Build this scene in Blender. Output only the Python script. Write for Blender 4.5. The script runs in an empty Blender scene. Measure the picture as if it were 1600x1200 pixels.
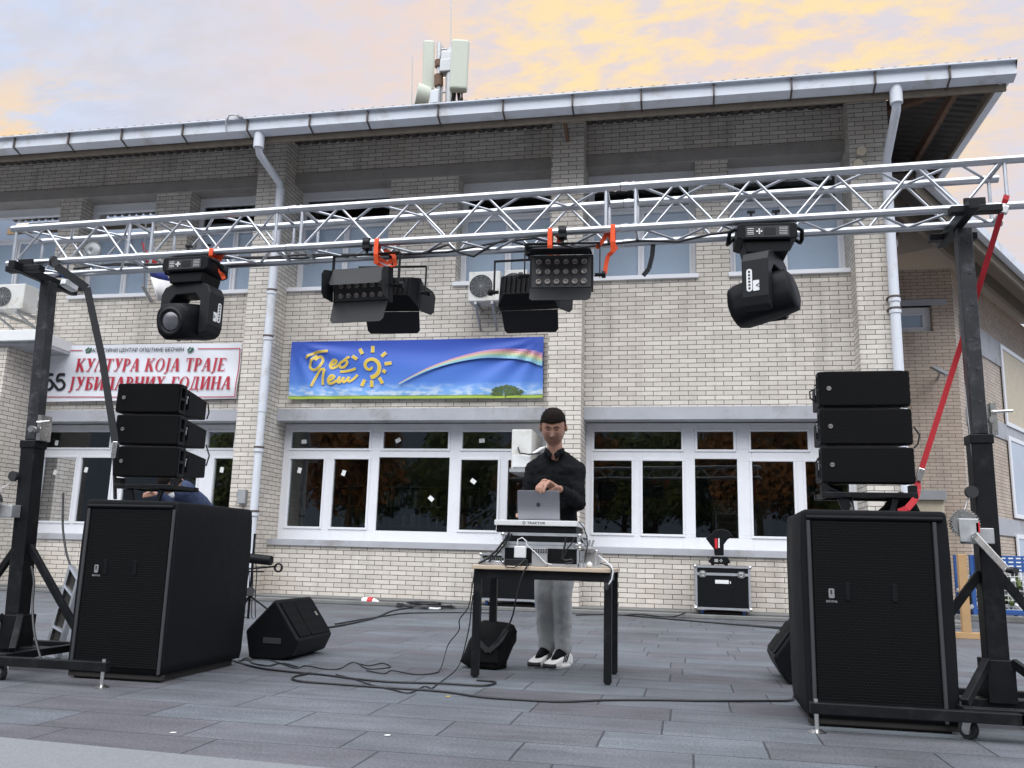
import bpy, bmesh, math, random
from math import sin, cos, pi, radians as RAD
from mathutils import Vector, Matrix
random.seed(11)
S = bpy.context.scene
COL = S.collection
# ---------------------------------------------------------------- camera
CAM_H = 0.81
FPX = 1353.3            # focal length in pixels of a 1600 px wide frame
yaw, pit, rol = RAD(-11.38), RAD(11.03), RAD(1.53)
_f = Vector((sin(yaw)*cos(pit), cos(yaw)*cos(pit), sin(pit)))
_r0 = Vector((cos(yaw), -sin(yaw), 0)); _u0 = _r0.cross(_f)
_r = cos(rol)*_r0 + sin(rol)*_u0; _u = -sin(rol)*_r0 + cos(rol)*_u0
cam_d = bpy.data.cameras.new('camera'); cam = bpy.data.objects.new('camera', cam_d); COL.objects.link(cam)
cam_d.sensor_width = 36; cam_d.lens = FPX*36/1600; cam_d.clip_start = 0.05; cam_d.clip_end = 2000
m4 = Matrix((( _r.x, _u.x, -_f.x, 0), (_r.y, _u.y, -_f.y, 0), (_r.z, _u.z, -_f.z, CAM_H), (0, 0, 0, 1)))
cam.matrix_world = m4
S.camera = cam
CP = Vector((0, 0, CAM_H))
def ray(u, v): return _r*((u-800)/FPX) - _u*((v-600)/FPX) + _f
def at(u, v, Y):
    d = ray(u, v); return CP + d*(Y/d.y)
def gnd(u, v, z=0.0):
    d = ray(u, v); return CP + d*((z-CAM_H)/d.z)
def atx(u, v, X):
    d = ray(u, v); return CP + d*(X/d.x)
# ---------------------------------------------------------------- world, sun, exposure
W = bpy.data.worlds.new('World'); S.world = W; W.use_nodes = True
nt = W.node_tree; N = nt.nodes; L = nt.links
for n in list(N): N.remove(n)
def nd(tree, t, **k):
    n = tree.nodes.new(t)
    for a, b in k.items():
        if a == 'inp':
            for i, val in b.items(): n.inputs[i].default_value = val
        else: setattr(n, a, b)
    return n
SUN_AZ, SUN_EL = RAD(-12), RAD(9)          # low sun behind the building
sky = nd(nt, 'ShaderNodeTexSky', sky_type='NISHITA', sun_disc=False, sun_elevation=SUN_EL, sun_rotation=SUN_AZ, altitude=100)
tc = nd(nt, 'ShaderNodeTexCoord'); sep = nd(nt, 'ShaderNodeSeparateXYZ'); L.new(tc.outputs['Generated'], sep.inputs[0])
def wmath(op, a, b=None, c=None, clamp=False):
    n = nd(nt, 'ShaderNodeMath', operation=op, use_clamp=clamp)
    for i, x in enumerate((a, b, c)):
        if x is None: continue
        if isinstance(x, (int, float)): n.inputs[i].default_value = x
        else: L.new(x, n.inputs[i])
    return n.outputs[0]
zc = wmath('ADD', wmath('MAXIMUM', sep.outputs[2], 0.0), 0.22)
cx = wmath('DIVIDE', sep.outputs[0], zc); cy = wmath('DIVIDE', sep.outputs[1], zc)
comb = nd(nt, 'ShaderNodeCombineXYZ'); L.new(cx, comb.inputs[0]); L.new(cy, comb.inputs[1])
def wnoise(scale, detail, rough, dist, sx=1, sy=1, rz=0, off=(0, 0, 0)):
    mp = nd(nt, 'ShaderNodeMapping'); mp.inputs['Scale'].default_value = (sx, sy, 1); mp.inputs['Rotation'].default_value = (0, 0, rz); mp.inputs['Location'].default_value = off
    L.new(comb.outputs[0], mp.inputs[0])
    n = nd(nt, 'ShaderNodeTexNoise'); n.inputs['Scale'].default_value = scale; n.inputs['Detail'].default_value = detail
    n.inputs['Roughness'].default_value = rough; n.inputs['Distortion'].default_value = dist
    L.new(mp.outputs[0], n.inputs['Vector']); return n.outputs['Fac']
def ramp(x, a, b):
    n = nd(nt, 'ShaderNodeMapRange', interpolation_type='SMOOTHSTEP'); n.inputs['From Min'].default_value = a; n.inputs['From Max'].default_value = b
    L.new(x, n.inputs['Value']); return n.outputs['Result']
def wmix(f, a, b):
    n = nd(nt, 'ShaderNodeMix', data_type='RGBA')
    if isinstance(f, (int, float)): n.inputs[0].default_value = f
    else: L.new(f, n.inputs[0])
    for i, x in ((6, a), (7, b)):
        if isinstance(x, tuple): n.inputs[i].default_value = (*x, 1)
        else: L.new(x, n.inputs[i])
    return n.outputs[2]
def dirdot(az, el):
    v = nd(nt, 'ShaderNodeVectorMath', operation='DOT_PRODUCT'); v.inputs[1].default_value = (sin(az)*cos(el), cos(az)*cos(el), sin(el))
    L.new(tc.outputs['Generated'], v.inputs[0]); return v.outputs['Value']
big = wnoise(0.9, 4, 0.55, 0.4, 1, 1.3, 0.4)
med = wnoise(3.6, 7, 0.66, 0.2, 1.0, 1.9, 0.55, (3, 1, 0))
fine = wnoise(15.0, 6, 0.62, 0.15, 1.0, 1.7, 0.75, (7, 2, 0))
K = 10.0                                   # Background strength is 0.1
def c(r, g, b): return (r*K, g*K, b*K)
blue = wmix(ramp(sep.outputs[2], 0.0, 0.9), c(0.56, 0.66, 0.82), c(0.42, 0.54, 0.76))
base = wmix(0.5, blue, c(0.56, 0.58, 0.70))
base = wmix(0.06, base, sky.outputs[0])
# soft lavender and pink veil, peach towards the horizon, warm yellow clouds to the upper right
pink = ramp(wmath('ADD', dirdot(RAD(-4), RAD(26)), wmath('MULTIPLY', wmath('SUBTRACT', big, 0.5), 0.30)), 0.84, 1.0)
base = wmix(wmath('MULTIPLY', pink, 0.80), base, c(0.64, 0.55, 0.535))
veil = ramp(wmath('ADD', wmath('MULTIPLY', med, 0.65), wmath('MULTIPLY', fine, 0.35)), 0.42, 0.60)
base = wmix(wmath('MULTIPLY', veil, 0.55), base, c(0.68, 0.58, 0.545))
dark = ramp(wmath('ADD', wmath('MULTIPLY', big, 0.5), wmath('MULTIPLY', fine, 0.5)), 0.46, 0.62)
base = wmix(wmath('MULTIPLY', dark, 0.45), base, c(0.47, 0.50, 0.585))
peach = ramp(wmath('ADD', dirdot(RAD(0), RAD(33)), wmath('MULTIPLY', wmath('SUBTRACT', big, 0.5), 0.20)), 0.88, 1.0)
base = wmix(wmath('MULTIPLY', wmath('MULTIPLY', peach, 0.7), ramp(fine, 0.36, 0.60)), base, c(0.76, 0.57, 0.46))
warm = ramp(wmath('ADD', dirdot(RAD(3), RAD(34)), wmath('MULTIPLY', wmath('SUBTRACT', big, 0.5), 0.10)), 0.945, 0.992)
wcl = wmath('MULTIPLY', warm, ramp(wmath('ADD', wmath('MULTIPLY', med, 0.40), wmath('MULTIPLY', fine, 0.60)), 0.43, 0.60))
base = wmix(wmath('MULTIPLY', wcl, 0.88), base, c(0.81, 0.64, 0.35))
glow = wmath('MULTIPLY', ramp(dirdot(RAD(-41), RAD(20)), 0.990, 0.9993), ramp(med, 0.42, 0.58))
base = wmix(wmath('MULTIPLY', glow, 0.9), base, c(0.80, 0.58, 0.34))
# blue-white sky behind the camera, boosted overhead and dimmed low to light the facade
back = ramp(wmath('MULTIPLY', sep.outputs[1], -1.0), -0.55, 0.5)
hi = wmix(ramp(sep.outputs[2], 0.28, 0.75), c(0.16, 0.20, 0.27), c(4.3, 4.35, 4.5))
base2 = wmix(wmath('MULTIPLY', back, 0.95), base, hi)
bg = nd(nt, 'ShaderNodeBackground'); bg.inputs['Strength'].default_value = 0.1
L.new(base2, bg.inputs['Color'])
wo = nd(nt, 'ShaderNodeOutputWorld'); L.new(bg.outputs[0], wo.inputs[0])
sl = bpy.data.lights.new('sun', 'SUN'); sl.energy = 3.0; sl.angle = RAD(0.5); sl.color = (1.0, 0.78, 0.52)
so = bpy.data.objects.new('sun', sl); COL.objects.link(so)
sd = Vector((sin(SUN_AZ)*cos(SUN_EL), cos(SUN_AZ)*cos(SUN_EL), sin(SUN_EL)))
so.rotation_euler = sd.to_track_quat('Z', 'Y').to_euler(); so.location = (0, 0, 30)
S.view_settings.view_transform = 'Standard'; S.view_settings.look = 'None'; S.view_settings.gamma = 1.0
S.view_settings.exposure = 0.35; S.view_settings.use_curve_mapping = False
S.render.engine = 'CYCLES'; S.cycles.max_bounces = 7; S.cycles.use_denoising = True
S.cycles.transparent_max_bounces = 8
# ---------------------------------------------------------------- materials
def new_mat(name):
    m = bpy.data.materials.new(name); m.use_nodes = True
    return m, m.node_tree, m.node_tree.nodes['Principled BSDF']
def mat(name, col, rough=0.5, metal=0.0, var=0.12, vscale=6.0, bump=0.0, bscale=60.0, spec=0.5, dirt=None, dscale=2.5):
    m, t, p = new_mat(name)
    p.inputs['Roughness'].default_value = rough; p.inputs['Metallic'].default_value = metal
    p.inputs['Specular IOR Level'].default_value = spec
    co = nd(t, 'ShaderNodeTexCoord')
    n = nd(t, 'ShaderNodeTexNoise', inp={'Scale': vscale, 'Detail': 5.0, 'Roughness': 0.6}); t.links.new(co.outputs['Object'], n.inputs['Vector'])
    mx = nd(t, 'ShaderNodeMix', data_type='RGBA'); t.links.new(n.outputs['Fac'], mx.inputs[0])
    lo = tuple(max(0, x*(1-var*1.6)) for x in col); hi = tuple(min(1, x*(1+var*1.6)) for x in col)
    mx.inputs[6].default_value = (*lo, 1); mx.inputs[7].default_value = (*hi, 1)
    out = mx.outputs[2]
    if dirt:
        n2 = nd(t, 'ShaderNodeTexNoise', inp={'Scale': dscale, 'Detail': 7.0, 'Roughness': 0.7}); t.links.new(co.outputs['Object'], n2.inputs['Vector'])
        r2 = nd(t, 'ShaderNodeMapRange', inp={'From Min': 0.52, 'From Max': 0.72}); t.links.new(n2.outputs['Fac'], r2.inputs['Value'])
        m2 = nd(t, 'ShaderNodeMix', data_type='RGBA'); t.links.new(r2.outputs[0], m2.inputs[0]); t.links.new(out, m2.inputs[6]); m2.inputs[7].default_value = (*dirt, 1)
        out = m2.outputs[2]
    t.links.new(out, p.inputs['Base Color'])
    rr = nd(t, 'ShaderNodeMapRange', inp={'To Min': max(0.02, rough*0.8), 'To Max': min(1, rough*1.2)}); t.links.new(n.outputs['Fac'], rr.inputs['Value'])
    t.links.new(rr.outputs[0], p.inputs['Roughness'])
    if bump:
        b = nd(t, 'ShaderNodeTexNoise', inp={'Scale': bscale, 'Detail': 4.0}); t.links.new(co.outputs['Object'], b.inputs['Vector'])
        bp = nd(t, 'ShaderNodeBump', inp={'Strength': bump, 'Distance': 0.01}); t.links.new(b.outputs['Fac'], bp.inputs['Height']); t.links.new(bp.outputs[0], p.inputs['Normal'])
    return m
def brick_mat(name, dx, dy, c1, c2, mortar):
    m, t, p = new_mat(name); lk = t.links.new
    co = nd(t, 'ShaderNodeTexCoord'); s = nd(t, 'ShaderNodeSeparateXYZ'); lk(co.outputs['Object'], s.inputs[0])
    a = nd(t, 'ShaderNodeMath', operation='MULTIPLY', inp={1: dx}); lk(s.outputs[0], a.inputs[0])
    b = nd(t, 'ShaderNodeMath', operation='MULTIPLY_ADD', inp={1: dy}); lk(s.outputs[1], b.inputs[0]); lk(a.outputs[0], b.inputs[2])
    cb = nd(t, 'ShaderNodeCombineXYZ'); lk(b.outputs[0], cb.inputs[0]); lk(s.outputs[2], cb.inputs[1])
    wob = nd(t, 'ShaderNodeTexNoise', inp={'Scale': 9.0, 'Detail': 2.0}); lk(co.outputs['Object'], wob.inputs['Vector'])
    vm = nd(t, 'ShaderNodeVectorMath', operation='MULTIPLY_ADD'); lk(wob.outputs['Color'], vm.inputs[0]); vm.inputs[1].default_value = (0.006, 0.006, 0); lk(cb.outputs[0], vm.inputs[2])
    br = nd(t, 'ShaderNodeTexBrick', inp={'Scale': 1.0, 'Mortar Size': 0.0048, 'Mortar Smooth': 0.25, 'Bias': 0.0, 'Brick Width': 0.26, 'Row Height': 0.0712})
    lk(vm.outputs[0], br.inputs['Vector'])
    br.inputs['Color1'].default_value = (*c1, 1); br.inputs['Color2'].default_value = (*c2, 1); br.inputs['Mortar'].default_value = (*mortar, 1)
    n = nd(t, 'ShaderNodeTexNoise', inp={'Scale': 0.55, 'Detail': 6.0, 'Roughness': 0.65}); lk(co.outputs['Object'], n.inputs['Vector'])
    r = nd(t, 'ShaderNodeMapRange', inp={'From Min': 0.42, 'From Max': 0.72, 'To Min': 0.0, 'To Max': 0.5}); lk(n.outputs['Fac'], r.inputs['Value'])
    mx = nd(t, 'ShaderNodeMix', data_type='RGBA', blend_type='MULTIPLY'); lk(r.outputs[0], mx.inputs[0]); lk(br.outputs['Color'], mx.inputs[6]); mx.inputs[7].default_value = (0.80, 0.73, 0.65, 1)
    n2 = nd(t, 'ShaderNodeTexNoise', inp={'Scale': 26.0, 'Detail': 5.0, 'Roughness': 0.7}); lk(co.outputs['Object'], n2.inputs['Vector'])
    r2 = nd(t, 'ShaderNodeMapRange', inp={'To Min': 0.80, 'To Max': 1.14}); lk(n2.outputs['Fac'], r2.inputs['Value'])
    mm = nd(t, 'ShaderNodeVectorMath', operation='SCALE'); lk(mx.outputs[2], mm.inputs[0]); lk(r2.outputs[0], mm.inputs['Scale'])
    # rain streaks running down
    st = nd(t, 'ShaderNodeCombineXYZ'); lk(b.outputs[0], st.inputs[0]); z2 = nd(t, 'ShaderNodeMath', operation='MULTIPLY', inp={1: 0.12}); lk(s.outputs[2], z2.inputs[0]); lk(z2.outputs[0], st.inputs[1])
    n3 = nd(t, 'ShaderNodeTexNoise', inp={'Scale': 2.6, 'Detail': 5.0, 'Roughness': 0.6}); lk(st.outputs[0], n3.inputs['Vector'])
    r3 = nd(t, 'ShaderNodeMapRange', inp={'From Min': 0.52, 'From Max': 0.76, 'To Min': 1.0, 'To Max': 0.70}); lk(n3.outputs['Fac'], r3.inputs['Value'])
    m3 = nd(t, 'ShaderNodeVectorMath', operation='SCALE'); lk(mm.outputs[0], m3.inputs[0]); lk(r3.outputs[0], m3.inputs['Scale'])
    lk(m3.outputs[0], p.inputs['Base Color']); p.inputs['Roughness'].default_value = 0.8
    inv = nd(t, 'ShaderNodeMath', operation='SUBTRACT', inp={0: 1.0}); lk(br.outputs['Fac'], inv.inputs[1])
    ad = nd(t, 'ShaderNodeMath', operation='MULTIPLY_ADD', inp={1: 0.15}); lk(n2.outputs['Fac'], ad.inputs[0]); lk(inv.outputs[0], ad.inputs[2])
    bp = nd(t, 'ShaderNodeBump', inp={'Strength': 0.6, 'Distance': 0.006}); lk(ad.outputs[0], bp.inputs['Height']); lk(bp.outputs[0], p.inputs['Normal'])
    return m
B1, B2, BM = (0.735, 0.69, 0.625), (0.59, 0.55, 0.49), (0.07, 0.065, 0.062)
M = {}
M['brick'] = brick_mat('pale_brick', 1, 1, B1, B2, BM)
M['brick_tan'] = brick_mat('tan_brick', 1, 1, (0.56, 0.46, 0.38), (0.47, 0.385, 0.315), (0.10, 0.085, 0.075))
M['brick_ob'] = brick_mat('tan_brick_oblique', .527, .85, (0.60, 0.51, 0.43), (0.50, 0.425, 0.355), (0.10, 0.085, 0.075))
M['concrete'] = mat('painted_concrete', (0.40, 0.41, 0.44), 0.85, var=0.12, vscale=3, bump=0.15, dirt=(0.26, 0.25, 0.24), dscale=1.6)
M['concrete_shaded'] = mat('shaded_concrete', (0.33, 0.315, 0.295), 0.85, var=0.14, vscale=3, bump=0.15, dirt=(0.22, 0.205, 0.19), dscale=1.6)  # darker, warmer copy of the concrete, eave shade put into its colour
M['white'] = mat('white_window_frame', (0.78, 0.79, 0.82), 0.35, var=0.03)
M['gutter'] = mat('painted_gutter', (0.66, 0.70, 0.76), 0.42, var=0.06, vscale=1.5, dirt=(0.44, 0.43, 0.41), dscale=2.2)
M['pipe'] = mat('painted_downpipe', (0.66, 0.69, 0.74), 0.45, var=0.07, vscale=3, dirt=(0.46, 0.45, 0.43), dscale=3)
M['fascia'] = mat('weathered_board', (0.20, 0.165, 0.125), 0.8, var=0.3, vscale=8, bump=0.2)
M['soffit'] = mat('roof_sheet', (0.085, 0.075, 0.068), 0.6, var=0.25, vscale=3)
M['rust'] = mat('rusty_steel', (0.15, 0.085, 0.055), 0.8, var=0.5, vscale=18, bump=0.2)
M['strapiron'] = mat('gutter_bracket_iron', (0.09, 0.07, 0.06), 0.6, var=0.3, vscale=14)
M['painted_sky'] = mat('painted_sky_reflection', (0.37, 0.455, 0.56), 0.08, var=0.12, vscale=0.9, spec=0.9)  # opaque panes with the sky reflection painted into their colour
M['void'] = mat('dark_interior', (0.03, 0.03, 0.032), 0.7)
M['room'] = mat('room_wall', (0.34, 0.36, 0.33), 0.9)
M['shelf'] = mat('grey_shelving', (0.28, 0.29, 0.27), 0.7)
M['paper'] = mat('paper_note', (0.82, 0.84, 0.82), 0.8, var=0.03)
def glass_mat():
    m = bpy.data.materials.new('window_glass'); m.use_nodes = True; t = m.node_tree
    for n in list(t.nodes): t.nodes.remove(n)
    tr = nd(t, 'ShaderNodeBsdfTransparent'); tr.inputs[0].default_value = (0.66, 0.72, 0.69, 1)
    gl = nd(t, 'ShaderNodeBsdfGlossy'); gl.inputs['Roughness'].default_value = 0.012; gl.inputs[0].default_value = (0.95, 0.97, 1, 1)
    fr = nd(t, 'ShaderNodeFresnel', inp={'IOR': 1.75})
    co = nd(t, 'ShaderNodeTexCoord'); n = nd(t, 'ShaderNodeTexNoise', inp={'Scale': 1.3, 'Detail': 1.0}); t.links.new(co.outputs['Object'], n.inputs['Vector'])
    bp = nd(t, 'ShaderNodeBump', inp={'Strength': 0.05, 'Distance': 0.02}); t.links.new(n.outputs['Fac'], bp.inputs['Height'])
    t.links.new(bp.outputs[0], gl.inputs['Normal'])
    mx = nd(t, 'ShaderNodeMixShader'); t.links.new(fr.outputs[0], mx.inputs[0]); t.links.new(tr.outputs[0], mx.inputs[1]); t.links.new(gl.outputs[0], mx.inputs[2])
    o = nd(t, 'ShaderNodeOutputMaterial'); t.links.new(mx.outputs[0], o.inputs[0]); return m
M['glass'] = glass_mat()
def paving_mat():
    m, t, p = new_mat('granite_paving'); lk = t.links.new
    co = nd(t, 'ShaderNodeTexCoord')
    wob = nd(t, 'ShaderNodeTexNoise', inp={'Scale': 3.0, 'Detail': 2.0}); lk(co.outputs['Object'], wob.inputs['Vector'])
    vm = nd(t, 'ShaderNodeVectorMath', operation='MULTIPLY_ADD'); lk(wob.outputs['Color'], vm.inputs[0]); vm.inputs[1].default_value = (0.012, 0.012, 0); lk(co.outputs['Object'], vm.inputs[2])
    br = nd(t, 'ShaderNodeTexBrick', offset=0.0, inp={'Scale': 1.0, 'Mortar Size': 0.006, 'Mortar Smooth': 0.4, 'Brick Width': 0.72, 'Row Height': 0.36})
    sv = nd(t, 'ShaderNodeSeparateXYZ'); lk(vm.outputs[0], sv.inputs[0])
    dv = nd(t, 'ShaderNodeMath', operation='DIVIDE', inp={1: 0.36}); lk(sv.outputs[1], dv.inputs[0]); fl = nd(t, 'ShaderNodeMath', operation='FLOOR'); lk(dv.outputs[0], fl.inputs[0])
    wn = nd(t, 'ShaderNodeTexWhiteNoise', noise_dimensions='1D'); lk(fl.outputs[0], wn.inputs['W'])
    xs_ = nd(t, 'ShaderNodeMath', operation='ADD'); lk(sv.outputs[0], xs_.inputs[0]); lk(wn.outputs['Value'], xs_.inputs[1])
    cv = nd(t, 'ShaderNodeCombineXYZ'); lk(xs_.outputs[0], cv.inputs[0]); lk(sv.outputs[1], cv.inputs[1])
    lk(cv.outputs[0], br.inputs['Vector'])
    br.inputs['Color1'].default_value = (0.088, 0.101, 0.114, 1); br.inputs['Color2'].default_value = (0.070, 0.068, 0.078, 1); br.inputs['Mortar'].default_value = (0.026, 0.029, 0.034, 1)
    n1 = nd(t, 'ShaderNodeTexNoise', inp={'Scale': 0.9, 'Detail': 6.0, 'Roughness': 0.65}); lk(co.outputs['Object'], n1.inputs['Vector'])
    st = nd(t, 'ShaderNodeMapping'); st.inputs['Scale'].default_value = (0.8, 5.0, 1); lk(co.outputs['Object'], st.inputs[0])
    n4 = nd(t, 'ShaderNodeTexNoise', inp={'Scale': 1.6, 'Detail': 5.0, 'Roughness': 0.6}); lk(st.outputs[0], n4.inputs['Vector'])
    n2 = nd(t, 'ShaderNodeTexNoise', inp={'Scale': 75.0, 'Detail': 5.0, 'Roughness': 0.9}); lk(co.outputs['Object'], n2.inputs['Vector'])
    r1 = nd(t, 'ShaderNodeMapRange', inp={'From Min': 0.3, 'From Max': 0.75, 'To Min': 0.72, 'To Max': 1.4}); lk(n1.outputs['Fac'], r1.inputs['Value'])
    r4 = nd(t, 'ShaderNodeMapRange', inp={'From Min': 0.35, 'From Max': 0.75, 'To Min': 0.88, 'To Max': 1.35}); lk(n4.outputs['Fac'], r4.inputs['Value'])
    r2 = nd(t, 'ShaderNodeMapRange', inp={'From Min': 0.3, 'From Max': 0.7, 'To Min': 0.25, 'To Max': 1.9}); lk(n2.outputs['Fac'], r2.inputs['Value'])
    q = nd(t, 'ShaderNodeMath', operation='MULTIPLY'); lk(r1.outputs[0], q.inputs[0]); lk(r2.outputs[0], q.inputs[1])
    q2 = nd(t, 'ShaderNodeMath', operation='MULTIPLY'); lk(q.outputs[0], q2.inputs[0]); lk(r4.outputs[0], q2.inputs[1])
    sc = nd(t, 'ShaderNodeVectorMath', operation='SCALE'); lk(br.outputs['Color'], sc.inputs[0]); lk(q2.outputs[0], sc.inputs['Scale'])
    lk(sc.outputs[0], p.inputs['Base Color']); p.inputs['Roughness'].default_value = 0.62
    inv = nd(t, 'ShaderNodeMath', operation='SUBTRACT', inp={0: 1.0}); lk(br.outputs['Fac'], inv.inputs[1])
    ad = nd(t, 'ShaderNodeMath', operation='MULTIPLY_ADD', inp={1: 0.25}); lk(n2.outputs['Fac'], ad.inputs[0]); lk(inv.outputs[0], ad.inputs[2])
    bp = nd(t, 'ShaderNodeBump', inp={'Strength': 0.5, 'Distance': 0.004}); lk(ad.outputs[0], bp.inputs['Height']); lk(bp.outputs[0], p.inputs['Normal'])
    return m
M['paving'] = paving_mat()
M['strip'] = mat('pale_granite', (0.165, 0.175, 0.185), 0.7, var=0.3, vscale=120, bump=0.3, bscale=150)
M['apron'] = mat('concrete_apron', (0.16, 0.16, 0.155), 0.9, var=0.25, vscale=3, bump=0.3, dirt=(0.09, 0.085, 0.08), dscale=1.2)
M['alu'] = mat('truss_aluminium', (0.52, 0.54, 0.57), 0.34, 1.0, var=0.12, vscale=9)
M['alu2'] = mat('case_aluminium', (0.72, 0.74, 0.77), 0.35, 0.9, var=0.10, vscale=20)
M['chrome'] = mat('zinc_steel', (0.70, 0.70, 0.68), 0.28, 1.0, var=0.1, vscale=30)
M['black'] = mat('black_steel', (0.006, 0.0065, 0.008), 0.45, var=0.35, vscale=14, spec=.22, dirt=(0.022, 0.022, 0.024), dscale=9)
M['mastgrey'] = mat('scuffed_dark_steel', (0.020, 0.021, 0.024), 0.42, var=0.35, vscale=10, spec=.4, dirt=(0.09, 0.09, 0.10), dscale=12)
M['plastic'] = mat('black_plastic', (0.005, 0.0055, 0.007), 0.52, var=0.2, vscale=20, spec=.16, bump=0.05, bscale=220)
M['plastic2'] = mat('dark_grey_plastic', (0.011, 0.012, 0.014), 0.5, var=0.15, vscale=20, spec=.25, bump=0.05, bscale=220)
M['cover'] = mat('black_nylon_cover', (0.005, 0.0055, 0.007), 0.62, var=0.3, vscale=5, spec=.16, bump=0.35, bscale=9)
M['edge'] = mat('grey_piping', (0.035, 0.036, 0.04), 0.6)
M['board'] = mat('dark_plywood', (0.018, 0.015, 0.013), 0.7)
def grille_mat(name, pitch, col, hole):
    m, t, p = new_mat(name); lk = t.links.new
    co = nd(t, 'ShaderNodeTexCoord'); s = nd(t, 'ShaderNodeSeparateXYZ'); lk(co.outputs['Object'], s.inputs[0])
    cb = nd(t, 'ShaderNodeCombineXYZ'); lk(s.outputs[0], cb.inputs[0]); lk(s.outputs[2], cb.inputs[1])
    br = nd(t, 'ShaderNodeTexBrick', inp={'Scale': 1.0, 'Mortar Size': pitch*0.13, 'Mortar Smooth': 0.4, 'Brick Width': pitch*1.15, 'Row Height': pitch})
    lk(cb.outputs[0], br.inputs['Vector'])
    br.inputs['Color1'].default_value = (*hole, 1); br.inputs['Color2'].default_value = (*hole, 1); br.inputs['Mortar'].default_value = (*col, 1)
    lk(br.outputs['Color'], p.inputs['Base Color']); p.inputs['Roughness'].default_value = 0.6; p.inputs['Specular IOR Level'].default_value = .12
    bp = nd(t, 'ShaderNodeBump', inp={'Strength': 0.7, 'Distance': 0.004}); lk(br.outputs['Fac'], bp.inputs['Height']); lk(bp.outputs[0], p.inputs['Normal'])
    return m
M['grille'] = grille_mat('perforated_grille', 0.014, (0.008, 0.0085, 0.010), (0.001, 0.001, 0.0012))
M['grille2'] = grille_mat('fine_grille', 0.008, (0.006, 0.0065, 0.008), (0.0025, 0.0025, 0.003))
M['lens'] = mat('lamp_lens', (0.10, 0.10, 0.11), 0.08, var=0.1, spec=1.0)
M['led'] = mat('led_lens', (0.22, 0.19, 0.17), 0.14, var=0.2, spec=0.9)
M['orange'] = mat('orange_webbing', (0.82, 0.09, 0.02), 0.7, var=0.1, vscale=40)
M['redstrap'] = mat('red_webbing', (0.42, 0.012, 0.022), 0.7, var=0.2, vscale=40)
M['blackstrap'] = mat('black_webbing', (0.020, 0.021, 0.024), 0.75, var=0.12, vscale=40)
M['rubber'] = mat('black_rubber', (0.016, 0.017, 0.019), 0.6)
M['cable'] = mat('black_cable', (0.012, 0.013, 0.015), 0.45)
M['cablew'] = mat('white_cable', (0.68, 0.70, 0.72), 0.5)
M['red'] = mat('red_plastic', (0.55, 0.02, 0.03), 0.4)
M['white2'] = mat('white_plastic', (0.74, 0.75, 0.75), 0.45, var=0.05)
M['acwhite'] = mat('air_conditioner_white', (0.66, 0.66, 0.63), 0.5, var=0.06, dirt=(0.48, 0.44, 0.38), dscale=4)
M['grey'] = mat('grey_paint', (0.30, 0.31, 0.32), 0.55)
M['laptop'] = mat('laptop_aluminium', (0.30, 0.30, 0.33), 0.38, 0.85, var=0.03)
M['ink'] = mat('dark_print', (0.018, 0.02, 0.026), 0.6)
M['wood'] = mat('maple_tabletop', (0.52, 0.42, 0.31), 0.5, var=0.10, vscale=5)
M['pole'] = mat('bare_timber', (0.40, 0.25, 0.12), 0.6, var=0.15)
M['blue'] = mat('blue_paint', (0.03, 0.10, 0.33), 0.5)
M['skin'] = mat('skin', (0.40, 0.215, 0.15), 0.5, var=0.14, vscale=16)
def stubble(m):
    t = m.node_tree; pb_ = t.nodes['Principled BSDF']; src = pb_.inputs['Base Color'].links[0].from_socket
    co = nd(t, 'ShaderNodeTexCoord'); ds = nd(t, 'ShaderNodeVectorMath', operation='DISTANCE'); ds.inputs[1].default_value = (-.012, -.215, 1.665); t.links.new(co.outputs['Object'], ds.inputs[0])
    r_ = nd(t, 'ShaderNodeMapRange', inp={'From Min': .085, 'From Max': .045, 'To Min': 0.0, 'To Max': .62}); t.links.new(ds.outputs['Value'], r_.inputs['Value'])
    n_ = nd(t, 'ShaderNodeTexNoise', inp={'Scale': 300.0, 'Detail': 2.0}); t.links.new(co.outputs['Object'], n_.inputs['Vector'])
    q_ = nd(t, 'ShaderNodeMath', operation='MULTIPLY'); t.links.new(r_.outputs[0], q_.inputs[0]); t.links.new(n_.outputs['Fac'], q_.inputs[1])
    x_ = nd(t, 'ShaderNodeMix', data_type='RGBA'); t.links.new(q_.outputs[0], x_.inputs[0]); t.links.new(src, x_.inputs[6]); x_.inputs[7].default_value = (.05, .03, .025, 1)
    t.links.new(x_.outputs[2], pb_.inputs['Base Color'])
stubble(M['skin'])
M['lip'] = mat('lips', (0.36, 0.15, 0.13), 0.5)
M['hair'] = mat('short_dark_hair', (0.010, 0.007, 0.006), 0.85, spec=.12, var=0.45, vscale=90, bump=0.6, bscale=160)
M['shirt'] = mat('black_shirt', (0.0055, 0.006, 0.0075), 0.8, spec=.12, var=0.25, vscale=12, bump=0.25, bscale=18)
M['jeans'] = mat('grey_jeans', (0.37, 0.38, 0.38), 0.85, var=0.05, vscale=9, bump=0.35, bscale=16)
M['shoe'] = mat('white_trainer', (0.76, 0.76, 0.73), 0.6, var=0.06)
M['navy'] = mat('navy_jacket', (0.022, 0.036, 0.085), 0.8, var=0.2, vscale=12, bump=0.3, bscale=16)
M['eye'] = mat('eye_white', (0.6, 0.58, 0.55), 0.3)
M['bag'] = mat('black_canvas', (0.007, 0.0075, 0.0075), 0.85, spec=.15, var=0.3, vscale=10, bump=0.5, bscale=14)
M['antenna'] = mat('antenna_cover', (0.52, 0.55, 0.47), 0.6, var=0.04)
M['galv'] = mat('galvanised_steel', (0.42, 0.43, 0.44), 0.5, 0.6, var=0.2, vscale=20)
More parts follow.
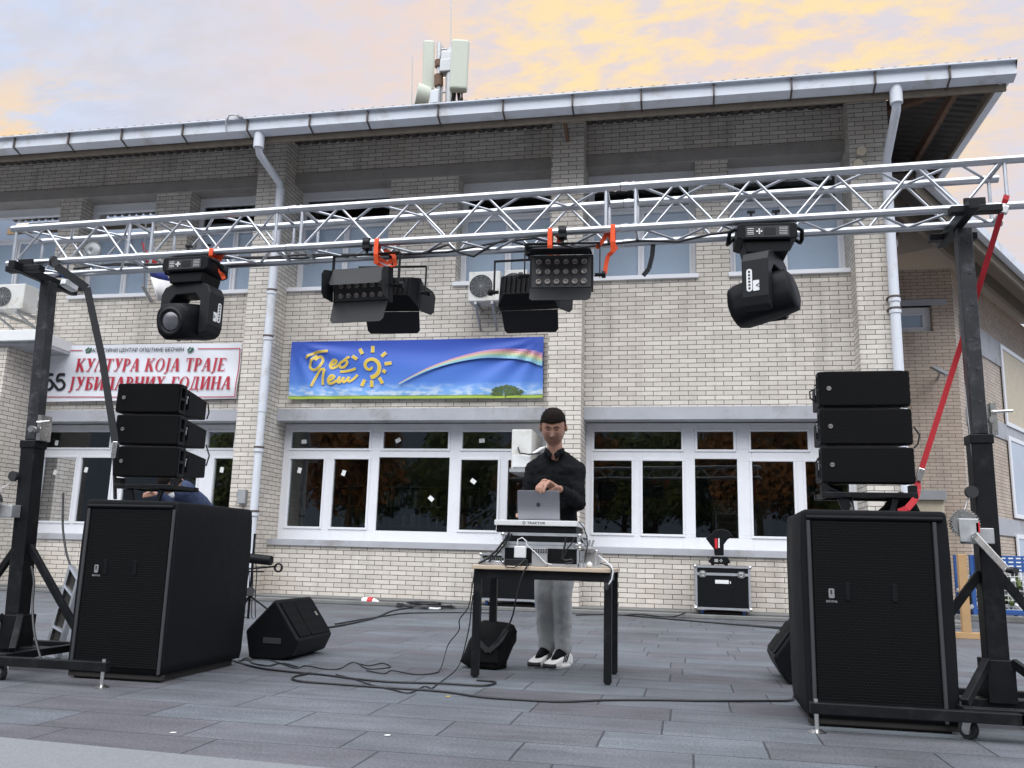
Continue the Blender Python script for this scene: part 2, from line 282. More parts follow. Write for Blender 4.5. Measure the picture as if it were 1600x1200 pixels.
M['bark'] = mat('tree_bark', (0.07, 0.05, 0.035), 0.9, bump=0.5, bscale=20)
M['leaf_o'] = mat('autumn_leaves', (0.20, 0.085, 0.02), 0.7, var=0.5, vscale=1.2)
M['leaf_g'] = mat('green_leaves', (0.07, 0.10, 0.025), 0.7, var=0.4, vscale=1.2)
M['cream'] = mat('cream_panel', (0.55, 0.48, 0.36), 0.6)
M['flagr'] = mat('flag_red', (0.50, 0.02, 0.03), 0.8)
M['flagb'] = mat('flag_blue', (0.04, 0.06, 0.25), 0.8)
M['flagw'] = mat('flag_white', (0.75, 0.74, 0.74), 0.8)
# ---------------------------------------------------------------- mesh helpers
ORG = {}
class MB:
    def __init__(s): s.v = []; s.f = []; s.mi = []; s.sm = []
    def add(s, vs, fs, mi=0, sm=False):
        k = len(s.v); s.v += [Vector(x) for x in vs]
        for f in fs: s.f.append([k+i for i in f]); s.mi.append(mi); s.sm.append(sm)
        return s
    def box(s, x0, x1, y0, y1, z0, z1, mi=0, mtx=None):
        vs = [Vector((x, y, z)) for z in (z0, z1) for y in (y0, y1) for x in (x0, x1)]
        if mtx: vs = [mtx @ q for q in vs]
        return s.add(vs, [(0, 2, 3, 1), (4, 5, 7, 6), (0, 1, 5, 4), (2, 6, 7, 3), (0, 4, 6, 2), (1, 3, 7, 5)], mi)
    def beam(s, a, b, w, h, mi=0, up=(0, 0, 1)):
        a = Vector(a); b = Vector(b); d = b-a; ln = d.length; d.normalize(); up = Vector(up)
        if abs(d.dot(up)) > 0.95: up = Vector((0, 1, 0))
        sx = d.cross(up).normalized(); uz = sx.cross(d)
        vs = [p + sx*(i*w/2) + uz*(j*h/2) for p in (a, b) for j in (-1, 1) for i in (-1, 1)]
        return s.add(vs, [(0, 2, 3, 1), (4, 5, 7, 6), (0, 1, 5, 4), (2, 6, 7, 3), (0, 4, 6, 2), (1, 3, 7, 5)], mi)
    def cyl(s, a, b, r, n=12, mi=0, r2=None, caps=True):
        a = Vector(a); b = Vector(b); d = (b-a).normalized(); r2 = r if r2 is None else r2
        t = Vector((1, 0, 0)) if abs(d.x) < 0.9 else Vector((0, 1, 0)); p = d.cross(t).normalized(); q = d.cross(p)
        vs = [c0 + (p*cos(2*pi*i/n) + q*sin(2*pi*i/n))*rr for c0, rr in ((a, r), (b, r2)) for i in range(n)]
        s.add(vs, [(i, (i+1) % n, n+(i+1) % n, n+i) for i in range(n)], mi, True)
        if caps: s.add(vs[:n], [tuple(range(n-1, -1, -1))], mi); s.add(vs[n:], [tuple(range(n))], mi)
        return s
    def tube(s, pts, r, n=8, mi=0, close=False):
        pts = [Vector(p) for p in pts]; rings = []; prev = None
        for i, p in enumerate(pts):
            a = pts[max(0, i-1)]; b = pts[min(len(pts)-1, i+1)]; d = (b-a)
            if d.length < 1e-9: d = Vector((0, 0, 1))
            d.normalize()
            if prev is None:
                t = Vector((0, 0, 1)) if abs(d.z) < 0.9 else Vector((1, 0, 0)); u = d.cross(t).normalized()
            else:
                u = (prev - d*prev.dot(d)); u = u.normalized() if u.length > 1e-6 else d.orthogonal().normalized()
            prev = u; w = d.cross(u); rr = r[i] if isinstance(r, (list, tuple)) else r
            rings.append([p + (u*cos(2*pi*k/n) + w*sin(2*pi*k/n))*rr for k in range(n)])
        vs = [q for g in rings for q in g]; fs = []
        for i in range(len(pts)-1):
            for k in range(n): fs.append((i*n+k, i*n+(k+1) % n, (i+1)*n+(k+1) % n, (i+1)*n+k))
        s.add(vs, fs, mi, True)
        s.add(rings[0], [tuple(range(n-1, -1, -1))], mi); s.add(rings[-1], [tuple(range(n))], mi)
        return s
    def prism(s, poly, p0, ex, ey, depth, mi=0):
        """poly of (a,b) in plane p0+a*ex+b*ey, extruded by the vector depth"""
        p0 = Vector(p0); ex = Vector(ex); ey = Vector(ey); dp = Vector(depth); n = len(poly)
        vs = [p0 + ex*a + ey*b for a, b in poly]; vs += [q + dp for q in vs]
        return s.add(vs, [tuple(range(n-1, -1, -1)), tuple(range(n, 2*n))] + [(i, (i+1) % n, n+(i+1) % n, n+i) for i in range(n)], mi)
    def loft(s, rings, mi=0, sm=True, cap=True):
        n = len(rings[0]); vs = [Vector(q) for g in rings for q in g]; fs = []
        for i in range(len(rings)-1):
            for k in range(n): fs.append((i*n+k, i*n+(k+1) % n, (i+1)*n+(k+1) % n, (i+1)*n+k))
        if cap: fs += [tuple(range(n-1, -1, -1)), tuple((len(rings)-1)*n+i for i in range(n))]
        return s.add(vs, fs, mi, sm)
    def ell(s, c0, rx, ry, rz, nu=16, nv=10, mi=0, mtx=None):
        c0 = Vector(c0); rings = []
        for j in range(1, nv):
            ph = -pi/2 + pi*j/nv
            g = [Vector((rx*cos(ph)*cos(2*pi*i/nu), ry*cos(ph)*sin(2*pi*i/nu), rz*sin(ph))) for i in range(nu)]
            rings.append([c0 + (mtx @ q if mtx else q) for q in g])
        return s.loft(rings, mi)
    def torus(s, c0, R, r, axis='Y', n=20, k=8, mi=0):
        pts = []
        for i in range(n+1):
            a = 2*pi*i/n
            o = {'Y': (cos(a)*R, 0, sin(a)*R), 'X': (0, cos(a)*R, sin(a)*R), 'Z': (cos(a)*R, sin(a)*R, 0)}[axis]
            pts.append(Vector(c0)+Vector(o))
        return s.tube(pts, r, k, mi)
    def ribbon(s, pts, w, up, th=0.003, mi=0):
        pts = [Vector(p) for p in pts]; up = Vector(up)
        for a, b in zip(pts, pts[1:]):
            s.beam(a, b, w, th, mi, up)
        return s
    def build(s, name, m, parent=None, org=None, bevel=0.0, seg=2, smooth=False):
        o0 = ORG[parent.name] if parent else Vector(org or (0, 0, 0))
        me = bpy.data.meshes.new(name); me.from_pydata([q - o0 for q in s.v], [], s.f)
        ms = m if isinstance(m, (list, tuple)) else [m]
        for x in ms: me.materials.append(x)
        for p, i, sm in zip(me.polygons, s.mi, s.sm): p.material_index = i; p.use_smooth = sm or smooth
        b = bmesh.new(); b.from_mesh(me); bmesh.ops.recalc_face_normals(b, faces=b.faces); b.to_mesh(me); b.free()
        o = bpy.data.objects.new(name, me); COL.objects.link(o)
        if parent: o.parent = parent; ORG[o.name] = o0
        else: o.location = o0; ORG[o.name] = o0
        if bevel:
            md = o.modifiers.new('bevel', 'BEVEL'); md.width = bevel; md.segments = seg; md.limit_method = 'ANGLE'; md.angle_limit = RAD(40)
        return o
def tag(o, label, cat, group=None, kind=None):
    if label: o['label'] = label
    if cat: o['category'] = cat
    if group: o['group'] = group
    if kind: o['kind'] = kind
    return o
def thing(name, label, cat, loc=(0, 0, 0), group=None, local=False, rz=0.0):
    o = bpy.data.objects.new(name, None); COL.objects.link(o); o.empty_display_size = 0.1
    o.location = loc; o.rotation_euler = (0, 0, rz); ORG[o.name] = Vector((0, 0, 0)) if local else Vector(loc)
    return tag(o, label, cat, group)
def struct(o): o['kind'] = 'structure'; return o
def dup(o, parent=None):
    q = o.copy(); COL.objects.link(q); q.parent = parent; ORG[q.name] = ORG[o.name]
    for ch in list(o.children): dup(ch, q)
    return q
def relabel(o, label, loc=None, rz=None):
    o['label'] = label
    if loc is not None: o.location = loc
    if rz is not None: o.rotation_euler = (0, 0, rz) if not isinstance(rz, tuple) else rz
    return o
def text_mesh(txt, size, shear=0.0, bold=0.0, extrude=0.0):
    cu = bpy.data.curves.new('t', 'FONT'); cu.body = txt; cu.size = size; cu.shear = shear; cu.offset = bold; cu.extrude = extrude; cu.resolution_u = 3
    ob = bpy.data.objects.new('t', cu); COL.objects.link(ob)
    dg = bpy.context.evaluated_depsgraph_get(); dg.update(); me = bpy.data.meshes.new_from_object(ob.evaluated_get(dg))
    vs = [v.co.copy() for v in me.vertices]; fs = [tuple(p.vertices) for p in me.polygons]
    bpy.data.objects.remove(ob); bpy.data.curves.remove(cu); bpy.data.meshes.remove(me)
    return vs, fs
def add_text(mb, txt, p0, ex, ey, width=None, height=None, shear=0.0, bold=0.0, mi=0, fn=None):
    """text fitted to a box with its lower left corner at p0"""
    vs, fs = text_mesh(txt, 1.0, shear, bold)
    if not vs: return
    x0 = min(v.x for v in vs); x1 = max(v.x for v in vs); y0 = min(v.y for v in vs); y1 = max(v.y for v in vs)
    sx = width/(x1-x0) if width else height/(y1-y0); sy = height/(y1-y0) if height else sx
    p0 = Vector(p0); ex = Vector(ex); ey = Vector(ey)
    out = []
    for v in vs:
        q = p0 + ex*((v.x-x0)*sx) + ey*((v.y-y0)*sy); out.append(fn(q) if fn else q)
    mb.add(out, fs, mi)
def circle(r, n=20, cx=0, cy=0, a0=0): return [(cx+r*cos(a0+2*pi*i/n), cy+r*sin(a0+2*pi*i/n)) for i in range(n)]
def rrect(x0, x1, y0, y1, r, n=4):
    out = []
    for cx_, cy_, a in ((x1-r, y1-r, 0), (x0+r, y1-r, pi/2), (x0+r, y0+r, pi), (x1-r, y0+r, 1.5*pi)):
        out += [(cx_+r*cos(a+pi/2*i/n), cy_+r*sin(a+pi/2*i/n)) for i in range(n+1)]
    return out
XA, YA, ZA = Vector((1, 0, 0)), Vector((0, 1, 0)), Vector((0, 0, 1))
# ================================================================ ground
g = MB(); g.add([(-300, -300, 0), (300, -300, 0), (300, 300, 0), (-300, 300, 0)], [(0, 1, 2, 3)])
struct(g.build('plaza_paving', M['paving']))
g = MB(); g.add([(-14, 3.47, .004), (14, 2.03, .004), (14, 2.47, .004), (-14, 3.914, .004)], [(0, 1, 2, 3)])
struct(g.build('pale_path', M['strip']))
g = MB(); g.box(-13, 3.6, 12.42, 13.3, 0.001, 0.055); g.box(-13, 3.6, 12.62, 13.3, 0.055, 0.085)
struct(g.build('concrete_apron', M['apron'], bevel=.01))
# ================================================================ main building
WY, PY, RY = 13.07, 12.67, 13.384          # wall, pilaster and window planes
WTOP = 7.74
bld = thing('brick_building', 'long two storey pale brick building with white windows and overhanging metal roof', 'building', (-2, 13.07, 0))
BA, BB, BC = (-13.8, -7.055), (-6.55, -2.005), (-1.495, 2.466)
lowL = (at(640, 638, WY).z, at(640, 657.3, WY).z)      # lower lintel top / bottom
SILL = 0.92
def mx(u, v, Y=WY): return at(u, v, Y).x
upC = at(1000, 240, WY).z; upCb = at(930, 262, WY).z
sillU = at(1000, 431, WY).z
openings = {'A': [(mx(-70, 400), mx(85, 400)), (mx(118, 400), mx(235, 400)), (mx(290, 390), BA[1])],
            'B': [(BB[0], mx(606, 380)), (mx(713, 380), BB[1])],
            'C': [(BC[0], mx(1087.5, 370)), (mx(1140, 370), BC[1])]}
wall = MB()
for key, (x0, x1) in (('A', BA), ('B', BB), ('C', BC)):
    wall.box(x0, x1, WY, WY+.5, 0, SILL)
    wall.box(x0, x1, WY, WY+.5, lowL[0], sillU-.07)
    wall.box(x0, x1, WY, WY+.5, upC, WTOP)
    if key == 'A': wall.box(x0, openings['A'][0][0], WY, WY+.5, sillU-.07, upCb)
    ops = openings[key]
    for (a, b), (c0, d0) in zip(ops, ops[1:]): wall.box(b, c0, WY, WY+.5, sillU-.07, upCb)
wall.build('wall', M['brick'], bld)
bw = MB(); bw.box(-14, 2.5, 21.7, 22, 0, 8.5); bw.box(-14, -13.8, WY, 21.7, 0, 8.5); bw.build('rear_wall', M['brick'], bld)
side = MB(); side.box(2.52, 3.0, PY+.02, 22, 0, WTOP); side.build('side_wall', M['brick'], bld)
for x0, x1 in ((-7.055, -6.55), (-2.005, -1.495), (2.466, 3.02)):
    p = MB(); p.box(x0, x1, PY, WY+.5, 0, WTOP+.05); p.build('pilaster', M['brick'], bld)
for x0, x1 in (BA, BB, BC):
    q = MB(); q.box(x0, x1, WY-.03, RY-.07, lowL[1], lowL[0]); q.build('lower_lintel', M['concrete'], bld, bevel=.006)
    q = MB(); q.box(x0, x1, WY-.035, RY+.1, SILL-.085, SILL+.015); q.build('sill_course', M['concrete'], bld, bevel=.006)
    q = MB(); q.box(x0, x1, WY-.03, RY+.12, upCb, upC); q.build('upper_lintel', M['concrete_shaded'], bld, bevel=.006)
# window: frame with sashes; one pane mesh per window
def window(x0, x1, z0, z1, panes, fixed=(), glass='glass', Y=RY, notes=(), parent=bld, mat_='white', backing=None, upper_=()):
    """panes: list of (xa,xb,za,zb) glass rectangles"""
    f = MB(); xs = sorted({x0, x1} | {q for p in panes for q in p[:2]}); zs = sorted({z0, z1} | {q for p in panes for q in p[2:]})
    for a, b in zip(xs, xs[1:]):
        for c0, d0 in zip(zs, zs[1:]):
            mxx, mz = (a+b)/2, (c0+d0)/2
            if any(p[0] < mxx < p[1] and p[2] < mz < p[3] for p in panes): continue
            f.box(a, b, Y, Y+.07, c0, d0)
    for i, (a, b, c0, d0) in enumerate(panes):          # raised sash ring and dark glazing bead
        if i in fixed: continue
        w = .035; y0 = Y-.016
        f.box(a-w, b+w, y0, Y-.001, d0, d0+w); f.box(a-w, b+w, y0, Y-.001, c0-w, c0); f.box(a-w, a, y0, Y-.001, c0, d0); f.box(b, b+w, y0, Y-.001, c0, d0)
    fo = f.build('window', M[mat_], parent, bevel=.004, seg=1)
    gl = MB()
    for a, b, c0, d0 in panes: gl.add([(a, Y+.03, c0), (b, Y+.03, c0), (b, Y+.03, d0), (a, Y+.03, d0)], [(0, 1, 2, 3)])
    gl.build('pane', [M[glass], M['painted_sky']], fo)
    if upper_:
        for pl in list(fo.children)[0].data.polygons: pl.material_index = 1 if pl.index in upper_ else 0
    if backing:
        bk_ = MB()
        for (a, b, c0, d0) in backing: bk_.box(a, b, Y+.1, Y+.11, c0, d0)
        bk_.build('painted_sky', M['painted_sky'], fo)
    for (u, v, ang, w, h) in notes:
        c0 = at(u, v, Y+.026); s = MB(); ca, sa = cos(RAD(ang)), sin(RAD(ang))
        s.add([(c0.x+ca*i*w-sa*j*h, Y+.026, c0.z+sa*i*w+ca*j*h) for i, j in ((-1, -1), (1, -1), (1, 1), (-1, 1))], [(0, 1, 2, 3)])
        s.build('paper_note', M['paper'], fo)
    return fo
def px_pane(u0, v0, u1, v1, um=None):
    """pane from photo corners on the window plane"""
    a = at(u0, (v0+v1)/2, RY).x; b = at(u1, (v0+v1)/2, RY).x; um = (u0+u1)/2
    return (a, b, at(um, v1, RY).z, at(um, v0, RY).z)
WZ0, WZ1 = SILL+.016, lowL[1]-.001
zt0, zt1 = at(640, 701, RY).z, at(640, 674.5, RY).z     # top lights
zl1 = at(640, 718, RY).z; zl0 = at(640, 826, RY).z      # casements
def PX(us, z0, z1, v): return [(at(a, v, RY).x, at(b, v, RY).x, z0, z1) for a, b in us]
zl0B = at(475, 822.5, RY).z
WN = .05
def notes(*l): return [(u, v, a, .045, .033) for u, v, a in l]
window(BB[0]+.002, BB[1]-.002, WZ0, WZ1,
       PX([(456, 577.5), (599.5, 700.5), (722.5, 806), ], zt0, zt1, 688) + PX([(450.5, 503), (519.5, 573.5)], zl0B, zl1, 770) + PX([(589.5, 700.5)], zl0B-.04, zl1+.035, 770) + PX([(719, 777), (793, 842)], zl0B, zl1, 770),
       fixed=(5,), notes=notes((475, 690, 2), (622, 688, 28), (753, 688.5, 5), (468, 735, 75), (537, 739, 72), (673.5, 779, -40), (739.5, 752, -35)))
window(BC[0]+.002, BC[1]-.002, WZ0, WZ1,
       PX([(928.5, 1064.5), (1089.5, 1146), (1173, 1262), (1285, 1326)], zt0, zt1, 688) + PX([(927, 987), (1004, 1066.5)], zl0B, zl1, 775) + PX([(1086.5, 1153)], zl0B-.04, zl1+.035, 780) + PX([(1176.5, 1241.5), (1260.5, 1328)], zl0B, zl1, 780), fixed=(6,))
window(BA[0]+.002, BA[1]-.002, WZ0, WZ1,
       PX([(-60, 50), (70, 172), (194, 300), (325, 366)], zt0, zt1, 688) + PX([(-60, 40), (60, 113), (122, 170)], zl0B, zl1, 770) + PX([(190, 305), (331, 362)], zl0B, zl1, 770),
       notes=notes((88.5, 692, 85), (86, 738, 75), (134.5, 734, 80), (346.5, 734, 85)))
# upper windows
def upper(x0, x1, split, dark=None, open_=None):
    z0, z1 = sillU-.001, upCb-.001; fw = .06
    zt = at(1060, 326, RY).z; ztop = at(1000, 286, RY).z
    xs = x0+(x1-x0)*split
    p = [(x0+.10, x1-.10, zt+.05, ztop), (x0+.10, xs-.05, z0+.11, zt-.05), (xs+.05, x1-.10, z0+.11, zt-.05)]
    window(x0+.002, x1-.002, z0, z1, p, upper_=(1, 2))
for key, cfg in (('A', [(.5, None), (.53, None), (.52, None)]), ('B', [(.5, (1, .22)), (.5, None)]), ('C', [(.50, None), (.48, None)])):
    for (a, b), (sp, dk) in zip(openings[key], cfg): upper(a, b, sp, dk)
    for (a, b) in openings[key]:
        q = MB(); q.box(a-(0 if a in (BA[0], BB[0], BC[0]) else .03), b+(0 if b in (BA[1], BB[1], BC[1]) else .03), WY-.05, RY-.018, sillU-.07, sillU-.002); q.build('window_sill', M['white'], bld, bevel=.006)
# rooms behind the windows
room = MB(); room.box(-12, 2.5, 18.6, 18.8, 0, 3.6); room.box(-12, 2.5, WY+.55, 18.6, -.02, .02); room.box(-12, 2.5, WY+.5, 18.6, 3.45, 3.6); room.box(-12.1, -11.9, WY+.5, 18.7, 0, 3.6); room.box(2.4, 2.5, WY+.5, 18.7, 0, 3.6)
room.box(-1.9, -1.7, WY+.55, 18.7, 0, 3.5); room.box(-6.9, -6.7, WY+.55, 18.7, 0, 3.5)
room.build('interior', M['room'], bld)
room2 = MB(); room2.box(-12, 2.5, 15.6, 15.7, 3.6, 7.6); room2.build('interior', M['void'], bld)
sh = MB(); X0 = at(480, 790, 16.2).x; X1 = at(748, 790, 16.2).x
for i in range(7): xx = X0+(X1-X0)*i/6; sh.box(xx-.02, xx+.02, 16.2, 16.55, 0, 2.0)
for i in range(6): sh.box(X0, X1, 16.2, 16.55, .1+i*.38, .125+i*.38)
for i in range(120):
    xx = random.uniform(X0+.05, X1-.1); k = random.randrange(5); hh = random.uniform(.18, .30); sh.box(xx, xx+random.uniform(.02, .06), 16.25, 16.5, .126+k*.38, .126+k*.38+hh, 1+i % 2)
sh.build('bookshelf', [M['shelf'], M['paper'], M['grey']], bld)
sh = MB(); a = at(1120, 800, 17.0); sh.box(a.x-.1, a.x+1.0, 17.0, 17.4, 0, 1.9); sh.box(a.x-.05, a.x+.44, 16.98, 17.0, .1, 1.85, 1); sh.box(a.x+.46, a.x+.95, 16.98, 17.0, .1, 1.85, 1)
sh.build('cupboard', [M['wood'], M['cream']], bld)
# roof: corrugated sheets on a hip, gutter all round the eaves
EY, EX, EZ = 11.66, 4.40, 7.30
sl_ = math.tan(RAD(9.2))
rf = MB(); pitch = .165; prof = [(0, 0), (.05, 0), (.07, .04), (.115, .04), (.135, 0), (pitch, 0)]
x = -14.0
while x < EX:
    pts = []
    for (dx, dz) in prof[:-1] if x+pitch < EX else prof[:-1]:
        xx = x+dx
        if xx > EX: break
        ylim = EY + min(6.0, EX-xx); ylim = max(ylim, EY+.01)
        pts.append(((xx, EY+.02, EZ+.195+dz), (xx, ylim, EZ+.195+dz+sl_*(ylim-EY))))
    nxt = x+pitch
    if nxt <= EX:
        ylim = max(EY+min(6.0, EX-nxt), EY+.01); pts.append(((nxt, EY+.02, EZ+.195), (nxt, ylim, EZ+.195+sl_*(ylim-EY))))
    vs = [q for p in pts for q in p]; rf.add(vs, [(2*i, 2*i+2, 2*i+3, 2*i+1) for i in range(len(pts)-1)])
    x += pitch
y = EY
while y < 21:
    pts = []
    for dy, dz in prof:
        yy = y+dy; xl = EX-min(6.0, yy-EY); xl = min(xl, EX-.01)
        pts.append(((EX-.02, yy, EZ+.195+dz), (xl, yy, EZ+.195+dz+sl_*(EX-xl))))
    vs = [q for p in pts for q in p]; rf.add(vs, [(2*i, 2*i+2, 2*i+3, 2*i+1) for i in range(len(pts)-1)])
    y += pitch
rf.add([(-14, EY+6, EZ+.235+6*sl_), (EX-6, EY+6, EZ+.235+6*sl_), (EX-6, 22, EZ+.235+6*sl_), (-14, 22, EZ+.235+6*sl_)], [(0, 1, 2, 3)])
rfo = rf.build('roof', M['soffit'], bld)
md = rfo.modifiers.new('thickness', 'SOLIDIFY'); md.thickness = .012
# gutter
gprof = [(-.05, .19), (0, .20), (.012, .19), (.012, -.0), (.15, -.055), (.17, -.05), (.17, .03), (.03, .03), (.015, .17), (-.05, .17)]
gt = MB(); zt_ = EZ
gt.prism([(a, b) for a, b in gprof], (-14, EY-.03, zt_-.02), YA, ZA, (EX+.03+14, 0, 0))
gt.prism([(a, b) for a, b in gprof], (EX+.03, EY+.10, zt_-.02), (-1, 0, 0), ZA, (0, 9, 0))
gto = gt.build('gutter', M['gutter'], bld)
fs_ = MB(); fs_.box(-14, EX-.05, EY+.16, EY+.20, EZ-.16, EZ-.03); fs_.box(EX-.22, EX-.18, EY+.2, EY+9, EZ-.16, EZ-.03); fs_.build('fascia', M['fascia'], bld)
br0 = None
for u in (102, 440, 592, 776+0, 1157-0, 0):
    pass
for u, v in ((25, 222), (110, 212), (193, 205), (288, 197), (389, 187), (486, 180), (576, 172), (686, 163), (787, 155), (895, 148), (1002, 140), (1115, 133), (1236, 124), (1366, 112), (1482, 104)):
    X_ = at(u, v, EY).x
    if br0 is None:
        b_ = MB(); P0 = Vector((X_, EY, EZ)); b_.box(X_-.012, X_+.012, EY-.05, EY-.024, EZ-.03, EZ+.185); b_.beam((X_, EY-.03, EZ-.025), (X_, EY+.16, EZ-.095), .024, .01)
        br0 = b_.build('gutter_bracket', M['strapiron'], gto); bx0 = X_
    else:
        d_ = br0.copy(); COL.objects.link(d_); d_.location.x = br0.location.x + (X_-bx0); d_.parent = gto; ORG[d_.name] = ORG[br0.name]
# rafters and rusty braces under the right overhang
bm_ = MB(); bm_.beam((2.9, 13.16, 7.64), (EX-.2, EY+.2, 7.42), .12, .16); bm_.beam((3.75, EY+.2, 7.26), (3.75, 20, 7.26), .07, .14); bm_.beam((3.0, 15.5, 7.42), (EX-.2, 15.5, 7.15), .07, .12)
bm_.build('rafter', M['rust'], bld)
bm_ = MB(); a = at(880, 178, EY+.2); b = at(887, 218, PY-.02); bm_.beam(a, b, .05, .09); bm_.beam(a+Vector((-.06, 0, .03)), a+Vector((.30, 0, .05)), .03, .04); bm_.build('eave_bracket', M['rust'], bld)
# downpipes
def downpipe(X_, bends, coll, name='downpipe', zb=0.12, r=.062):
    d = MB(); d.cyl((X_, EY+.09, EZ+.0), (X_, EY+.09, EZ-.28), .085, 16)
    d.tube([(X_, EY+.09, EZ-.24), (X_, EY+.13, EZ-.36), (X_+.01, PY-.16, bends+.12), (X_+.01, PY-.11, bends)], .06, 14)
    d.cyl((X_+.01, PY-.11, bends+.02), (X_+.01, PY-.11, 2.9), r*1.12, 16); d.cyl((X_+.01, PY-.11, 2.9), (X_+.01, PY-.11, zb), r, 16)
    for z in coll: d.cyl((X_+.01, PY-.11, z), (X_+.01, PY-.11, z+.05), r*1.3, 16)
    o = d.build(name, M['pipe'], bld)
    k = MB()
    for z in coll: k.cyl((X_+.01, PY-.11, z+.06), (X_+.01, PY-.11, z+.085), r*1.33, 16); k.box(X_-.08, X_+.0, PY-.1, PY-.001, z+.06, z+.085)
    k.build('pipe_clip', M['strapiron'], o)
pb1 = at(437, 298, PY-.11); pb2 = at(1384, 262, PY-.11)
downpipe(pb1.x, pb1.z, [at(u, v, PY-.11).z for u, v in ((430, 460), (420, 532), (404, 706), (398, 806))])
downpipe(pb2.x, pb2.z, [at(u, v, PY-.11).z for u, v in ((1393, 472), (1397, 490), (1405, 640))])
# conduit box on the pilaster, lamps on the corner
e = MB(); p = at(380.5, 776, PY); e.box(p.x-.07, p.x+.07, PY-.08, PY-.001, p.z-.11, p.z+.11); tag(e.build('junction_box', M['grey'], None, p, bevel=.006), 'small grey electrical box on the brick pilaster beside the left downpipe', 'electrical box')
for k, (u, v, lab) in enumerate(((1345, 236, 'round cream security lamp high on the right corner pilaster, upper of two'), (1340, 256, 'round cream security lamp high on the right corner pilaster, lower of two'))):
    p = at(u, v, PY-.1); t = thing('security_lamp', lab, 'lamp', (p.x, PY, p.z), 'lamps on the corner pilaster')
    q = MB(); q.cyl((p.x, PY-.001, p.z), (p.x, PY-.05, p.z), .04, 12); q.cyl((p.x, PY-.05, p.z), (p.x, PY-.09, p.z-.01), .03, 10); q.build('base', M['white2'], t)
    q = MB(); q.cyl((p.x, PY-.09, p.z), (p.x, PY-.15, p.z-.02), .075, 18, 0, .068); q.build('lamp_head', M['cream'], t, bevel=.008)
# ================================================================ entrance porch on the left
por = thing('entrance_porch', 'single storey brick porch with a pale concrete slab roof at left edge', 'porch', (-12, 12.3, 0))
w_ = MB(); w_.box(-14, -11.12, 12.25, 13.06, 0, 4.12); w_.build('wall', M['brick'], por)
w_ = MB(); w_.box(-14, at(61, 525, 12.2).x, 12.12, 13.06, at(30, 532, 12.12).z, at(30, 515, 12.12).z); w_.build('slab', M['white2'], por, bevel=.01)
w_ = MB(); w_.box(-14, at(58, 545, 12.2).x, 12.2, 13.05, 4.0, at(30, 532.5, 12.12).z); w_.build('beam', M['concrete'], por)
# ================================================================ annex on the right
an = thing('brick_annex', 'lower tan brick annex with an oblique wall behind the right tower', 'building', (5.39, 18.3, 0))
AD = Vector((.527, .85, 0)); ANV = Vector((.85, -.527, 0)); AC = Vector((5.389, 18.3, 0))
AH = 6.75
w_ = MB(); Y_ = 18.3
sx0, sx1 = at(1400, 500, Y_).x, at(1457, 500, Y_).x; sz0, sz1 = at(1430, 518, Y_).z, at(1430, 478, Y_).z
w_.box(2.9, sx0, Y_, Y_+.3, 0, AH); w_.box(sx1, AC.x, Y_, Y_+.3, 0, AH); w_.box(sx0, sx1, Y_, Y_+.3, 0, sz0); w_.box(sx0, sx1, Y_, Y_+.3, sz1, AH)
w_.build('wall', M['brick_tan'], an)
w_ = MB(); w_.box(sx0-.1, at(1478, 470, Y_).x, Y_-.02, Y_+.1, sz1, sz1+.13); w_.build('lintel', M['concrete'], an)
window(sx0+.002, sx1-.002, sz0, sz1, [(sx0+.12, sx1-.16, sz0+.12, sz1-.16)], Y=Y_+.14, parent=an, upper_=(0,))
def ob(t, off, z): q = AC + AD*t + ANV*off; return Vector((q.x, q.y, z))
def obx(u, v, off=0.0):
    """t, z on the oblique wall plane for a photo point"""
    d = ray(u, v); o = AC + ANV*off; det = -d.x*AD.y + d.y*AD.x
    s = (-o.x*AD.y + o.y*AD.x)/det; t = ((d.x*s-o.x)*AD.x + (d.y*s-o.y)*AD.y); return t, CAM_H + d.z*s
def obox(m_, t0, t1, o0, o1, z0, z1, mi=0):
    vs = [ob(t, o, z) for z in (z0, z1) for o in (o0, o1) for t in (t0, t1)]
    m_.add(vs, [(0, 2, 3, 1), (4, 5, 7, 6), (0, 1, 5, 4), (2, 6, 7, 3), (0, 4, 6, 2), (1, 3, 7, 5)], mi)
w_ = MB(); obox(w_, 0, 9, -.3, 0, 0, AH); w_.build('oblique_wall', M['brick_ob'], an)
for (u0, v0, v1) in ((1545, 525, 563), (1570, 664, 688), (1580, 812, 838)):
    q = MB(); t0, z1 = obx(u0, v0); _, z0 = obx(u0, v1); obox(q, .3, 9, .0, .03, z0, z1); q.build('concrete_band', M['concrete'], an)
for (u0, v0, u1, v1) in ((1564, 541, 1625, 662), (1577, 683, 1640, 808), (1588, 835, 1650, 930)):
    t0, z1 = obx(u0, (v0+v1)/2)[0], obx(u0, v0)[1]; t1, z0 = obx(u1, (v0+v1)/2)[0], obx(u0, v1)[1]
    f = MB(); fw = .09; obox(f, t0, t1, .031, .06, z1-fw, z1); obox(f, t0, t1, .031, .06, z0, z0+fw); obox(f, t0, t0+fw*1.6, .031, .06, z0+fw, z1-fw); obox(f, t1-fw*1.6, t1, .031, .06, z0+fw, z1-fw)
    fo = f.build('window', M['white'], an)
    q = MB(); obox(q, t0+fw, t1-fw, .033, .04, z0+fw, z1-fw); q.build('pane', M['cream'] if v0 < 600 else M['painted_sky'], fo)  # flat pane colours stand in for cream and sky reflections
tg, zg = obx(1550, 385, 1.0)
ro = MB()
t0, t1 = -5.0, 7.0
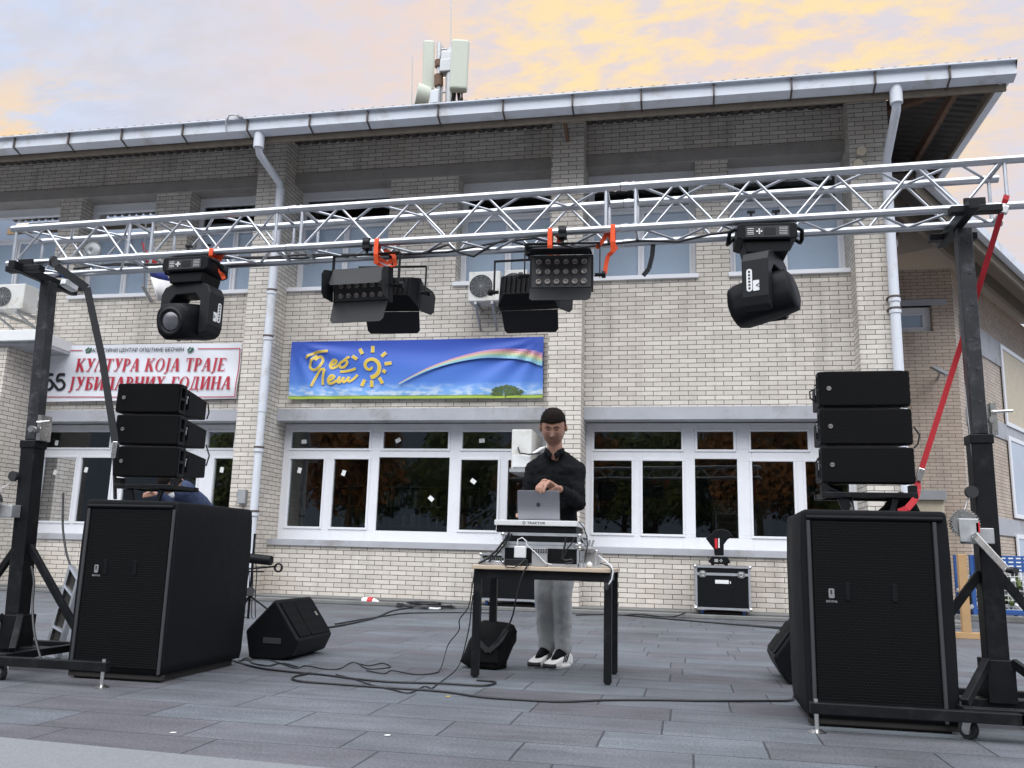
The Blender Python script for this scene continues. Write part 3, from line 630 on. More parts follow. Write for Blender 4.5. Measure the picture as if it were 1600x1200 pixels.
ro.add([ob(t0, 1.0, zg), ob(t1, 1.0, zg), ob(t1, -4, zg+1.5), ob(t0, -4, zg+1.5), ob(t0, 1.0, zg+.03), ob(t1, 1.0, zg+.03), ob(t1, -4, zg+1.53), ob(t0, -4, zg+1.53)], [(0, 1, 2, 3), (4, 5, 6, 7), (0, 1, 5, 4), (1, 2, 6, 5), (2, 3, 7, 6), (0, 3, 7, 4)])
ro.build('roof', M['soffit'], an)
q = MB(); obox(q, t0, t1, .98, 1.10, zg-.08, zg+.10); q.build('gutter', M['gutter'], an)
q = MB(); obox(q, t0, t1, .90, .95, zg-.25, zg-.02); obox(q, t0, t1, .35, .43, zg-.20, zg+.1); q.build('fascia', M['fascia'], an)
# entrance panel: grey headed beige cabinet against the annex wall
ca = thing('service_cabinet', 'beige wall cabinet with a grey hood below the red strap', 'cabinet', at(1440, 850, 17.9))
a = at(1384, 768, 17.8); b = at(1482, 812, 17.8)
q = MB(); q.box(a.x, b.x, 17.8, 18.29, at(1440, 781, 17.8).z, at(1440, 765, 17.8).z); q.build('hood', M['grey'], ca, bevel=.01)
q = MB(); q.box(a.x+.1, b.x-.03, 17.9, 18.29, .0, at(1440, 781, 17.8).z-.002); q.build('cabinet_body', M['cream'], ca, bevel=.01)
# floodlight on annex wall
fl = thing('wall_floodlight', 'slim grey floodlight on a bracket on the annex wall beside the red strap', 'floodlight', at(1468, 582, 17.9))
q = MB(); a = at(1459, 574, 18.0); b = at(1482, 586, 17.6); q.beam(a, b, .16, .05); q.build('lamp_body', M['grey'], fl, bevel=.01)
q = MB(); q.cyl(at(1468, 583, 17.9), at(1466, 590, 18.29), .025, 8); q.build('arm', M['galv'], fl)
# ================================================================ trees behind the photographer (they show in the panes)
def tree_mesh(nm, leafm, hgt, rad, nleaf):
    tr = MB(); tr.tube([(0, 0, 0), (.05, .02, hgt*.25), (-.05, .08, hgt*.5), (.02, 0, hgt*.85)], [.22, .17, .12, .03], 8)
    for i in range(9):
        a_ = random.uniform(0, 2*pi); z0 = hgt*random.uniform(.25, .7); l_ = rad*random.uniform(.5, .9)
        tr.tube([(0, 0, z0), (cos(a_)*l_*.5, sin(a_)*l_*.5, z0+l_*.35), (cos(a_)*l_, sin(a_)*l_, z0+l_*.6)], [.08, .05, .015], 6)
    lf = MB(); cl = []
    for i in range(44):
        a_ = random.uniform(0, 2*pi); ph = random.uniform(-.7, 1.0); rr = rad*random.uniform(.35, .95)
        cl.append((cos(a_)*rr*cos(ph), sin(a_)*rr*cos(ph), hgt*.62 + sin(ph)*hgt*.36, rad*random.uniform(.2, .4)))
    for i in range(nleaf):
        x_, y_, z_, r_ = random.choice(cl); d = Vector((random.gauss(0, 1), random.gauss(0, 1), random.gauss(0, 1))).normalized()*r_*random.uniform(.3, 1.1)
        p = Vector((x_, y_, z_))+d; n_ = Vector((random.gauss(0, 1), random.gauss(0, 1), random.gauss(0, 1))).normalized(); t_ = n_.orthogonal().normalized(); s_ = n_.cross(t_); w = random.uniform(.10, .22)
        lf.add([p-t_*w, p-s_*w*.6, p+t_*w, p+s_*w*.6], [(0, 1, 2, 3)])
    return tr, lf
kinds = []
for leafm, lab in (('leaf_o', 'autumn'), ('leaf_g', 'green')):
    t = thing('broadleaf_tree', lab, 'tree', (0, 0, 0), 'trees across the square', local=True)
    tr, lf = tree_mesh('t', leafm, 8.2, 3.0, 5200); tr.build('trunk', M['bark'], t); lf.build('crown', M[leafm], t); kinds.append(t)
spots = [(-17, -16, 0), (-11.5, -18, 1), (-6, -16, 0), (-1.5, -19, 1), (3.5, -16.5, 0), (8.5, -18, 1), (13, -15.5, 0), (19, -19, 1), (-24, -18, 1), (25, -15, 0), (-20, -25, 1), (-14, -26, 1), (-8.5, -25, 1), (-3.5, -26, 1), (1.5, -25, 1), (6.5, -26, 1), (11, -25, 1), (17, -26, 1)]
nth = ['%s tree counted from the left' % q for q in ('first second third fourth fifth sixth seventh eighth ninth tenth eleventh twelfth thirteenth fourteenth fifteenth sixteenth seventeenth eighteenth'.split())]
used = set(); order = sorted(range(len(spots)), key=lambda i: spots[i][0])
for rank, i in enumerate(order):
    x_, y_, k = spots[i]; o = kinds[k] if k not in used else dup(kinds[k]); used.add(k)
    o.location = (x_, y_, 0); o.rotation_euler = (0, 0, rank*1.3); o.scale = (1, 1, .9+.05*(rank % 4))
    o['label'] = ('orange autumn' if k == 0 else 'dark green') + ' broadleaf across the square, ' + nth[rank]
# ================================================================ on the wall: banners, air conditioners, flag
def wave(x_, z_, s_, amp):
    return amp*(sin(x_*3.1+z_*2.2+s_)+.6*sin(x_*7.3-z_*5.1+2*s_)+.4*sin(z_*9+x_*2+s_*3))
def banner_surface(c00, c10, c11, c01, fn, nx=70, nz=20):
    """bilinear cloth between four wall points"""
    g = MB(); vs = []
    for j in range(nz+1):
        for i in range(nx+1):
            s_, t_ = i/nx, j/nz
            p = (c00*(1-s_)+c10*s_)*(1-t_) + (c01*(1-s_)+c11*s_)*t_
            vs.append(fn(p, s_, t_))
    fs = [(j*(nx+1)+i, j*(nx+1)+i+1, (j+1)*(nx+1)+i+1, (j+1)*(nx+1)+i) for j in range(nz) for i in range(nx)]
    g.add(vs, fs, 0, True); return g
def banner_mat(kind):
    m, t, p = new_mat(kind); lk = t.links.new; p.inputs['Roughness'].default_value = 0.5
    uv = nd(t, 'ShaderNodeUVMap'); s = nd(t, 'ShaderNodeSeparateXYZ'); lk(uv.outputs[0], s.inputs[0])
    return m, t, p, s, lk
def set_uv(o, nx, nz):
    uvl = o.data.uv_layers.new(name='UVMap')
    for poly in o.data.polygons:
        for li in poly.loop_indices:
            vi = o.data.loops[li].vertex_index; i, j = vi % (nx+1), vi // (nx+1); uvl.data[li].uv = (i/nx, j/nz)
# --- blue banner
BY = WY-.05
c00, c10, c11, c01 = at(452, 624, BY), at(848.5, 622, BY), at(850, 526.5, BY), at(457, 534.5, BY)
def bfold(s_, t_):
    e = 0
    for (sx_, tx_) in ((0.0, 1.0), (1.0, 1.0)):           # folds fan out of the two upper corners
        dx, dy = (s_-sx_)*4.0, (t_-tx_); r_ = math.hypot(dx, dy)+1e-4; an_ = math.atan2(dy, abs(dx)+1e-6)
        e += .028*sin(an_*15)*math.exp(-r_*.75)*min(1, r_*3)
    e += .012*sin(pi*min(1, max(0, (t_-.25)*1.6)))*sin(s_*9+t_*6) * (1-abs(2*s_-1))
    return e
def bfn(p, s_=None, t_=None, lift=0.0):
    if s_ is None:
        s_ = (p.x-c01.x)/(c11.x-c01.x); zb = c00.z*(1-s_)+c10.z*s_; zt = c01.z*(1-s_)+c11.z*s_; t_ = (p.z-zb)/(zt-zb)
    return Vector((p.x, BY-.02-bfold(s_, t_)-lift, p.z-.03*sin(pi*s_)*max(0, t_-.5)*.6))
m, t, p, s, lk = banner_mat('blue_banner_print')
gr = nd(t, 'ShaderNodeValToRGB'); lk(s.outputs[1], gr.inputs[0]); e = gr.color_ramp.elements
e[0].position = 0; e[0].color = (.34, .50, .06, 1); e[1].position = 1; e[1].color = (.035, .085, .46, 1)
for pos, col in ((.035, (.42, .55, .08)), (.05, (.10, .18, .10)), (.065, (.20, .42, .72)), (.17, (.16, .36, .78)), (.28, (.085, .22, .66)), (.6, (.055, .15, .58))):
    q = e.new(pos); q.color = (*col, 1)
nn = nd(t, 'ShaderNodeTexNoise', inp={'Scale': 7.0, 'Detail': 5.0}); mp = nd(t, 'ShaderNodeMapping'); mp.inputs['Scale'].default_value = (3.5, 2.2, 1); uv2 = nd(t, 'ShaderNodeUVMap'); lk(uv2.outputs[0], mp.inputs[0]); lk(mp.outputs[0], nn.inputs['Vector'])
clm = nd(t, 'ShaderNodeMapRange', inp={'From Min': .26, 'From Max': .10, 'To Min': 0, 'To Max': 1}); lk(s.outputs[1], clm.inputs['Value'])
cln = nd(t, 'ShaderNodeMapRange', inp={'From Min': .45, 'From Max': .6}); lk(nn.outputs['Fac'], cln.inputs['Value'])
cut = nd(t, 'ShaderNodeMath', operation='GREATER_THAN', inp={1: .055}); lk(s.outputs[1], cut.inputs[0])
cm = nd(t, 'ShaderNodeMath', operation='MULTIPLY'); lk(clm.outputs[0], cm.inputs[0]); lk(cln.outputs[0], cm.inputs[1]); cm2 = nd(t, 'ShaderNodeMath', operation='MULTIPLY'); lk(cm.outputs[0], cm2.inputs[0]); lk(cut.outputs[0], cm2.inputs[1])
mxc = nd(t, 'ShaderNodeMix', data_type='RGBA'); lk(cm2.outputs[0], mxc.inputs[0]); lk(gr.outputs[0], mxc.inputs[6]); mxc.inputs[7].default_value = (.55, .66, .78, 1)
lk(mxc.outputs[2], p.inputs['Base Color']); M['bluebanner'] = m
bb = thing('summer_banner', 'blue banner with yellow sun logo, rainbow streak and tree below', 'banner', (c00+c10)/2)
cl_ = banner_surface(c00, c10, c11, c01, lambda p, a, b: bfn(p, a, b)).build('banner_cloth', M['bluebanner'], bb); set_uv(cl_, 70, 20)
def bpt(u, v, lift=.004): return bfn(at(u, v, BY), lift=lift)
def stroke(mb, pts, w, mi=0, lift=.004, fn=bpt, taper=None):
    """flat brush stroke through photo points, laid on the cloth"""
    P = [Vector(q) for q in pts]; n = len(P); sm = []
    for i in range(n-1):                                   # Catmull-Rom
        p0, p1, p2, p3 = P[max(0, i-1)], P[i], P[i+1], P[min(n-1, i+2)]
        for k in range(6):
            tt = k/6; sm.append(.5*((2*p1)+(p2-p0)*tt+(2*p0-5*p1+4*p2-p3)*tt**2+(3*p1-p0-3*p2+p3)*tt**3))
    sm.append(P[-1]); vs = []
    for i, q in enumerate(sm):
        d = (sm[min(len(sm)-1, i+1)]-sm[max(0, i-1)]); d = d.normalized() if d.length > 0 else Vector((1, 0)); nn_ = Vector((-d.y, d.x))
        ww = w*(taper(i/(len(sm)-1)) if taper else 1)
        for s_ in (-1, 1): r_ = q+nn_*s_*ww/2; vs.append(fn(r_.x, r_.y, lift))
    mb.add(vs, [(2*i, 2*i+1, 2*i+3, 2*i+2) for i in range(len(sm)-1)], mi)
M['yellow'] = mat('yellow_print', (0.72, 0.50, 0.05), 0.5, var=0.08)
M['paleprint'] = mat('pale_print_edge', (0.55, 0.60, 0.62), 0.5)
def zz(pts): return [(440+a*.2625, 520+b*.2625) for a, b in pts]    # from the 1600 px wide close-up
lg = MB()
letters = [[(150, 155), (170, 135), (215, 118), (282, 110)], [(215, 135), (185, 165), (172, 205), (195, 222), (228, 208), (248, 170), (240, 145), (218, 150), (205, 165)],
           [(290, 195), (320, 185), (330, 170), (312, 165), (292, 190), (300, 212), (325, 205), (345, 192)], [(372, 170), (350, 185), (352, 205), (375, 205), (395, 180), (385, 165), (372, 172), (400, 150), (410, 152)],
           [(182, 322), (205, 270), (235, 225), (262, 218)], [(262, 218), (250, 265), (248, 312)],
           [(282, 290), (308, 278), (318, 262), (300, 258), (282, 285), (292, 305), (318, 298), (335, 285)],
           [(352, 262), (340, 290), (350, 298), (375, 270)], [(375, 265), (368, 288), (380, 295), (405, 265)], [(405, 262), (398, 285), (412, 290), (440, 268), (455, 250)], [(350, 233), (400, 228), (445, 215)]]
for lt in letters: stroke(lg, zz(lt), 4.5, 1, .012)
for lt in letters: stroke(lg, zz(lt), 3.3, 0, .015)
sun_sp = [(533+math.cos(a)*r_*1.0, 202+math.sin(a)*r_) for a, r_ in [(i*.28+.3, 8+i*2.15) for i in range(28)]]
stroke(lg, zz(sun_sp), 7.2, 1, .012, taper=lambda q: .55+.45*q); stroke(lg, zz(sun_sp), 5.8, 0, .015, taper=lambda q: .55+.45*q)
for a_, b_ in (((468, 95), (485, 128)), ((546, 78), (545, 118)), ((625, 118), (598, 142)), ((660, 182), (618, 188)), ((625, 238), (605, 226)), ((605, 305), (585, 268)), ((540, 325), (540, 285)), ((480, 320), (498, 280)), ((425, 140), (455, 160))):
    stroke(lg, zz([a_, ((a_[0]+b_[0])/2, (a_[1]+b_[1])/2), b_]), 6.0, 1, .012); stroke(lg, zz([a_, ((a_[0]+b_[0])/2, (a_[1]+b_[1])/2), b_]), 4.6, 0, .015)
lg.build('logo', [M['yellow'], M['paleprint']], bb)
rb = MB(); rcol = [(.50, .26, .46), (.66, .38, .34), (.62, .56, .34), (.34, .58, .42), (.26, .52, .68)]
path = [(705, 308), (800, 258), (920, 205), (1060, 160), (1220, 130), (1380, 128), (1480, 140), (1556, 165)]
for k, cc in enumerate(rcol):
    M['rb%d' % k] = mat('rainbow_print_%d' % k, cc, 0.5, var=.03)
    off = (k-2)
    pp = [(x_, y_+off*(2+13*((x_-705)/850)**1.3)) for x_, y_ in path]
    stroke(rb, zz(pp), 4.6, k, .032+.0006*k, taper=lambda q: .12+1.0*q**1.2)
rb.build('rainbow', [M['rb%d' % k] for k in range(5)], bb)
tb = MB(); M['treeprint'] = mat('tree_print', (0.07, 0.12, 0.03), 0.6, var=.4, vscale=30)
stroke(tb, zz([(1334, 392), (1333, 375), (1332, 355)]), 1.6, 0, .012)
for i in range(130):
    a_ = random.uniform(0, 2*pi); r_ = math.sqrt(random.random()); uu = 1342+cos(a_)*92*r_; vv = 345+sin(a_)*30*r_ + abs(uu-1342)*.12
    if vv > 372: continue
    q = zz([(uu-10, vv), (uu, vv-random.uniform(1, 6)), (uu+10, vv)]); stroke(tb, q, 1.6, 0, .012)
tb.build('tree_print', M['treeprint'], bb)
# --- white banner
d00, d10, d11, d01 = at(40, 629, BY), at(371, 623, BY), at(379.5, 536.5, BY), at(45, 541, BY)
def wfold(s_, t_):
    return .010*sin(s_*21+t_*4)*(.3+t_*.4) + .018*sin((s_-1)*14+t_*7)*math.exp(-(1-s_)*5) + .008*sin(s_*7+t_*9)
def wfn(p, s_=None, t_=None, lift=0.0):
    if s_ is None:
        s_ = (p.x-d01.x)/(d11.x-d01.x); zb = d00.z*(1-s_)+d10.z*s_; zt = d01.z*(1-s_)+d11.z*s_; t_ = (p.z-zb)/(zt-zb)
    return Vector((p.x, BY-.03-wfold(s_, t_)-lift, p.z))
M['whitebanner'] = mat('white_banner_cloth', (0.74, 0.76, 0.80), 0.5, var=.04, vscale=2)
wb = thing('anniversary_banner', 'white banner with red Cyrillic lettering and a black 55', 'banner', (d00+d10)/2)
banner_surface(d00, d10, d11, d01, lambda p, a, b: wfn(p, a, b)).build('banner_cloth', M['whitebanner'], wb)
M['redprint'] = mat('red_print', (0.46, 0.025, 0.05), 0.5, var=.05)
def wpt(u, v, lift=.004): return wfn(at(u, v, BY), lift=lift)
def wz(a, b): return (60+a*.20625, 530+b*.20625)
def wplace(mb, txt, a0, b0, a1, b1, h, shear, bold, mi=0, serif=False):
    """text between close-up points (a0,b0) and (a1,b1) on its baseline, cap height h close-up px"""
    vs, fs = serif_text(txt) if serif else text_mesh(txt, 1.0, 0, bold)
    x0 = min(v.x for v in vs); x1 = max(v.x for v in vs); y0 = 0; y1 = 1.0 if serif else .73
    out = []
    for v in vs:
        s_ = (v.x-x0)/(x1-x0); hh = v.y/y1
        a = a0+(a1-a0)*s_+shear*hh*h; b = b0+(b1-b0)*s_-hh*h
        out.append(wpt(*wz(a, b), lift=.016))
    mb.add(out, fs, mi)
# bold roman capitals built from stems, hairlines and serifs
def serif_text(txt):
    V, Fq = [], []
    def quad(*p): k = len(V); V.extend(Vector((a, b, 0)) for a, b in p); Fq.append(tuple(range(k, k+len(p))))
    def stem(x, y0=0, y1=1, w=.22, sf=True):
        quad((x, y0), (x+w, y0), (x+w, y1), (x, y1))
        if sf:
            for yy in (y0, y1-.045): quad((x-.07, yy), (x+w+.07, yy), (x+w+.07, yy+.045), (x-.07, yy+.045))
    def bar(x0, x1, y, h=.075):
        h = max(h, .06)
        quad((x0, y), (x1, y), (x1, y+h), (x0, y+h))
    def diag(x0, y0, x1, y1, w):
        w = w*1.18
        quad((x0, y0), (x0+w, y0), (x1+w, y1), (x1, y1))
    def arc(cx_, cy_, rx, ry, w, hw, a0=0, a1=2*pi, n=18):
        for i in range(n):
            a, b = a0+(a1-a0)*i/n, a0+(a1-a0)*(i+1)/n
            f = lambda q, e: (cx_+(rx-e*w)*cos(q), cy_+(ry-e*hw)*sin(q))
            quad(f(a, 0), f(b, 0), f(b, 1), f(a, 1))
    pen = [0.0]
    def glyph(ch, ox):
        k0 = len(V)
        if ch == 'К': stem(.07); diag(.62, 1, .24, .48, .10); diag(.27, .55, .58, 0, .22); bar(.52, .82, 0, .045); bar(.5, .8, .955, .045); wd = .86
        elif ch == 'У': diag(.27, 0, .62, 1, .09); diag(.36, .38, .08, 1, .21); bar(.0, .36, .955, .045); bar(.52, .8, .955, .045); bar(.12, .34, 0, .08); wd = .82
        elif ch == 'Л': diag(.03, .06, .22, 1, .08); stem(.52); bar(.15, .6, .93, .07); bar(.0, .2, 0, .1); wd = .82
        elif ch == 'Т': stem(.29); bar(.02, .75, .93, .07); quad((.02, .74), (.07, .74), (.09, .93), (.02, .93)); quad((.70, .74), (.75, .74), (.75, .93), (.68, .93)); wd = .8
        elif ch == 'Р': stem(.07); arc(.30, .72, .36, .28, .18, .07, -pi/2, pi/2, 10); bar(.2, .32, .93, .07); bar(.2, .32, .44, .07); wd = .72
        elif ch == 'А': diag(.06, 0, .36, 1, .08); diag(.56, 0, .34, 1, .21); bar(.2, .6, .30, .06); bar(-.02, .24, 0, .045); bar(.48, .86, 0, .045); wd = .88
        elif ch == 'О': arc(.43, .5, .42, .52, .19, .06); wd = .9
        elif ch == 'Ј': quad((.16, -.12), (.35, -.02), (.35, 1), (.16, 1)); bar(.09, .42, .955, .045); bar(.0, .24, -.18, .09); wd = .48
        elif ch == 'Е': stem(.07); bar(.2, .66, .93, .07); bar(.2, .52, .48, .06); bar(.2, .68, 0, .07); quad((.62, .76), (.67, .76), (.67, .93), (.60, .93)); quad((.64, .0), (.69, .0), (.70, .22), (.66, .22)); wd = .74
        elif ch == 'Б': stem(.07); bar(.2, .64, .93, .07); arc(.30, .29, .36, .30, .18, .07, -pi/2, pi/2, 10); bar(.2, .32, 0, .07); bar(.2, .32, .52, .07); quad((.60, .76), (.65, .76), (.65, .93), (.58, .93)); wd = .72
        elif ch == 'И': stem(.07); stem(.60); diag(.24, .12, .56, .88, .08); wd = .90
        elif ch == 'Н': stem(.07); stem(.60); bar(.2, .64, .47, .07); wd = .90
        elif ch == 'Х': diag(.52, 0, .06, 1, .21); diag(.10, 0, .60, 1, .08); bar(0, .3, 0, .045); bar(.46, .82, 0, .045); bar(0, .34, .955, .045); bar(.5, .78, .955, .045); wd = .84
        elif ch == 'Г': stem(.07); bar(.2, .64, .93, .07); quad((.59, .72), (.65, .72), (.65, .93), (.57, .93)); wd = .68
        elif ch == 'Д': diag(.12, .06, .28, 1, .08); quad((.50, .06), (.69, .06), (.69, 1), (.50, 1)); bar(.22, .72, .93, .07); bar(.02, .82, 0, .07); quad((.02, -.16), (.08, -.16), (.08, .03), (.02, .03)); quad((.76, -.16), (.82, -.16), (.82, .03), (.76, .03)); wd = .86
        else: wd = .38
        for q in V[k0:]: q.x += ox
        return wd + .05
    for ch in txt: pen[0] += glyph(ch, pen[0])
    return V, Fq
wt = MB()
wplace(wt, 'КУЛТУРА КОЈА ТРАЈЕ', 292, 250, 1418, 244, 98, .20, 0, 0, True)
wplace(wt, 'ЈУБИЛАРНИХ ГОДИНА', 238, 388, 1466, 384, 98, .20, 0, 0, True)
wplace(wt, 'КУЛТУРНИ ЦЕНТАР ОПШТИНЕ БЕОЧИН', 420, 101, 1112, 95, 28, .22, .012, 1)
for a, b in (((70, 93), (345, 89)), ((1220, 77), (1538, 73)), ((60, 441), (1502, 440)), ((1536, 73), (1500, 440))):
    stroke(wt, [wz(*a), wz((a[0]+b[0])/2, (a[1]+b[1])/2), wz(*b)], 1.3, 0, .014, wpt)
for pts in ([(122, 272), (85, 274), (72, 318), (98, 312), (118, 342), (112, 372), (85, 386), (60, 368)], [(213, 272), (165, 274), (152, 318), (182, 312), (206, 340), (198, 372), (165, 386), (140, 360), (118, 330)]):
    stroke(wt, [wz(*q) for q in pts], 4.2, 2, .015, wpt)
M['greenprint'] = mat('green_emblem_print', (0.03, 0.10, 0.07), 0.6)
for ox in (385, 1160):
    for pts in ([(-15, 105), (10, 95), (20, 70)], [(-18, 90), (0, 75), (5, 65)], [(0, 105), (22, 90), (24, 70)]):
        stroke(wt, [wz(ox+a, b) for a, b in pts], 2.4, 3, .015, wpt)
wt.build('lettering', [M['redprint'], M['ink'], M['ink'], M['greenprint']], wb)
# --- air conditioners
def aircon(name, label, x0, x1, y0, dep, z0, z1, fan=True):
    t = thing(name, label, 'air conditioner', ((x0+x1)/2, y0+dep/2, z0), 'air conditioner outdoor units')
    q = MB(); q.box(x0, x1, y0, y0+dep, z0, z1); q.build('casing', M['acwhite'], t, bevel=.015)
    h_ = z1-z0; r_ = h_*.38; cxx = x0+(x1-x0)*.40; czz = (z0+z1)/2
    q = MB(); q.cyl((cxx, y0-.001, czz), (cxx, y0-.004, czz), r_, 28); q.build('fan_opening', M['void'], t)
    q = MB()
    for k in range(1, 8): q.torus((cxx, y0-.012, czz), r_*k/7, .003, 'Y', 28, 5)
    for k in range(12): a_ = pi*k/6; q.cyl((cxx, y0-.012, czz), (cxx+cos(a_)*r_, y0-.012, czz+sin(a_)*r_), .003, 5)
    q.build('fan_guard', M['grey'], t)
    q = MB(); q.box(x0+.1, x0+.14, y0, WY-.002, z0-.05, z0-.005); q.box(x1-.14, x1-.1, y0, WY-.002, z0-.05, z0-.005); q.beam((x0+.12, y0+.02, z0-.05), (x0+.12, WY-.01, z0-.35), .03, .03); q.beam((x1-.12, y0+.02, z0-.05), (x1-.12, WY-.01, z0-.35), .03, .03); q.build('bracket', M['galv'], t)
    return t
y_ = 12.62
a = at(731, 471, y_); b = at(780, 423, y_)
aircon('air_conditioner', 'white air conditioner unit under the upper window between the two lamp panels', a.x, b.x+.02, y_, .32, a.z, b.z)
a2 = at(787, 468, 12.75); b2 = at(812, 421, 12.75)
aircon('air_conditioner', 'second white air conditioner half hidden behind the right floodlight pair', a2.x, b2.x+.12, 12.75, .28, a2.z, b2.z)
y_ = 12.15; a = at(-22, 493, y_); b = at(33, 443, y_)
aircon('air_conditioner', 'weathered white air conditioner on the porch slab at left edge', a.x, at(36, 470, y_).x, y_, .34, a.z+.1, b.z)
y_ = 12.75; a = at(804, 735, y_); b = at(836, 675, y_)
t = thing('air_conditioner', 'white air conditioner seen side on behind the standing man', 'air conditioner', (a.x, y_, a.z), 'air conditioner outdoor units')
q = MB(); q.box(a.x, b.x, y_-.28, RY-.03, a.z, b.z); q.build('casing', M['acwhite'], t, bevel=.012)
q = MB(); q.box(a.x+.02, b.x-.02, y_-.295, y_-.281, a.z+.02, a.z+.2); q.build('valve_cover', M['white2'], t, bevel=.004)
q = MB(); q.tube([(a.x+.10, y_-.29, a.z+.31), (a.x+.14, y_-.36, a.z+.22), (b.x-.02, y_-.36, a.z+.2), (b.x+.12, y_-.2, a.z+.24)], .012, 8); q.build('hose', M['cable'], t)
q = MB(); q.tube([(b.x+.2, RY-.05, b.z-.12), (b.x+.12, y_-.2, b.z-.28), (b.x+.02, y_-.25, b.z-.36)], .022, 8); q.build('pipe', M['white2'], t)
q = MB(); q.box(a.x-.02, b.x+.02, y_-.3, RY-.03, a.z-.05, a.z-.002); q.build('bracket', M['galv'], t)
# --- flag on a wall bracket
fp = at(236, 470, WY-.02); ft = at(226, 378, 12.55)
t = thing('wall_flag', 'red, blue and white flag hanging from a bracket above the white banner', 'flag', fp)
q = MB(); q.cyl(fp, fp+Vector((-.02, -.25, .2)), .03, 8); q.cyl(fp+Vector((-.02, -.2, .15)), at(228, 350, 12.2), .016, 8); q.build('pole', M['galv'], t)
f = MB()
def fl_(u, v, k): return at(u, v, 12.5+.06*sin(k*1.9))
rows = [[(221, 376), (230, 392), (236, 398)], [(228, 410), (240, 415), (252, 418)], [(235, 432), (248, 436), (268, 440)], [(246, 470), (252, 470), (262, 466)]]
for (r0, r1, mi) in ((0, 1, 0), (1, 2, 1), (2, 3, 2)):
    k0 = len(f.v); f.add([fl_(*p_, i+r0) for i, p_ in enumerate(rows[r0])] + [fl_(*p_, i+r1) for i, p_ in enumerate(rows[r1])], [(0, 1, 4, 3), (1, 2, 5, 4)], mi, True)
fo_ = f.build('cloth', [M['flagr'], M['flagb'], M['flagw']], t); md = fo_.modifiers.new('thickness', 'SOLIDIFY'); md.thickness = .004
# --- satellite dish outside the upper left window
p = at(147, 394, 12.8); t = thing('satellite_dish', 'small grey satellite dish by the upper left window behind the truss', 'satellite dish', p)
q = MB(); q.loft([[p+Vector((cos(a_)*r_, -.10+r_*r_*1.1, sin(a_)*r_)) for a_ in [2*pi*i/16 for i in range(16)]] for r_ in (.02, .08, .14, .19)], cap=False); o_ = q.build('reflector', M['galv'], t); o_.modifiers.new('thickness', 'SOLIDIFY').thickness = .01
q = MB(); q.cyl(p+Vector((0, -.08, 0)), (p.x, WY, p.z-.1), .018, 8); q.cyl(p+Vector((0, -.08, -.15)), p+Vector((0, -.3, -.02)), .01, 6); q.build('arm', M['galv'], t)
# ================================================================ antennas on the roof
AY = 14.2
def ap(u, v, Y=AY): return at(u, v, Y)
am = thing('antenna_mast', 'mobile phone antenna mast with two tall pale green panels on the roof', 'antenna mast', ap(690, 168))
q = MB(); q.cyl(ap(686, 175), ap(686, 68), .045, 10); q.cyl(ap(703, 178), ap(704, 78), .09, 12); q.cyl(ap(690, 178), ap(692, 72), .015, 6); q.cyl(ap(704, 78), ap(705, -30), .012, 6)
for v in (78, 117, 145): q.cyl(ap(686, v), ap(703, v-2), .02, 6)
q.cyl(ap(687, 101), ap(698, 108), .03, 6); q.build('mast', M['galv'], am)
q = MB(); q.cyl(ap(685.5, 105), ap(685.5, 95), .075, 10); q.cyl(ap(685.5, 135), ap(685.5, 118), .085, 10); q.build('mast_band', M['rust'], am)
q = MB(); q.beam(ap(700, 104), ap(702, 83), .26, .2); q.beam(ap(700, 116), ap(701, 96), .28, .22); q.build('radio_unit', M['galv'], am, bevel=.02)
for (u0, v0, u1, v1, yy) in ((669, 145, 670.5, 66, .3), (716, 143, 720, 65, -.25)):
    q = MB(); a = ap(u0, v0, AY+yy); b = ap(u1, v1, AY+yy); w = .19 if u0 < 700 else .26; q.beam(a, b, w*1.25 if u0 > 700 else .22, .20, 0, (.25, -1, 0)); q.build('panel_antenna', M['antenna'], am, bevel=.05, seg=3)
q = MB()
for i in range(9):
    a = ap(706+i*2.1, 142, AY-.2); q.tube([a, a+Vector((random.uniform(-.04, .04), .05, -.2)), ap(704+i*1.2, 168, AY)], .014, 5)
q.build('feeder_cable', M['cable'], am)
q = MB(); a = ap(673, 166); b = ap(688, 143); q.box(a.x, b.x, AY-.1, AY+.1, a.z, b.z); q.build('junction_cabinet', M['gutter'], am, bevel=.02)
t = thing('roof_dish', 'grey drum dish antenna on the roof left of the mast', 'dish antenna', ap(652, 166))
q = MB(); a = ap(650, 150); q.cyl(a, a+Vector((.22, .1, -.03)), .25, 20, 0, .22); q.build('drum', M['antenna'], t, bevel=.02)
q = MB(); q.cyl(ap(643, 172), ap(644.5, 88), .01, 6); q.cyl(ap(642, 168), ap(658, 168), .03, 6); q.build('rod', M['galv'], t)
p = at(370, 186, EY-.02); t = thing('eave_lamp', 'thin curved lamp bracket on the gutter above the left downpipe', 'lamp', at(353, 200, EY-.06))
q = MB(); q.tube([at(354, 207, EY-.06), at(353, 190, EY-.08), at(358, 180, EY-.1), at(366, 179, EY-.1), at(377, 183, EY-.1)], .013, 6); q.build('arm', M['galv'], t)
q = MB(); q.beam(at(371, 180.5, EY-.1), at(379, 184.5, EY-.1), .06, .04); q.build('lamp_head', M['grey'], t, bevel=.01)
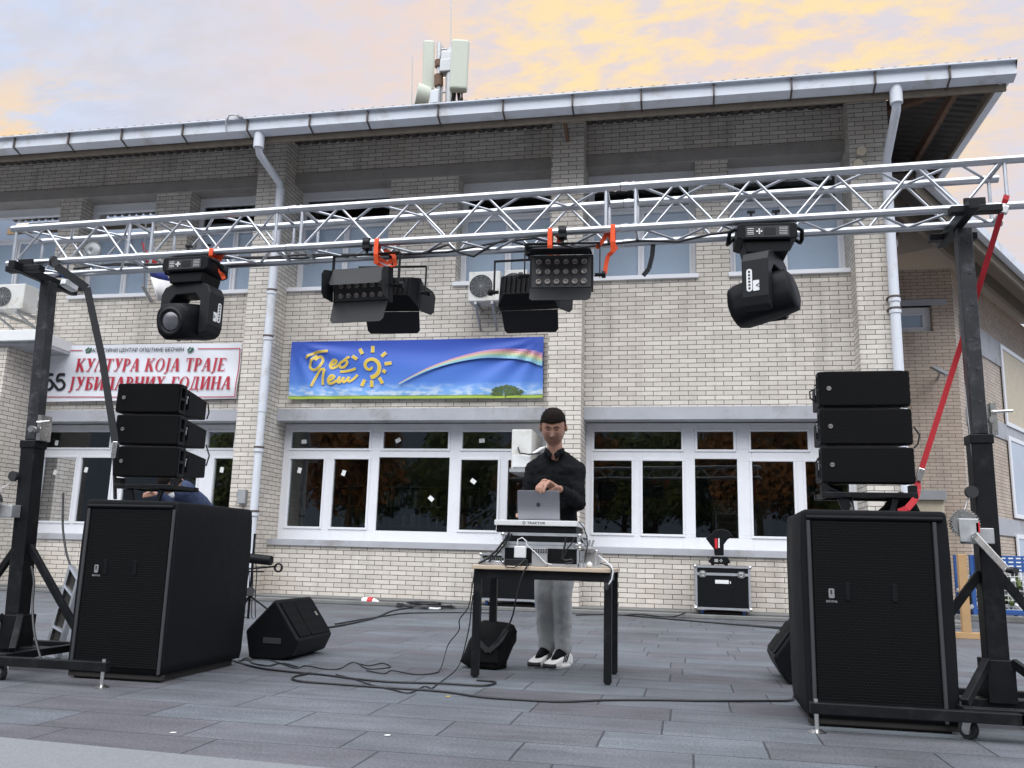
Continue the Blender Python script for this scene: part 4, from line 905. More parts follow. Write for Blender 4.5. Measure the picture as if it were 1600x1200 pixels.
# ================================================================ truss
TL, TR = -4.54, 1.87
def tz(x, top): 
    s_ = (x+4.54)/(1.85+4.54); return (2.919+s_*.099) if top else (2.664+s_*.085)
TF, TBk = 4.90, 5.155
truss = thing('lighting_truss', 'silver aluminium box truss spanning between the two black towers', 'truss', (-1.3, 5.03, 2.7))
def tp(x, top, back): return Vector((x, TBk if back else TF, tz(x, top)))
secs = [(-4.54, -3.545, -4.506, -3.628), (-3.545, -2.482, -3.459, -2.569), (-2.482, -.353, -2.394, -.441), (-.353, TR, -.265, 1.758)]
for (xa, xb, va, vb) in secs:
    sec = bpy.data.objects.new('truss_section', None); COL.objects.link(sec); sec.parent = truss; ORG[sec.name] = ORG[truss.name]
    for x_ in (va, vb):
        q = MB()
        for bk_ in (0, 1): q.cyl(tp(x_, 0, bk_), tp(x_, 1, bk_), .0105, 8)
        for tp_ in (0, 1): q.cyl(tp(x_, tp_, 0), tp(x_, tp_, 1), .0105, 8)
        q.build('end_frame', M['alu'], sec)
    for top in (0, 1):
        for bk_ in (0, 1):
            xe = xb - (.06 if (bk_ and xb > 1.8) else 0)
            q = MB(); q.cyl(tp(xa+.002, top, bk_), tp(xe-.002, top, bk_), .0235, 16)
            if xa > -4.5:
                q.cyl(tp(xa+.002, top, bk_), tp(xa+.05, top, bk_), .026, 16)
                for k in (.03, .075): q.cyl(tp(xa+k, top, bk_)+Vector((0, 0, -.03)), tp(xa+k, top, bk_)+Vector((0, 0, .03)), .006, 6)
            else: q.ell(tp(xa+.002, top, bk_), .02, .0215, .0215, 12, 8)
            q.build('chord', M['alu'], sec)
    n = max(2, int(round((vb-va-.02)/.232))); st = (vb-va-.03)/n
    for face in range(4):
        q = MB()
        for i in range(n):
            a = va+.015+i*st; b = a+st; up_ = i % 2 == 0
            if face < 2: p0, p1 = tp(a, not up_, face), tp(b, up_, face)
            else: p0 = tp(a, face-2, not up_); p1 = tp(b, face-2, up_)
            q.cyl(p0, p1, .0085, 7, caps=False)
        q.build('brace_lattice', M['alu'], sec)
# ================================================================ lifting towers
def caster(par, p, ang=0.0, r=.045):
    ca, sa = cos(ang), sin(ang)
    q = MB(); q.box(p.x-.035, p.x+.035, p.y-.035, p.y+.035, r*2+.012, r*2+.02); ax = Vector((-sa, ca, 0))
    for s_ in (-1, 1): q.beam((p.x+ax.x*.022*s_, p.y+ax.y*.022*s_, r*2+.012), (p.x+ax.x*.022*s_+ca*.02, p.y+ax.y*.022*s_+sa*.02, r*.8), .04, .006, 0, ax)
    c_ = q.build('caster', M['chrome'], par)
    w = Vector((p.x+ca*.02, p.y+sa*.02, r)); q = MB(); q.cyl(w-ax*.015, w+ax*.015, r, 20); q.build('tyre', M['rubber'], c_, bevel=.006)
    q = MB(); q.cyl(w-ax*.018, w+ax*.018, r*.55, 14); q.cyl(w-ax*.026, w+ax*.026, .008, 8); q.build('hub', M['chrome'], c_)
def tower(px_, py_, ztop, zlow, s_, label, lean=0.0):
    """s_ = +1 when the screw leg points to +X"""
    t = thing('lifting_tower', label, 'tower', (px_, py_, 0), 'black crank lifting towers')
    w = .052
    def sh(m_):
        for v_ in m_.v: v_.x += lean*v_.z
        return m_
    q = MB(); q.box(px_-w, px_+w, py_-w, py_+w, .13, zlow); q.box(px_-w-.007, px_+w+.007, py_-w-.007, py_+w+.007, zlow-.05, zlow-.0); sh(q); q.build('outer_mast', M['black'], t, bevel=.005)
    q = MB(); q.box(px_-.040, px_+.040, py_-.040, py_+.040, zlow+.001, ztop-.03)
    sh(q); io = q.build('inner_mast', M['mastgrey'], t, bevel=.008)
    q = MB()
    for k in range(6): z_ = zlow+.18+k*(ztop-zlow-.3)/5; q.cyl((px_+.01, py_-.0405, z_), (px_+.01, py_-.043, z_), .008, 10)
    sh(q); q.build('locking_hole', M['void'], io)
    q = MB(); q.box(px_-.13, px_+.13, py_-.26, py_-.20, ztop-.03, ztop+.01); q.box(px_-.13, px_+.13, py_+.16, py_+.22, ztop-.03, ztop+.01)
    q.beam((px_-.03, py_-.32, ztop-.005), (px_-.03, py_+.3, ztop-.005), .05, .06)
    q.box(px_-.055, px_+.055, py_-.24, py_-.22, ztop+.01, ztop+.06); sh(q); q.build('truss_fork', M['black'], t, bevel=.004)
    # base frame
    fx0, fx1, fy0, fy1, bz = px_-.28, px_+.28, py_-.40, py_+.34, .125
    q = MB(); h_ = .045
    q.box(fx0, fx1, fy0, fy0+.05, bz-h_/2, bz+h_/2); q.box(fx0, fx1, fy1-.05, fy1, bz-h_/2, bz+h_/2)
    q.box(fx0, fx0+.05, fy0+.05, fy1-.05, bz-h_/2, bz+h_/2); q.box(fx1-.05, fx1, fy0+.05, fy1-.05, bz-h_/2, bz+h_/2)
    q.box(fx0+.05, fx1-.05, py_-.05, py_+.05, bz-h_/2+.002, bz+h_/2-.002); bfm = q.build('base_frame', M['black'], t, bevel=.004)
    for cx_, cy_, a_ in ((fx0+.04, fy0+.03, 2.2), (fx1-.04, fy0+.03, -.6), (fx0+.04, fy1-.03, 1.2), (fx1-.04, fy1-.03, .3)): caster(t, Vector((cx_, cy_, 0)), a_)
    for (ex_, ey_) in ((px_+s_*.95, fy0-.02), (px_-s_*.80, fy0-.02), (px_+s_*.05, py_+.95), (px_-s_*.30, py_+.8)):
        pass
    ends = [Vector((px_+s_*.98, fy0-.028, bz-.012)), Vector((px_-s_*.85, fy0-.028, bz-.012)), Vector((px_+s_*.86, fy1+.028, bz-.012)), Vector((px_-s_*.85, fy1+.028, bz-.012))]
    for e_ in ends:
        q = MB(); q.beam((px_-.05*s_ if (e_.x-px_)*s_ > 0 else px_+.05*s_, e_.y, bz-.012), e_, .045, .052); oo = q.build('outrigger', M['black'], t, bevel=.004)
        q = MB(); q.cyl((e_.x-.03*(1 if e_.x > px_ else -1), e_.y, .014), (e_.x-.03*(1 if e_.x > px_ else -1), e_.y, bz+.03), .011, 8); q.cyl((e_.x-.03*(1 if e_.x > px_ else -1), e_.y, 0.001), (e_.x-.03*(1 if e_.x > px_ else -1), e_.y, .014), .045, 16, 0, .02); q.build('screw_foot', M['chrome'], oo)
    # long braces from the mast and short gussets at the base
    for sx_ in (-1, 1):
        q = MB(); q.beam((px_+lean*.76+sx_*.045, py_, .77), (px_+sx_*.53, py_+.02, .115), .034, .042); q.build('brace', M['black'], t, bevel=.003)
    for sx_ in (-1, 1):
        q = MB(); q.beam((px_+sx_*.06, py_-.06, .33), (px_+sx_*.25, fy0+.08, bz+.03), .035, .045); q.build('gusset', M['black'], t, bevel=.003)
    q = MB(); q.box(px_-.068, px_+.068, py_-.075, py_+.075, .13, .34); q.build('mast_socket', M['black'], t, bevel=.004)
    # locking collar, pulley
    q = MB(); q.cyl((px_+.05, py_-.07, zlow+.07), (px_+.05, py_-.10, zlow+.07), .022, 14); q.cyl((px_+.06, py_-.06, zlow+.12), (px_+.16, py_-.06, zlow+.125), .008, 6); q.box(px_+.055, px_+.085, py_-.05, py_+.05, zlow+.0, zlow+.17); sh(q); q.build('locking_pin', M['chrome'], t)
    return t
def winch(t, px_, py_, z, side):
    c0 = Vector((px_+side*.145, py_-.15, z)); w = MB()
    w.cyl(c0+Vector((0, .03, 0)), c0+Vector((0, -.01, 0)), .062, 24); n = 30
    for k in range(n):
        a_ = 2*pi*k/n; w.beam(c0+Vector((cos(a_)*.060, .0, sin(a_)*.060)), c0+Vector((cos(a_)*.072, .0, sin(a_)*.072)), .007, .035, 0, (0, 1, 0))
    wo_ = w.build('winch', M['chrome'], t)
    q = MB(); q.box(c0.x-.035 if side < 0 else c0.x-.06, c0.x+.06 if side < 0 else c0.x+.035, c0.y-.03, c0.y-.022, z-.095, z+.025); q.box(min(c0.x, px_), max(c0.x, px_), py_-.13, py_-.051, z-.1, z-.02); q.build('side_plate', M['galv'], wo_, bevel=.004)
    q = MB(); s0 = c0+Vector((-side*.03, -.045, -.06)); e0 = s0+Vector((-side*.13, -.03, -.17)); q.beam(s0, e0, .034, .008, 0, (0, 1, 0)); q.cyl(s0+Vector((0, .03, 0)), s0+Vector((0, -.012, 0)), .012, 10); q.cyl(e0, e0+Vector((-side*.0, -.02, 0)), .012, 10); q.build('crank', M['chrome'], wo_, bevel=.002)
    q = MB(); q.cyl(e0+Vector((0, -.02, 0)), e0+Vector((0, -.12, 0)), .015, 12); q.build('handle', M['rubber'], wo_, bevel=.004)
    q = MB(); q.box(c0.x-side*.065, c0.x-side*.04, c0.y-.03, c0.y-.01, z-.05, z+.01); q.build('ratchet_pawl', M['red'], wo_, bevel=.006)
    q = MB(); q.cyl((px_+side*.075, py_-.08, z+.17), (px_+side*.075, py_-.05, z+.17), .032, 18); q.build('pulley', M['rubber'], t)
    q = MB(); q.cyl(c0+Vector((0, .01, .05)), (px_+side*.08, py_-.035, z+.15), .003, 5); q.cyl((px_+side*.045, py_-.035, z+.18), (px_+side*.06, py_-.035, z+.75), .003, 5); q.build('winch_cable', M['galv'], t)
tl = tower(-4.208, 5.04, 2.60, 1.46, 1, 'black crank lifting tower at the left end of the truss', -.042)
winch(tl, -4.255, 5.04, 1.05, -1)
tr_ = tower(1.565, 5.05, 2.71, 1.50, -1, 'black crank lifting tower at the right end of the truss')
winch(tr_, 1.565, 5.05, 1.02, -1)
# ================================================================ subwoofers
def subwoofer(x0, x1, y0, y1, h_, label, badge, il=.03, ir=.012):
    t = thing('subwoofer', label, 'subwoofer', ((x0+x1)/2, (y0+y1)/2, 0), 'covered bass speakers')
    xm = (x0+x1)/2
    # fabric cover: slightly bulging, rounded vertical edges, front edge rolled back round the opening
    q = MB(); rings = []
    for z_, g_ in ((.045, .000), (.10, .006), (.4, .010), (.8, .012), (h_-.09, .008), (h_-.02, .003), (h_-.006, -.004), (h_, -.02)):
        ring = rrect(x0-g_, x1+g_, y0+.002, y1+g_*1.2, .014, 4); rings.append([(a, b, z_ + .006*sin(a*9+b*7)*(1 if z_ > .9*h_ else 0)) for a, b in ring])
    q.loft(rings); q.build('cover', M['cover'], t)
    q = MB(); q.box(x0+.03, x1-.03, y0+.03, y1-.05, .0005, .048); q.box(x0+.0, x1-.0, y0+.012, y0+.05, .012, .044); q.build('base_board', M['board'], t, bevel=.004)
    q = MB(); q.box(x0+il+.016, x1-ir-.016, y0-.006, y0+.004, .075, h_-.055); q.build('grille', M['grille'], t, bevel=.003)
    for xx in (x0+il, x1-ir):
        q = MB(); q.cyl((xx, y0-.006, .05), (xx, y0-.006, h_-.05), .010, 8); q.build('piping', M['edge'], t)
    q = MB(); q.cyl((x0+.02, y0-.004, h_-.035), (x1-.02, y0-.004, h_-.035), .012, 8); q.build('top_roll', M['cover'], t)
    for (a, b) in ((.30, .62), (.62, .62)):
        z_ = h_*b; xx = x0+(x1-x0)*a
        q = MB(); q.box(xx-.012, xx+.012, y0-.010, y0-.006, z_-.045, z_+.045); q.build('bolt_plate', M['plastic'], t, bevel=.004)
    bz = h_*.615; bx = x0+.13
    q = MB(); q.prism(rrect(-.014, .014, -.03, .018, .006), (bx, y0-.008, bz), XA, ZA, (0, -.004, 0)); q.prism(rrect(-.005, .003, -.012, .011, .002), (bx, y0-.0125, bz), XA, ZA, (0, -.001, 0), 1)
    add_text(q, badge, (bx-.028, y0-.008, bz-.052), XA, ZA, .056, .012, 0, .01, 0); q.build('badge', [M['chrome'], M['ink']], t)
    return t
subwoofer(-3.672, -3.045, 4.85, 5.80, 1.065, 'tall black covered subwoofer under the left line array', '8006')
subwoofer(.600, 1.300, 4.775, 5.42, 1.068, 'tall black covered subwoofer under the right line array', '8006', .03, .06)
# ================================================================ line array boxes
def array_box(local_name, label, x, y, z, w, rz=0.0, tilt=0.0):
    t = thing('line_array_speaker', label, 'loudspeaker', (x, y, z), 'line array boxes', local=True)
    h_, d_ = .206, .44; hb = .135
    prof = [(0, 0), (.05, 0), (.09, .004), (d_, (h_-hb)/2), (d_, (h_+hb)/2), (.09, h_-.004), (.05, h_), (0, h_)]
    q = MB(); q.prism(prof, (-w/2+.03, 0.0, 0), YA, ZA, (w-.06, 0, 0)); q.build('cabinet', M['plastic'], t, bevel=.008)
    q = MB(); q.prism(rrect(-w/2+.004, w/2-.004, .006, h_-.006, .012), (0, 0, 0), XA, ZA, (0, -.014, 0)); q.build('grille', M['grille2'], t, bevel=.004)
    for s_ in (-1, 1):
        q = MB(); xx = s_*(w/2-.03); x0_, x1_ = sorted((xx+s_*.001, xx+s_*.028)); y0_, y1_ = .004, .085
        q.box(x0_, x1_, y0_, .018, .004, h_-.004); q.box(x0_, x1_, .068, y1_, .004, h_-.004)
        for (za, zb) in ((.004, .028), (h_/2-.01, h_/2+.01), (h_-.028, h_-.004)): q.box(x0_, x1_, .018, .068, za, zb)
        q.build('rigging_frame', M['plastic2'], t, bevel=.004)
        q = MB(); q.box(x0_-s_*0.0, x1_-s_*.012 if s_ > 0 else x1_, .15, .155, .05, h_-.05); q.build('rib', M['plastic2'], t)
        q = MB(); q.cyl((xx+s_*.02, .092, h_*.62), (xx+s_*.034, .092, h_*.62), .008, 8); q.cyl((xx+s_*.028, .092, h_*.62), (xx+s_*.028, .092, h_*.40), .004, 6); q.build('locking_pin', M['chrome'], t)
    q = MB(); q.cyl((-w/2+.058, -.0145, h_*.50), (-w/2+.058, -.019, h_*.50), .0125, 20); 
    b_ = q.build('badge', M['chrome'], t)
    q = MB(); add_text(q, 'RCF', (-w/2+.049, -.0195, h_*.50-.004), XA, ZA, .018, .008, 0, .02); q.build('lettering', M['ink'], b_)
    t.rotation_euler = (tilt, 0, rz); return t
ord_ = ('bottom', 'middle', 'top')
for k in range(3):
    array_box('l', '%s black line array box of the left stack on the subwoofer' % ord_[k], -3.497-.026*(k), 5.16+.012*k, 1.238+k*.2165, .455, RAD(4), RAD(-1.0*k))
for k in range(3):
    array_box('r', '%s black line array box of the right stack on the subwoofer' % ord_[k], .999, 5.09, 1.236+k*.2165, .492, 0.0, 0)
def stack_frame(label, x, y, w, z0, z1, lean):
    t = thing('array_stand', label, 'stand', (x, y, z0), 'steel stands carrying the line arrays')
    q = MB(); q.box(x-w/2, x+w/2, y-.012, y+.03, z1-.075, z1-.045); q.box(x-w/2, x+w/2, y+.25, y+.29, z1-.075, z1-.045)
    for s_ in (-1, 1): q.box(x+s_*(w/2-.02)-.015, x+s_*(w/2-.02)+.015, y+.031, y+.249, z1-.073, z1-.047)
    for s_ in (-1, 1):
        q.box(x+s_*(w/2-.02)-.02, x+s_*(w/2-.02)+.02, y+.0, y+.05, z1-.046, z1-.004)
    q.build('crossbar', M['black'], t, bevel=.003)
    for s_, o_ in ((-1, .0), (1, -.06)):
        q = MB(); q.beam((x+s_*w*.28, y+.01, z1-.076), (x+s_*w*.28+.03+o_, y+.01, z0+.001), .055 if s_ < 0 else .026, .02, 0, (0, 1, 0)); q.build('leg', M['black'], t)
    return t
stack_frame('black steel stand lifting the left line array off its subwoofer', -3.49, 5.16, .44, 1.062, 1.236, .3)
stack_frame('black steel stand lifting the right line array off its subwoofer', 1.0, 5.09, .50, 1.066, 1.234, .3)
q = MB(); q.prism([(0, 0), (.24, 0), (.20, .10), (.13, .14), (.07, .06)], (1.05, 5.16, 1.069), XA, ZA, (0, .2, 0)); tag(q.build('equipment_bag', M['bag'], None, (1.15, 5.2, 1.069), bevel=.02), 'small black bag on top of the right subwoofer behind the red strap', 'bag')
q = MB(); q.tube([(.80, 5.25, 1.235), (.86, 5.18, 1.20), (.90, 5.12, 1.15), (.905, 5.1, 1.07)], .02, 8); tag(q.build('speaker_cable', M['cable'], None, (.9, 5.1, 1.07)), 'thick black cable hanging below the right line array', 'cable')
for k, (p_, lab) in enumerate((([at(325, 630, 5.5), at(326.5, 645, 5.5), at(323, 655, 5.5)], 'short black link cable behind the upper two left array boxes'), ([at(322, 695, 5.5), at(327, 712, 5.5), at(322, 728, 5.5)], 'short black link cable behind the lower left array boxes'), ([at(1428, 667, 5.2), at(1437, 680, 5.2), at(1434, 694, 5.2), at(1428, 700, 5.2)], 'short black link cable at the right side of the right array'), ([at(1279, 605, 5.2), at(1265, 612, 5.2), at(1266, 622, 5.2), at(1276, 630, 5.2)], 'short black link cable at the left side of the right array'))):
    q = MB(); q.tube(p_, .005, 6); tag(q.build('link_cable', M['cable'], None, p_[0]), lab, 'cable')
# ================================================================ stage monitors
def wedge(label, y0, w, pts):
    """pts: end profile (x,z)"""
    cx_ = sum(p_[0] for p_ in pts)/len(pts); t = thing('stage_monitor', label, 'stage monitor', (cx_, y0+w/2, 0), 'wedge floor monitors')
    q = MB(); q.prism(pts, (0, y0, 0), XA, ZA, (0, w, 0)); q.build('cabinet', M['plastic'], t, bevel=.018, seg=3)
    a, b = Vector((pts[1][0], 0, pts[1][1])), Vector((pts[2][0], 0, pts[2][1])); ex = (b-a).normalized(); n_ = Vector((-ex.z, 0, ex.x)); n_ = n_ if n_.z > 0 else -n_
    L_ = (b-a).length
    for (ya, yb) in ((.03, w*.37), (w*.37+.012, w-.03)):
        q = MB(); q.prism(rrect(.03, L_-.02, ya, yb, .02), a+Vector((0, y0, 0))+n_*.001, ex, YA, n_*.010); q.build('grille', M['grille2'], t, bevel=.004)
    q = MB(); q.prism(rrect(L_*.42, L_*.52, w*.80, w*.84, .006), a+Vector((0, y0, 0))+n_*.0115, ex, YA, n_*.002); q.build('badge', M['chrome'], t)
    c_ = Vector((sum(p_[0] for p_ in pts)/len(pts), 0, sum(p_[1] for p_ in pts)/len(pts)))
    q = MB(); q.box(c_.x-.08, c_.x+.06, y0-.004, y0+.001, c_.z-.02, c_.z+.02); q.build('side_handle', M['void'], t, bevel=.002)
    return t
Y0 = 6.1
pr = [(at(388, 1030, Y0).x, .004), (at(383, 985, Y0).x, at(383, 985, Y0).z), (at(430, 936, Y0).x, at(430, 936, Y0).z), (at(467, 1001, Y0).x, at(467, 1001, Y0).z), (at(455, 1022, Y0).x, .03), (at(440, 1033, Y0).x, .004)]
w1 = [pr[1], pr[2], pr[3], pr[4], pr[5], pr[0]]
wedge('black wedge stage monitor on the paving right of the left subwoofer', Y0, .62, w1)
Y0 = 6.3
a = [at(1237, 1082, Y0), at(1210, 1030, Y0), at(1238, 985, Y0)]
wedge('black wedge stage monitor half hidden behind the right subwoofer', Y0-.05, .55, [(a[1].x+.40, .36), (a[1].x+.16, .40), (a[1].x-.01, .17), (a[1].x+.02, .10), (a[1].x+.08, .004), (a[1].x+.42, .004)])
# ================================================================ moving heads
def moving_head(label, p, rz, pan, tilt, side_label):
    """p = top centre of the base, hanging"""
    t = thing('moving_head', label, 'moving light', p, 'moving head spotlights on the truss', local=True, rz=rz)
    q = MB(); bw, bd, bh = .165, .12, .085
    q.prism([(-bw, -bh), (-bw, -.012), (-bw+.015, 0), (bw-.015, 0), (bw, -.012), (bw, -bh), (bw-.03, -bh-.012), (-bw+.03, -bh-.012)], (0, -bd, -.03), XA, ZA, (0, 2*bd, 0))
    q.prism([(-.13, 0), (.13, 0), (.115, -.07), (-.115, -.07)], (0, -.10, -.128), XA, ZA, (0, .20, 0)); bs = q.build('base', M['plastic'], t, bevel=.006)
    q = MB(); q.prism(rrect(-.12, .12, -.085, -.02, .006), (0, -bd-.001, -.03), XA, ZA, (0, -.003, 0)); pn = q.build('control_panel', M['void'], t)
    q = MB(); q.prism(rrect(-.02, .045, -.075, -.03, .003), (0, -bd-.0045, -.03), XA, ZA, (0, -.001, 0)); q.build('display', M['plastic2'], pn)
    q = MB()
    for dx, dz in ((0, .012), (0, -.012), (-.012, 0), (.012, 0), (0, 0)): q.cyl((-.045+dx, -bd-.004, -.083+dz), (-.045+dx, -bd-.010, -.083+dz), .005, 10)
    for k in range(5): q.box(.065, .11, -bd-.006, -bd-.004, -.062-k*.010, -.060-k*.010)
    for k in range(4): q.box(-.11, -.075, -bd-.006, -bd-.004, -.066-k*.011, -.063-k*.011)
    q.build('buttons', M['white2'], pn)
    for s_ in (-1, 1):
        q = MB(); q.tube([(s_*.166, -.07, -.045), (s_*.20, -.06, -.06), (s_*.205, -.02, -.10), (s_*.205, .03, -.10), (s_*.166, .07, -.05)], .012, 8); q.build('carry_handle', M['plastic'], t)
        q = MB(); q.tube([(s_*.07, 0, -.029), (s_*.07, 0, .0), (s_*.07, -.027, .022), (s_*.07, 0, .05), (s_*.07, .027, .022), (s_*.07, .006, -.002)], .010, 8)
        q.cyl((s_*.07, 0, .05), (s_*.07, 0, .085), .007, 8); q.beam((s_*.07-.022, 0, .085), (s_*.07+.022, 0, .085), .02, .012); q.build('hook_clamp', M['black'], t)
    # yoke
    R_ = Matrix.Rotation(pan, 4, 'Z'); yb = -.205
    q = MB(); outline = [(-.175, -.32), (-.19, -.27), (-.19, -.06), (-.165, -.01), (-.09, .02), (.09, .02), (.165, -.01), (.19, -.06), (.19, -.27), (.175, -.32), (.125, -.34), (.115, -.30), (.115, -.11), (.075, -.065), (-.075, -.065), (-.115, -.11), (-.115, -.30), (-.125, -.34)]
    k0 = len(q.v); q.prism(outline, (0, -.075, yb), XA, ZA, (0, .15, 0)); q.v[k0:] = [R_ @ v_ for v_ in q.v[k0:]]; yk = q.build('yoke', M['plastic2'], t, bevel=.008)
    q = MB()
    for s_ in (-1, 1):
        q.prism(rrect(-.016, .016, -.11, .02, .015), (s_*.1905, .03, yb-.13), YA, ZA, (s_*.002, 0, 0)); q.prism(rrect(-.055, -.02, -.11, -.05, .004), (s_*.1905, .03, yb-.13), YA, ZA, (s_*.002, 0, 0))
        for k in range(6): q.box(min(s_*.1926, s_*.1934), max(s_*.1926, s_*.1934), .024, .036, yb-.228+k*.019, yb-.216+k*.019, 1)
        for z_ in (-.006, .006): q.beam((s_*.193, -.008+.0, yb-.21), (s_*.193, -.022+abs(z_)*0-.004, yb-.21+z_*1.6), .004, .002, 1, (1, 0, 0))
    q.v = [R_ @ v_ for v_ in q.v]; q.build('side_label', [M['white2'], M['ink']], yk)
    # head
    T_ = R_ @ Matrix.Translation((0, 0, yb-.235)) @ Matrix.Rotation(tilt, 4, 'X')
    q = MB(); rings = []
    for y_, rx, rz_ in ((.165, .075, .07), (.15, .098, .095), (.05, .108, .115), (-.08, .108, .112), (-.15, .100, .104), (-.185, .088, .09)):
        rings.append([T_ @ Vector((max(-.11, min(.11, rx*1.34*cos(a_))), y_, max(-.112, min(.112, rz_*1.34*sin(a_))))) for a_ in [2*pi*(i+.5)/16 for i in range(16)]])
    q.loft(rings); hd = q.build('head', M['plastic'], t)
    q = MB(); q.torus((0, -.187, 0), .078, .014, 'Y', 28, 8); q.v = [T_ @ v_ for v_ in q.v]; q.build('lens_ring', M['plastic2'], hd)
    q = MB(); rg = [[T_ @ Vector((cos(2*pi*i/24)*r_, -.186-.026*(1-(r_/.07)**2), sin(2*pi*i/24)*r_)) for i in range(24)] for r_ in (.07, .055, .035, .012)]; q.loft(rg); q.build('lens', M['lens'], hd)
    return t
zt1 = tz(-3.12, 0); zt2 = tz(.46, 0)
moving_head('moving head lamp with its round lens facing out at the left of the truss', (-3.13, 4.93, zt1-.022), RAD(-3), RAD(-4), RAD(12), 0)
moving_head('moving head lamp turned away under the right part of the truss', (.47, 4.93, zt2-.022), RAD(3), RAD(64), RAD(168), 1)
# ================================================================ LED panels with barn doors
def led_panel(label, x, y, ztube, drop, tiltx, rz, doors, cols=6, rows=3, leds=True):
    """doors: dict of opening angles in degrees for top, bottom, left, right (0 = straight out)"""
    t = thing('led_panel', label, 'stage light', (x, y, ztube), 'LED floodlights with barn doors', local=True, rz=rz)
    w, h_, d_ = .375, .215, .11
    q = MB(); q.box(-.025, .025, -.027, .027, -.045, .026); q.cyl((-.02, 0, 0), (.02, 0, 0), .034, 16); q.cyl((0, 0, -.045), (0, 0, -.075), .010, 8); q.build('truss_clamp', M['black'], t, bevel=.003)
    yt = -.072; ym = -.072-drop
    q = MB(); q.box(-w/2-.04, w/2+.04, -.016, .016, yt-.006, yt)
    for s_ in (-1, 1): q.box(s_*(w/2+.04)-(.006 if s_ > 0 else 0), s_*(w/2+.04)+(.006 if s_ < 0 else 0), -.016, .016, ym-.015, yt-.006)
    q.build('yoke', M['black'], t, bevel=.002)
    T_ = Matrix.Translation((0, 0, ym)) @ Matrix.Rotation(tiltx, 4, 'X')
    q = MB(); k = MB(); q.prism([(-w/2, -h_/2), (w/2, -h_/2), (w/2, h_/2), (-w/2, h_/2)], (0, -d_/2, 0), XA, ZA, (0, d_*.55, 0))
    q.loft([[(-w/2+.0, d_*.051, -h_/2), (w/2, d_*.051, -h_/2), (w/2, d_*.051, h_/2), (-w/2, d_*.051, h_/2)], [(-w/2+.05, d_*.75, -h_/2+.04), (w/2-.05, d_*.75, -h_/2+.04), (w/2-.05, d_*.75, h_/2-.04), (-w/2+.05, d_*.75, h_/2-.04)]], sm=False)
    for i in range(9): xx = -w/2+.06+i*(w-.12)/8; q.box(xx-.002, xx+.002, d_*.751, d_*.95, -h_/2+.05, h_/2-.05)
    q.v = [T_ @ v_ for v_ in q.v]; hs = q.build('housing', M['plastic'], t, bevel=.003)
    q = MB(); q.box(-w/2+.012, w/2-.012, -d_/2-.003, -d_/2-.0005, -h_/2+.012, h_/2-.012); q.v = [T_ @ v_ for v_ in q.v]; q.build('front_plate', M['void'], t)
    for r_ in range(rows):
        for c_ in range(cols):
            xx = -w/2+.055+c_*(w-.11)/(cols-1); zz_ = -h_/2+.045+r_*(h_-.09)/(rows-1)
            q = MB(); q.loft([[T_ @ Vector((xx+cos(2*pi*i/14)*rr, -d_/2-yy, zz_+sin(2*pi*i/14)*rr)) for i in range(14)] for rr, yy in ((.0175, .003), (.0175, .010), (.013, .013), (.010, .007), (.003, .006))]); q.build('lens', M['led'], t)
    for s_ in (-1, 1):
        q = MB(); q.cyl(T_ @ Vector((s_*(w/2+.008), 0, 0)), T_ @ Vector((s_*(w/2+.068), 0, 0)), .012, 10); q.cyl(T_ @ Vector((s_*(w/2+.048), 0, 0)), T_ @ Vector((s_*(w/2+.072), 0, 0)), .022, 10); q.build('tilt_knob', M['black'], t)
    for side, ang in doors.items():
        a_ = RAD(ang); q = MB(); ln = .15 if side in ('top', 'bottom') else .12; yf = -d_/2-.006; th = .003
        if side in ('top', 'bottom'):
            s_ = 1 if side == 'top' else -1; dv = Vector((0, -cos(a_), s_*sin(a_))); nv = Vector((0, -s_*sin(a_)*-1, cos(a_)*-1))
            b_ = Vector((0, yf, s_*(h_/2-.002))); poly = [(-w/2+.005, 0), (w/2-.005, 0), (w/2-.012, ln-.02), (w/2-.03, ln), (-w/2+.03, ln), (-w/2+.012, ln-.02)]
            q.prism(poly, b_, XA, dv, dv.cross(XA)*th)
        else:
            s_ = 1 if side == 'right' else -1; dv = Vector((s_*sin(a_), -cos(a_), 0)); b_ = Vector((s_*(w/2-.002), yf, 0))
            poly = [(-h_/2+.008, 0), (h_/2-.008, 0), (h_/2-.02, ln*.8), (h_/2-.05, ln), (-h_/2+.05, ln), (-h_/2+.02, ln*.8)]
            q.prism(poly, b_, ZA, dv, dv.cross(ZA)*th)
        q.v = [T_ @ v_ for v_ in q.v]; q.build('barn_door', M['plastic2'], t)
    return t
def drop_of(u, v, y, x): return tz(x, 0)-.072-at(u, v, y).z
X_ = at(570, 450, TF).x; led_panel('LED floodlight with open barn doors at the front, left of truss centre', X_, TF, tz(X_, 0), drop_of(608, 447, TF, X_), RAD(6), RAD(-4), {'top': -52, 'bottom': 66, 'left': 8, 'right': 4})
X_ = at(612, 450, TBk).x; led_panel('LED floodlight behind the left front one, turned away with doors hanging down', X_, TBk, tz(X_, 0), drop_of(668, 456, TBk, X_), RAD(14), RAD(184), {'bottom': 42, 'right': 20, 'left': 35, 'top': 30})
X_ = at(878, 430, TF).x; led_panel('LED floodlight showing its full grid of lenses, right of truss centre', X_, TF, tz(X_, 0), drop_of(932, 428, TF, X_), RAD(-2), RAD(4), {'bottom': 46, 'top': -8})
X_ = at(826, 450, TBk).x; led_panel('LED floodlight behind the right front one, turned away with doors hanging down', X_, TBk, tz(X_, 0), drop_of(780, 456, TBk, X_), RAD(14), RAD(178), {'bottom': 42, 'left': 36, 'right': 20, 'top': 30})
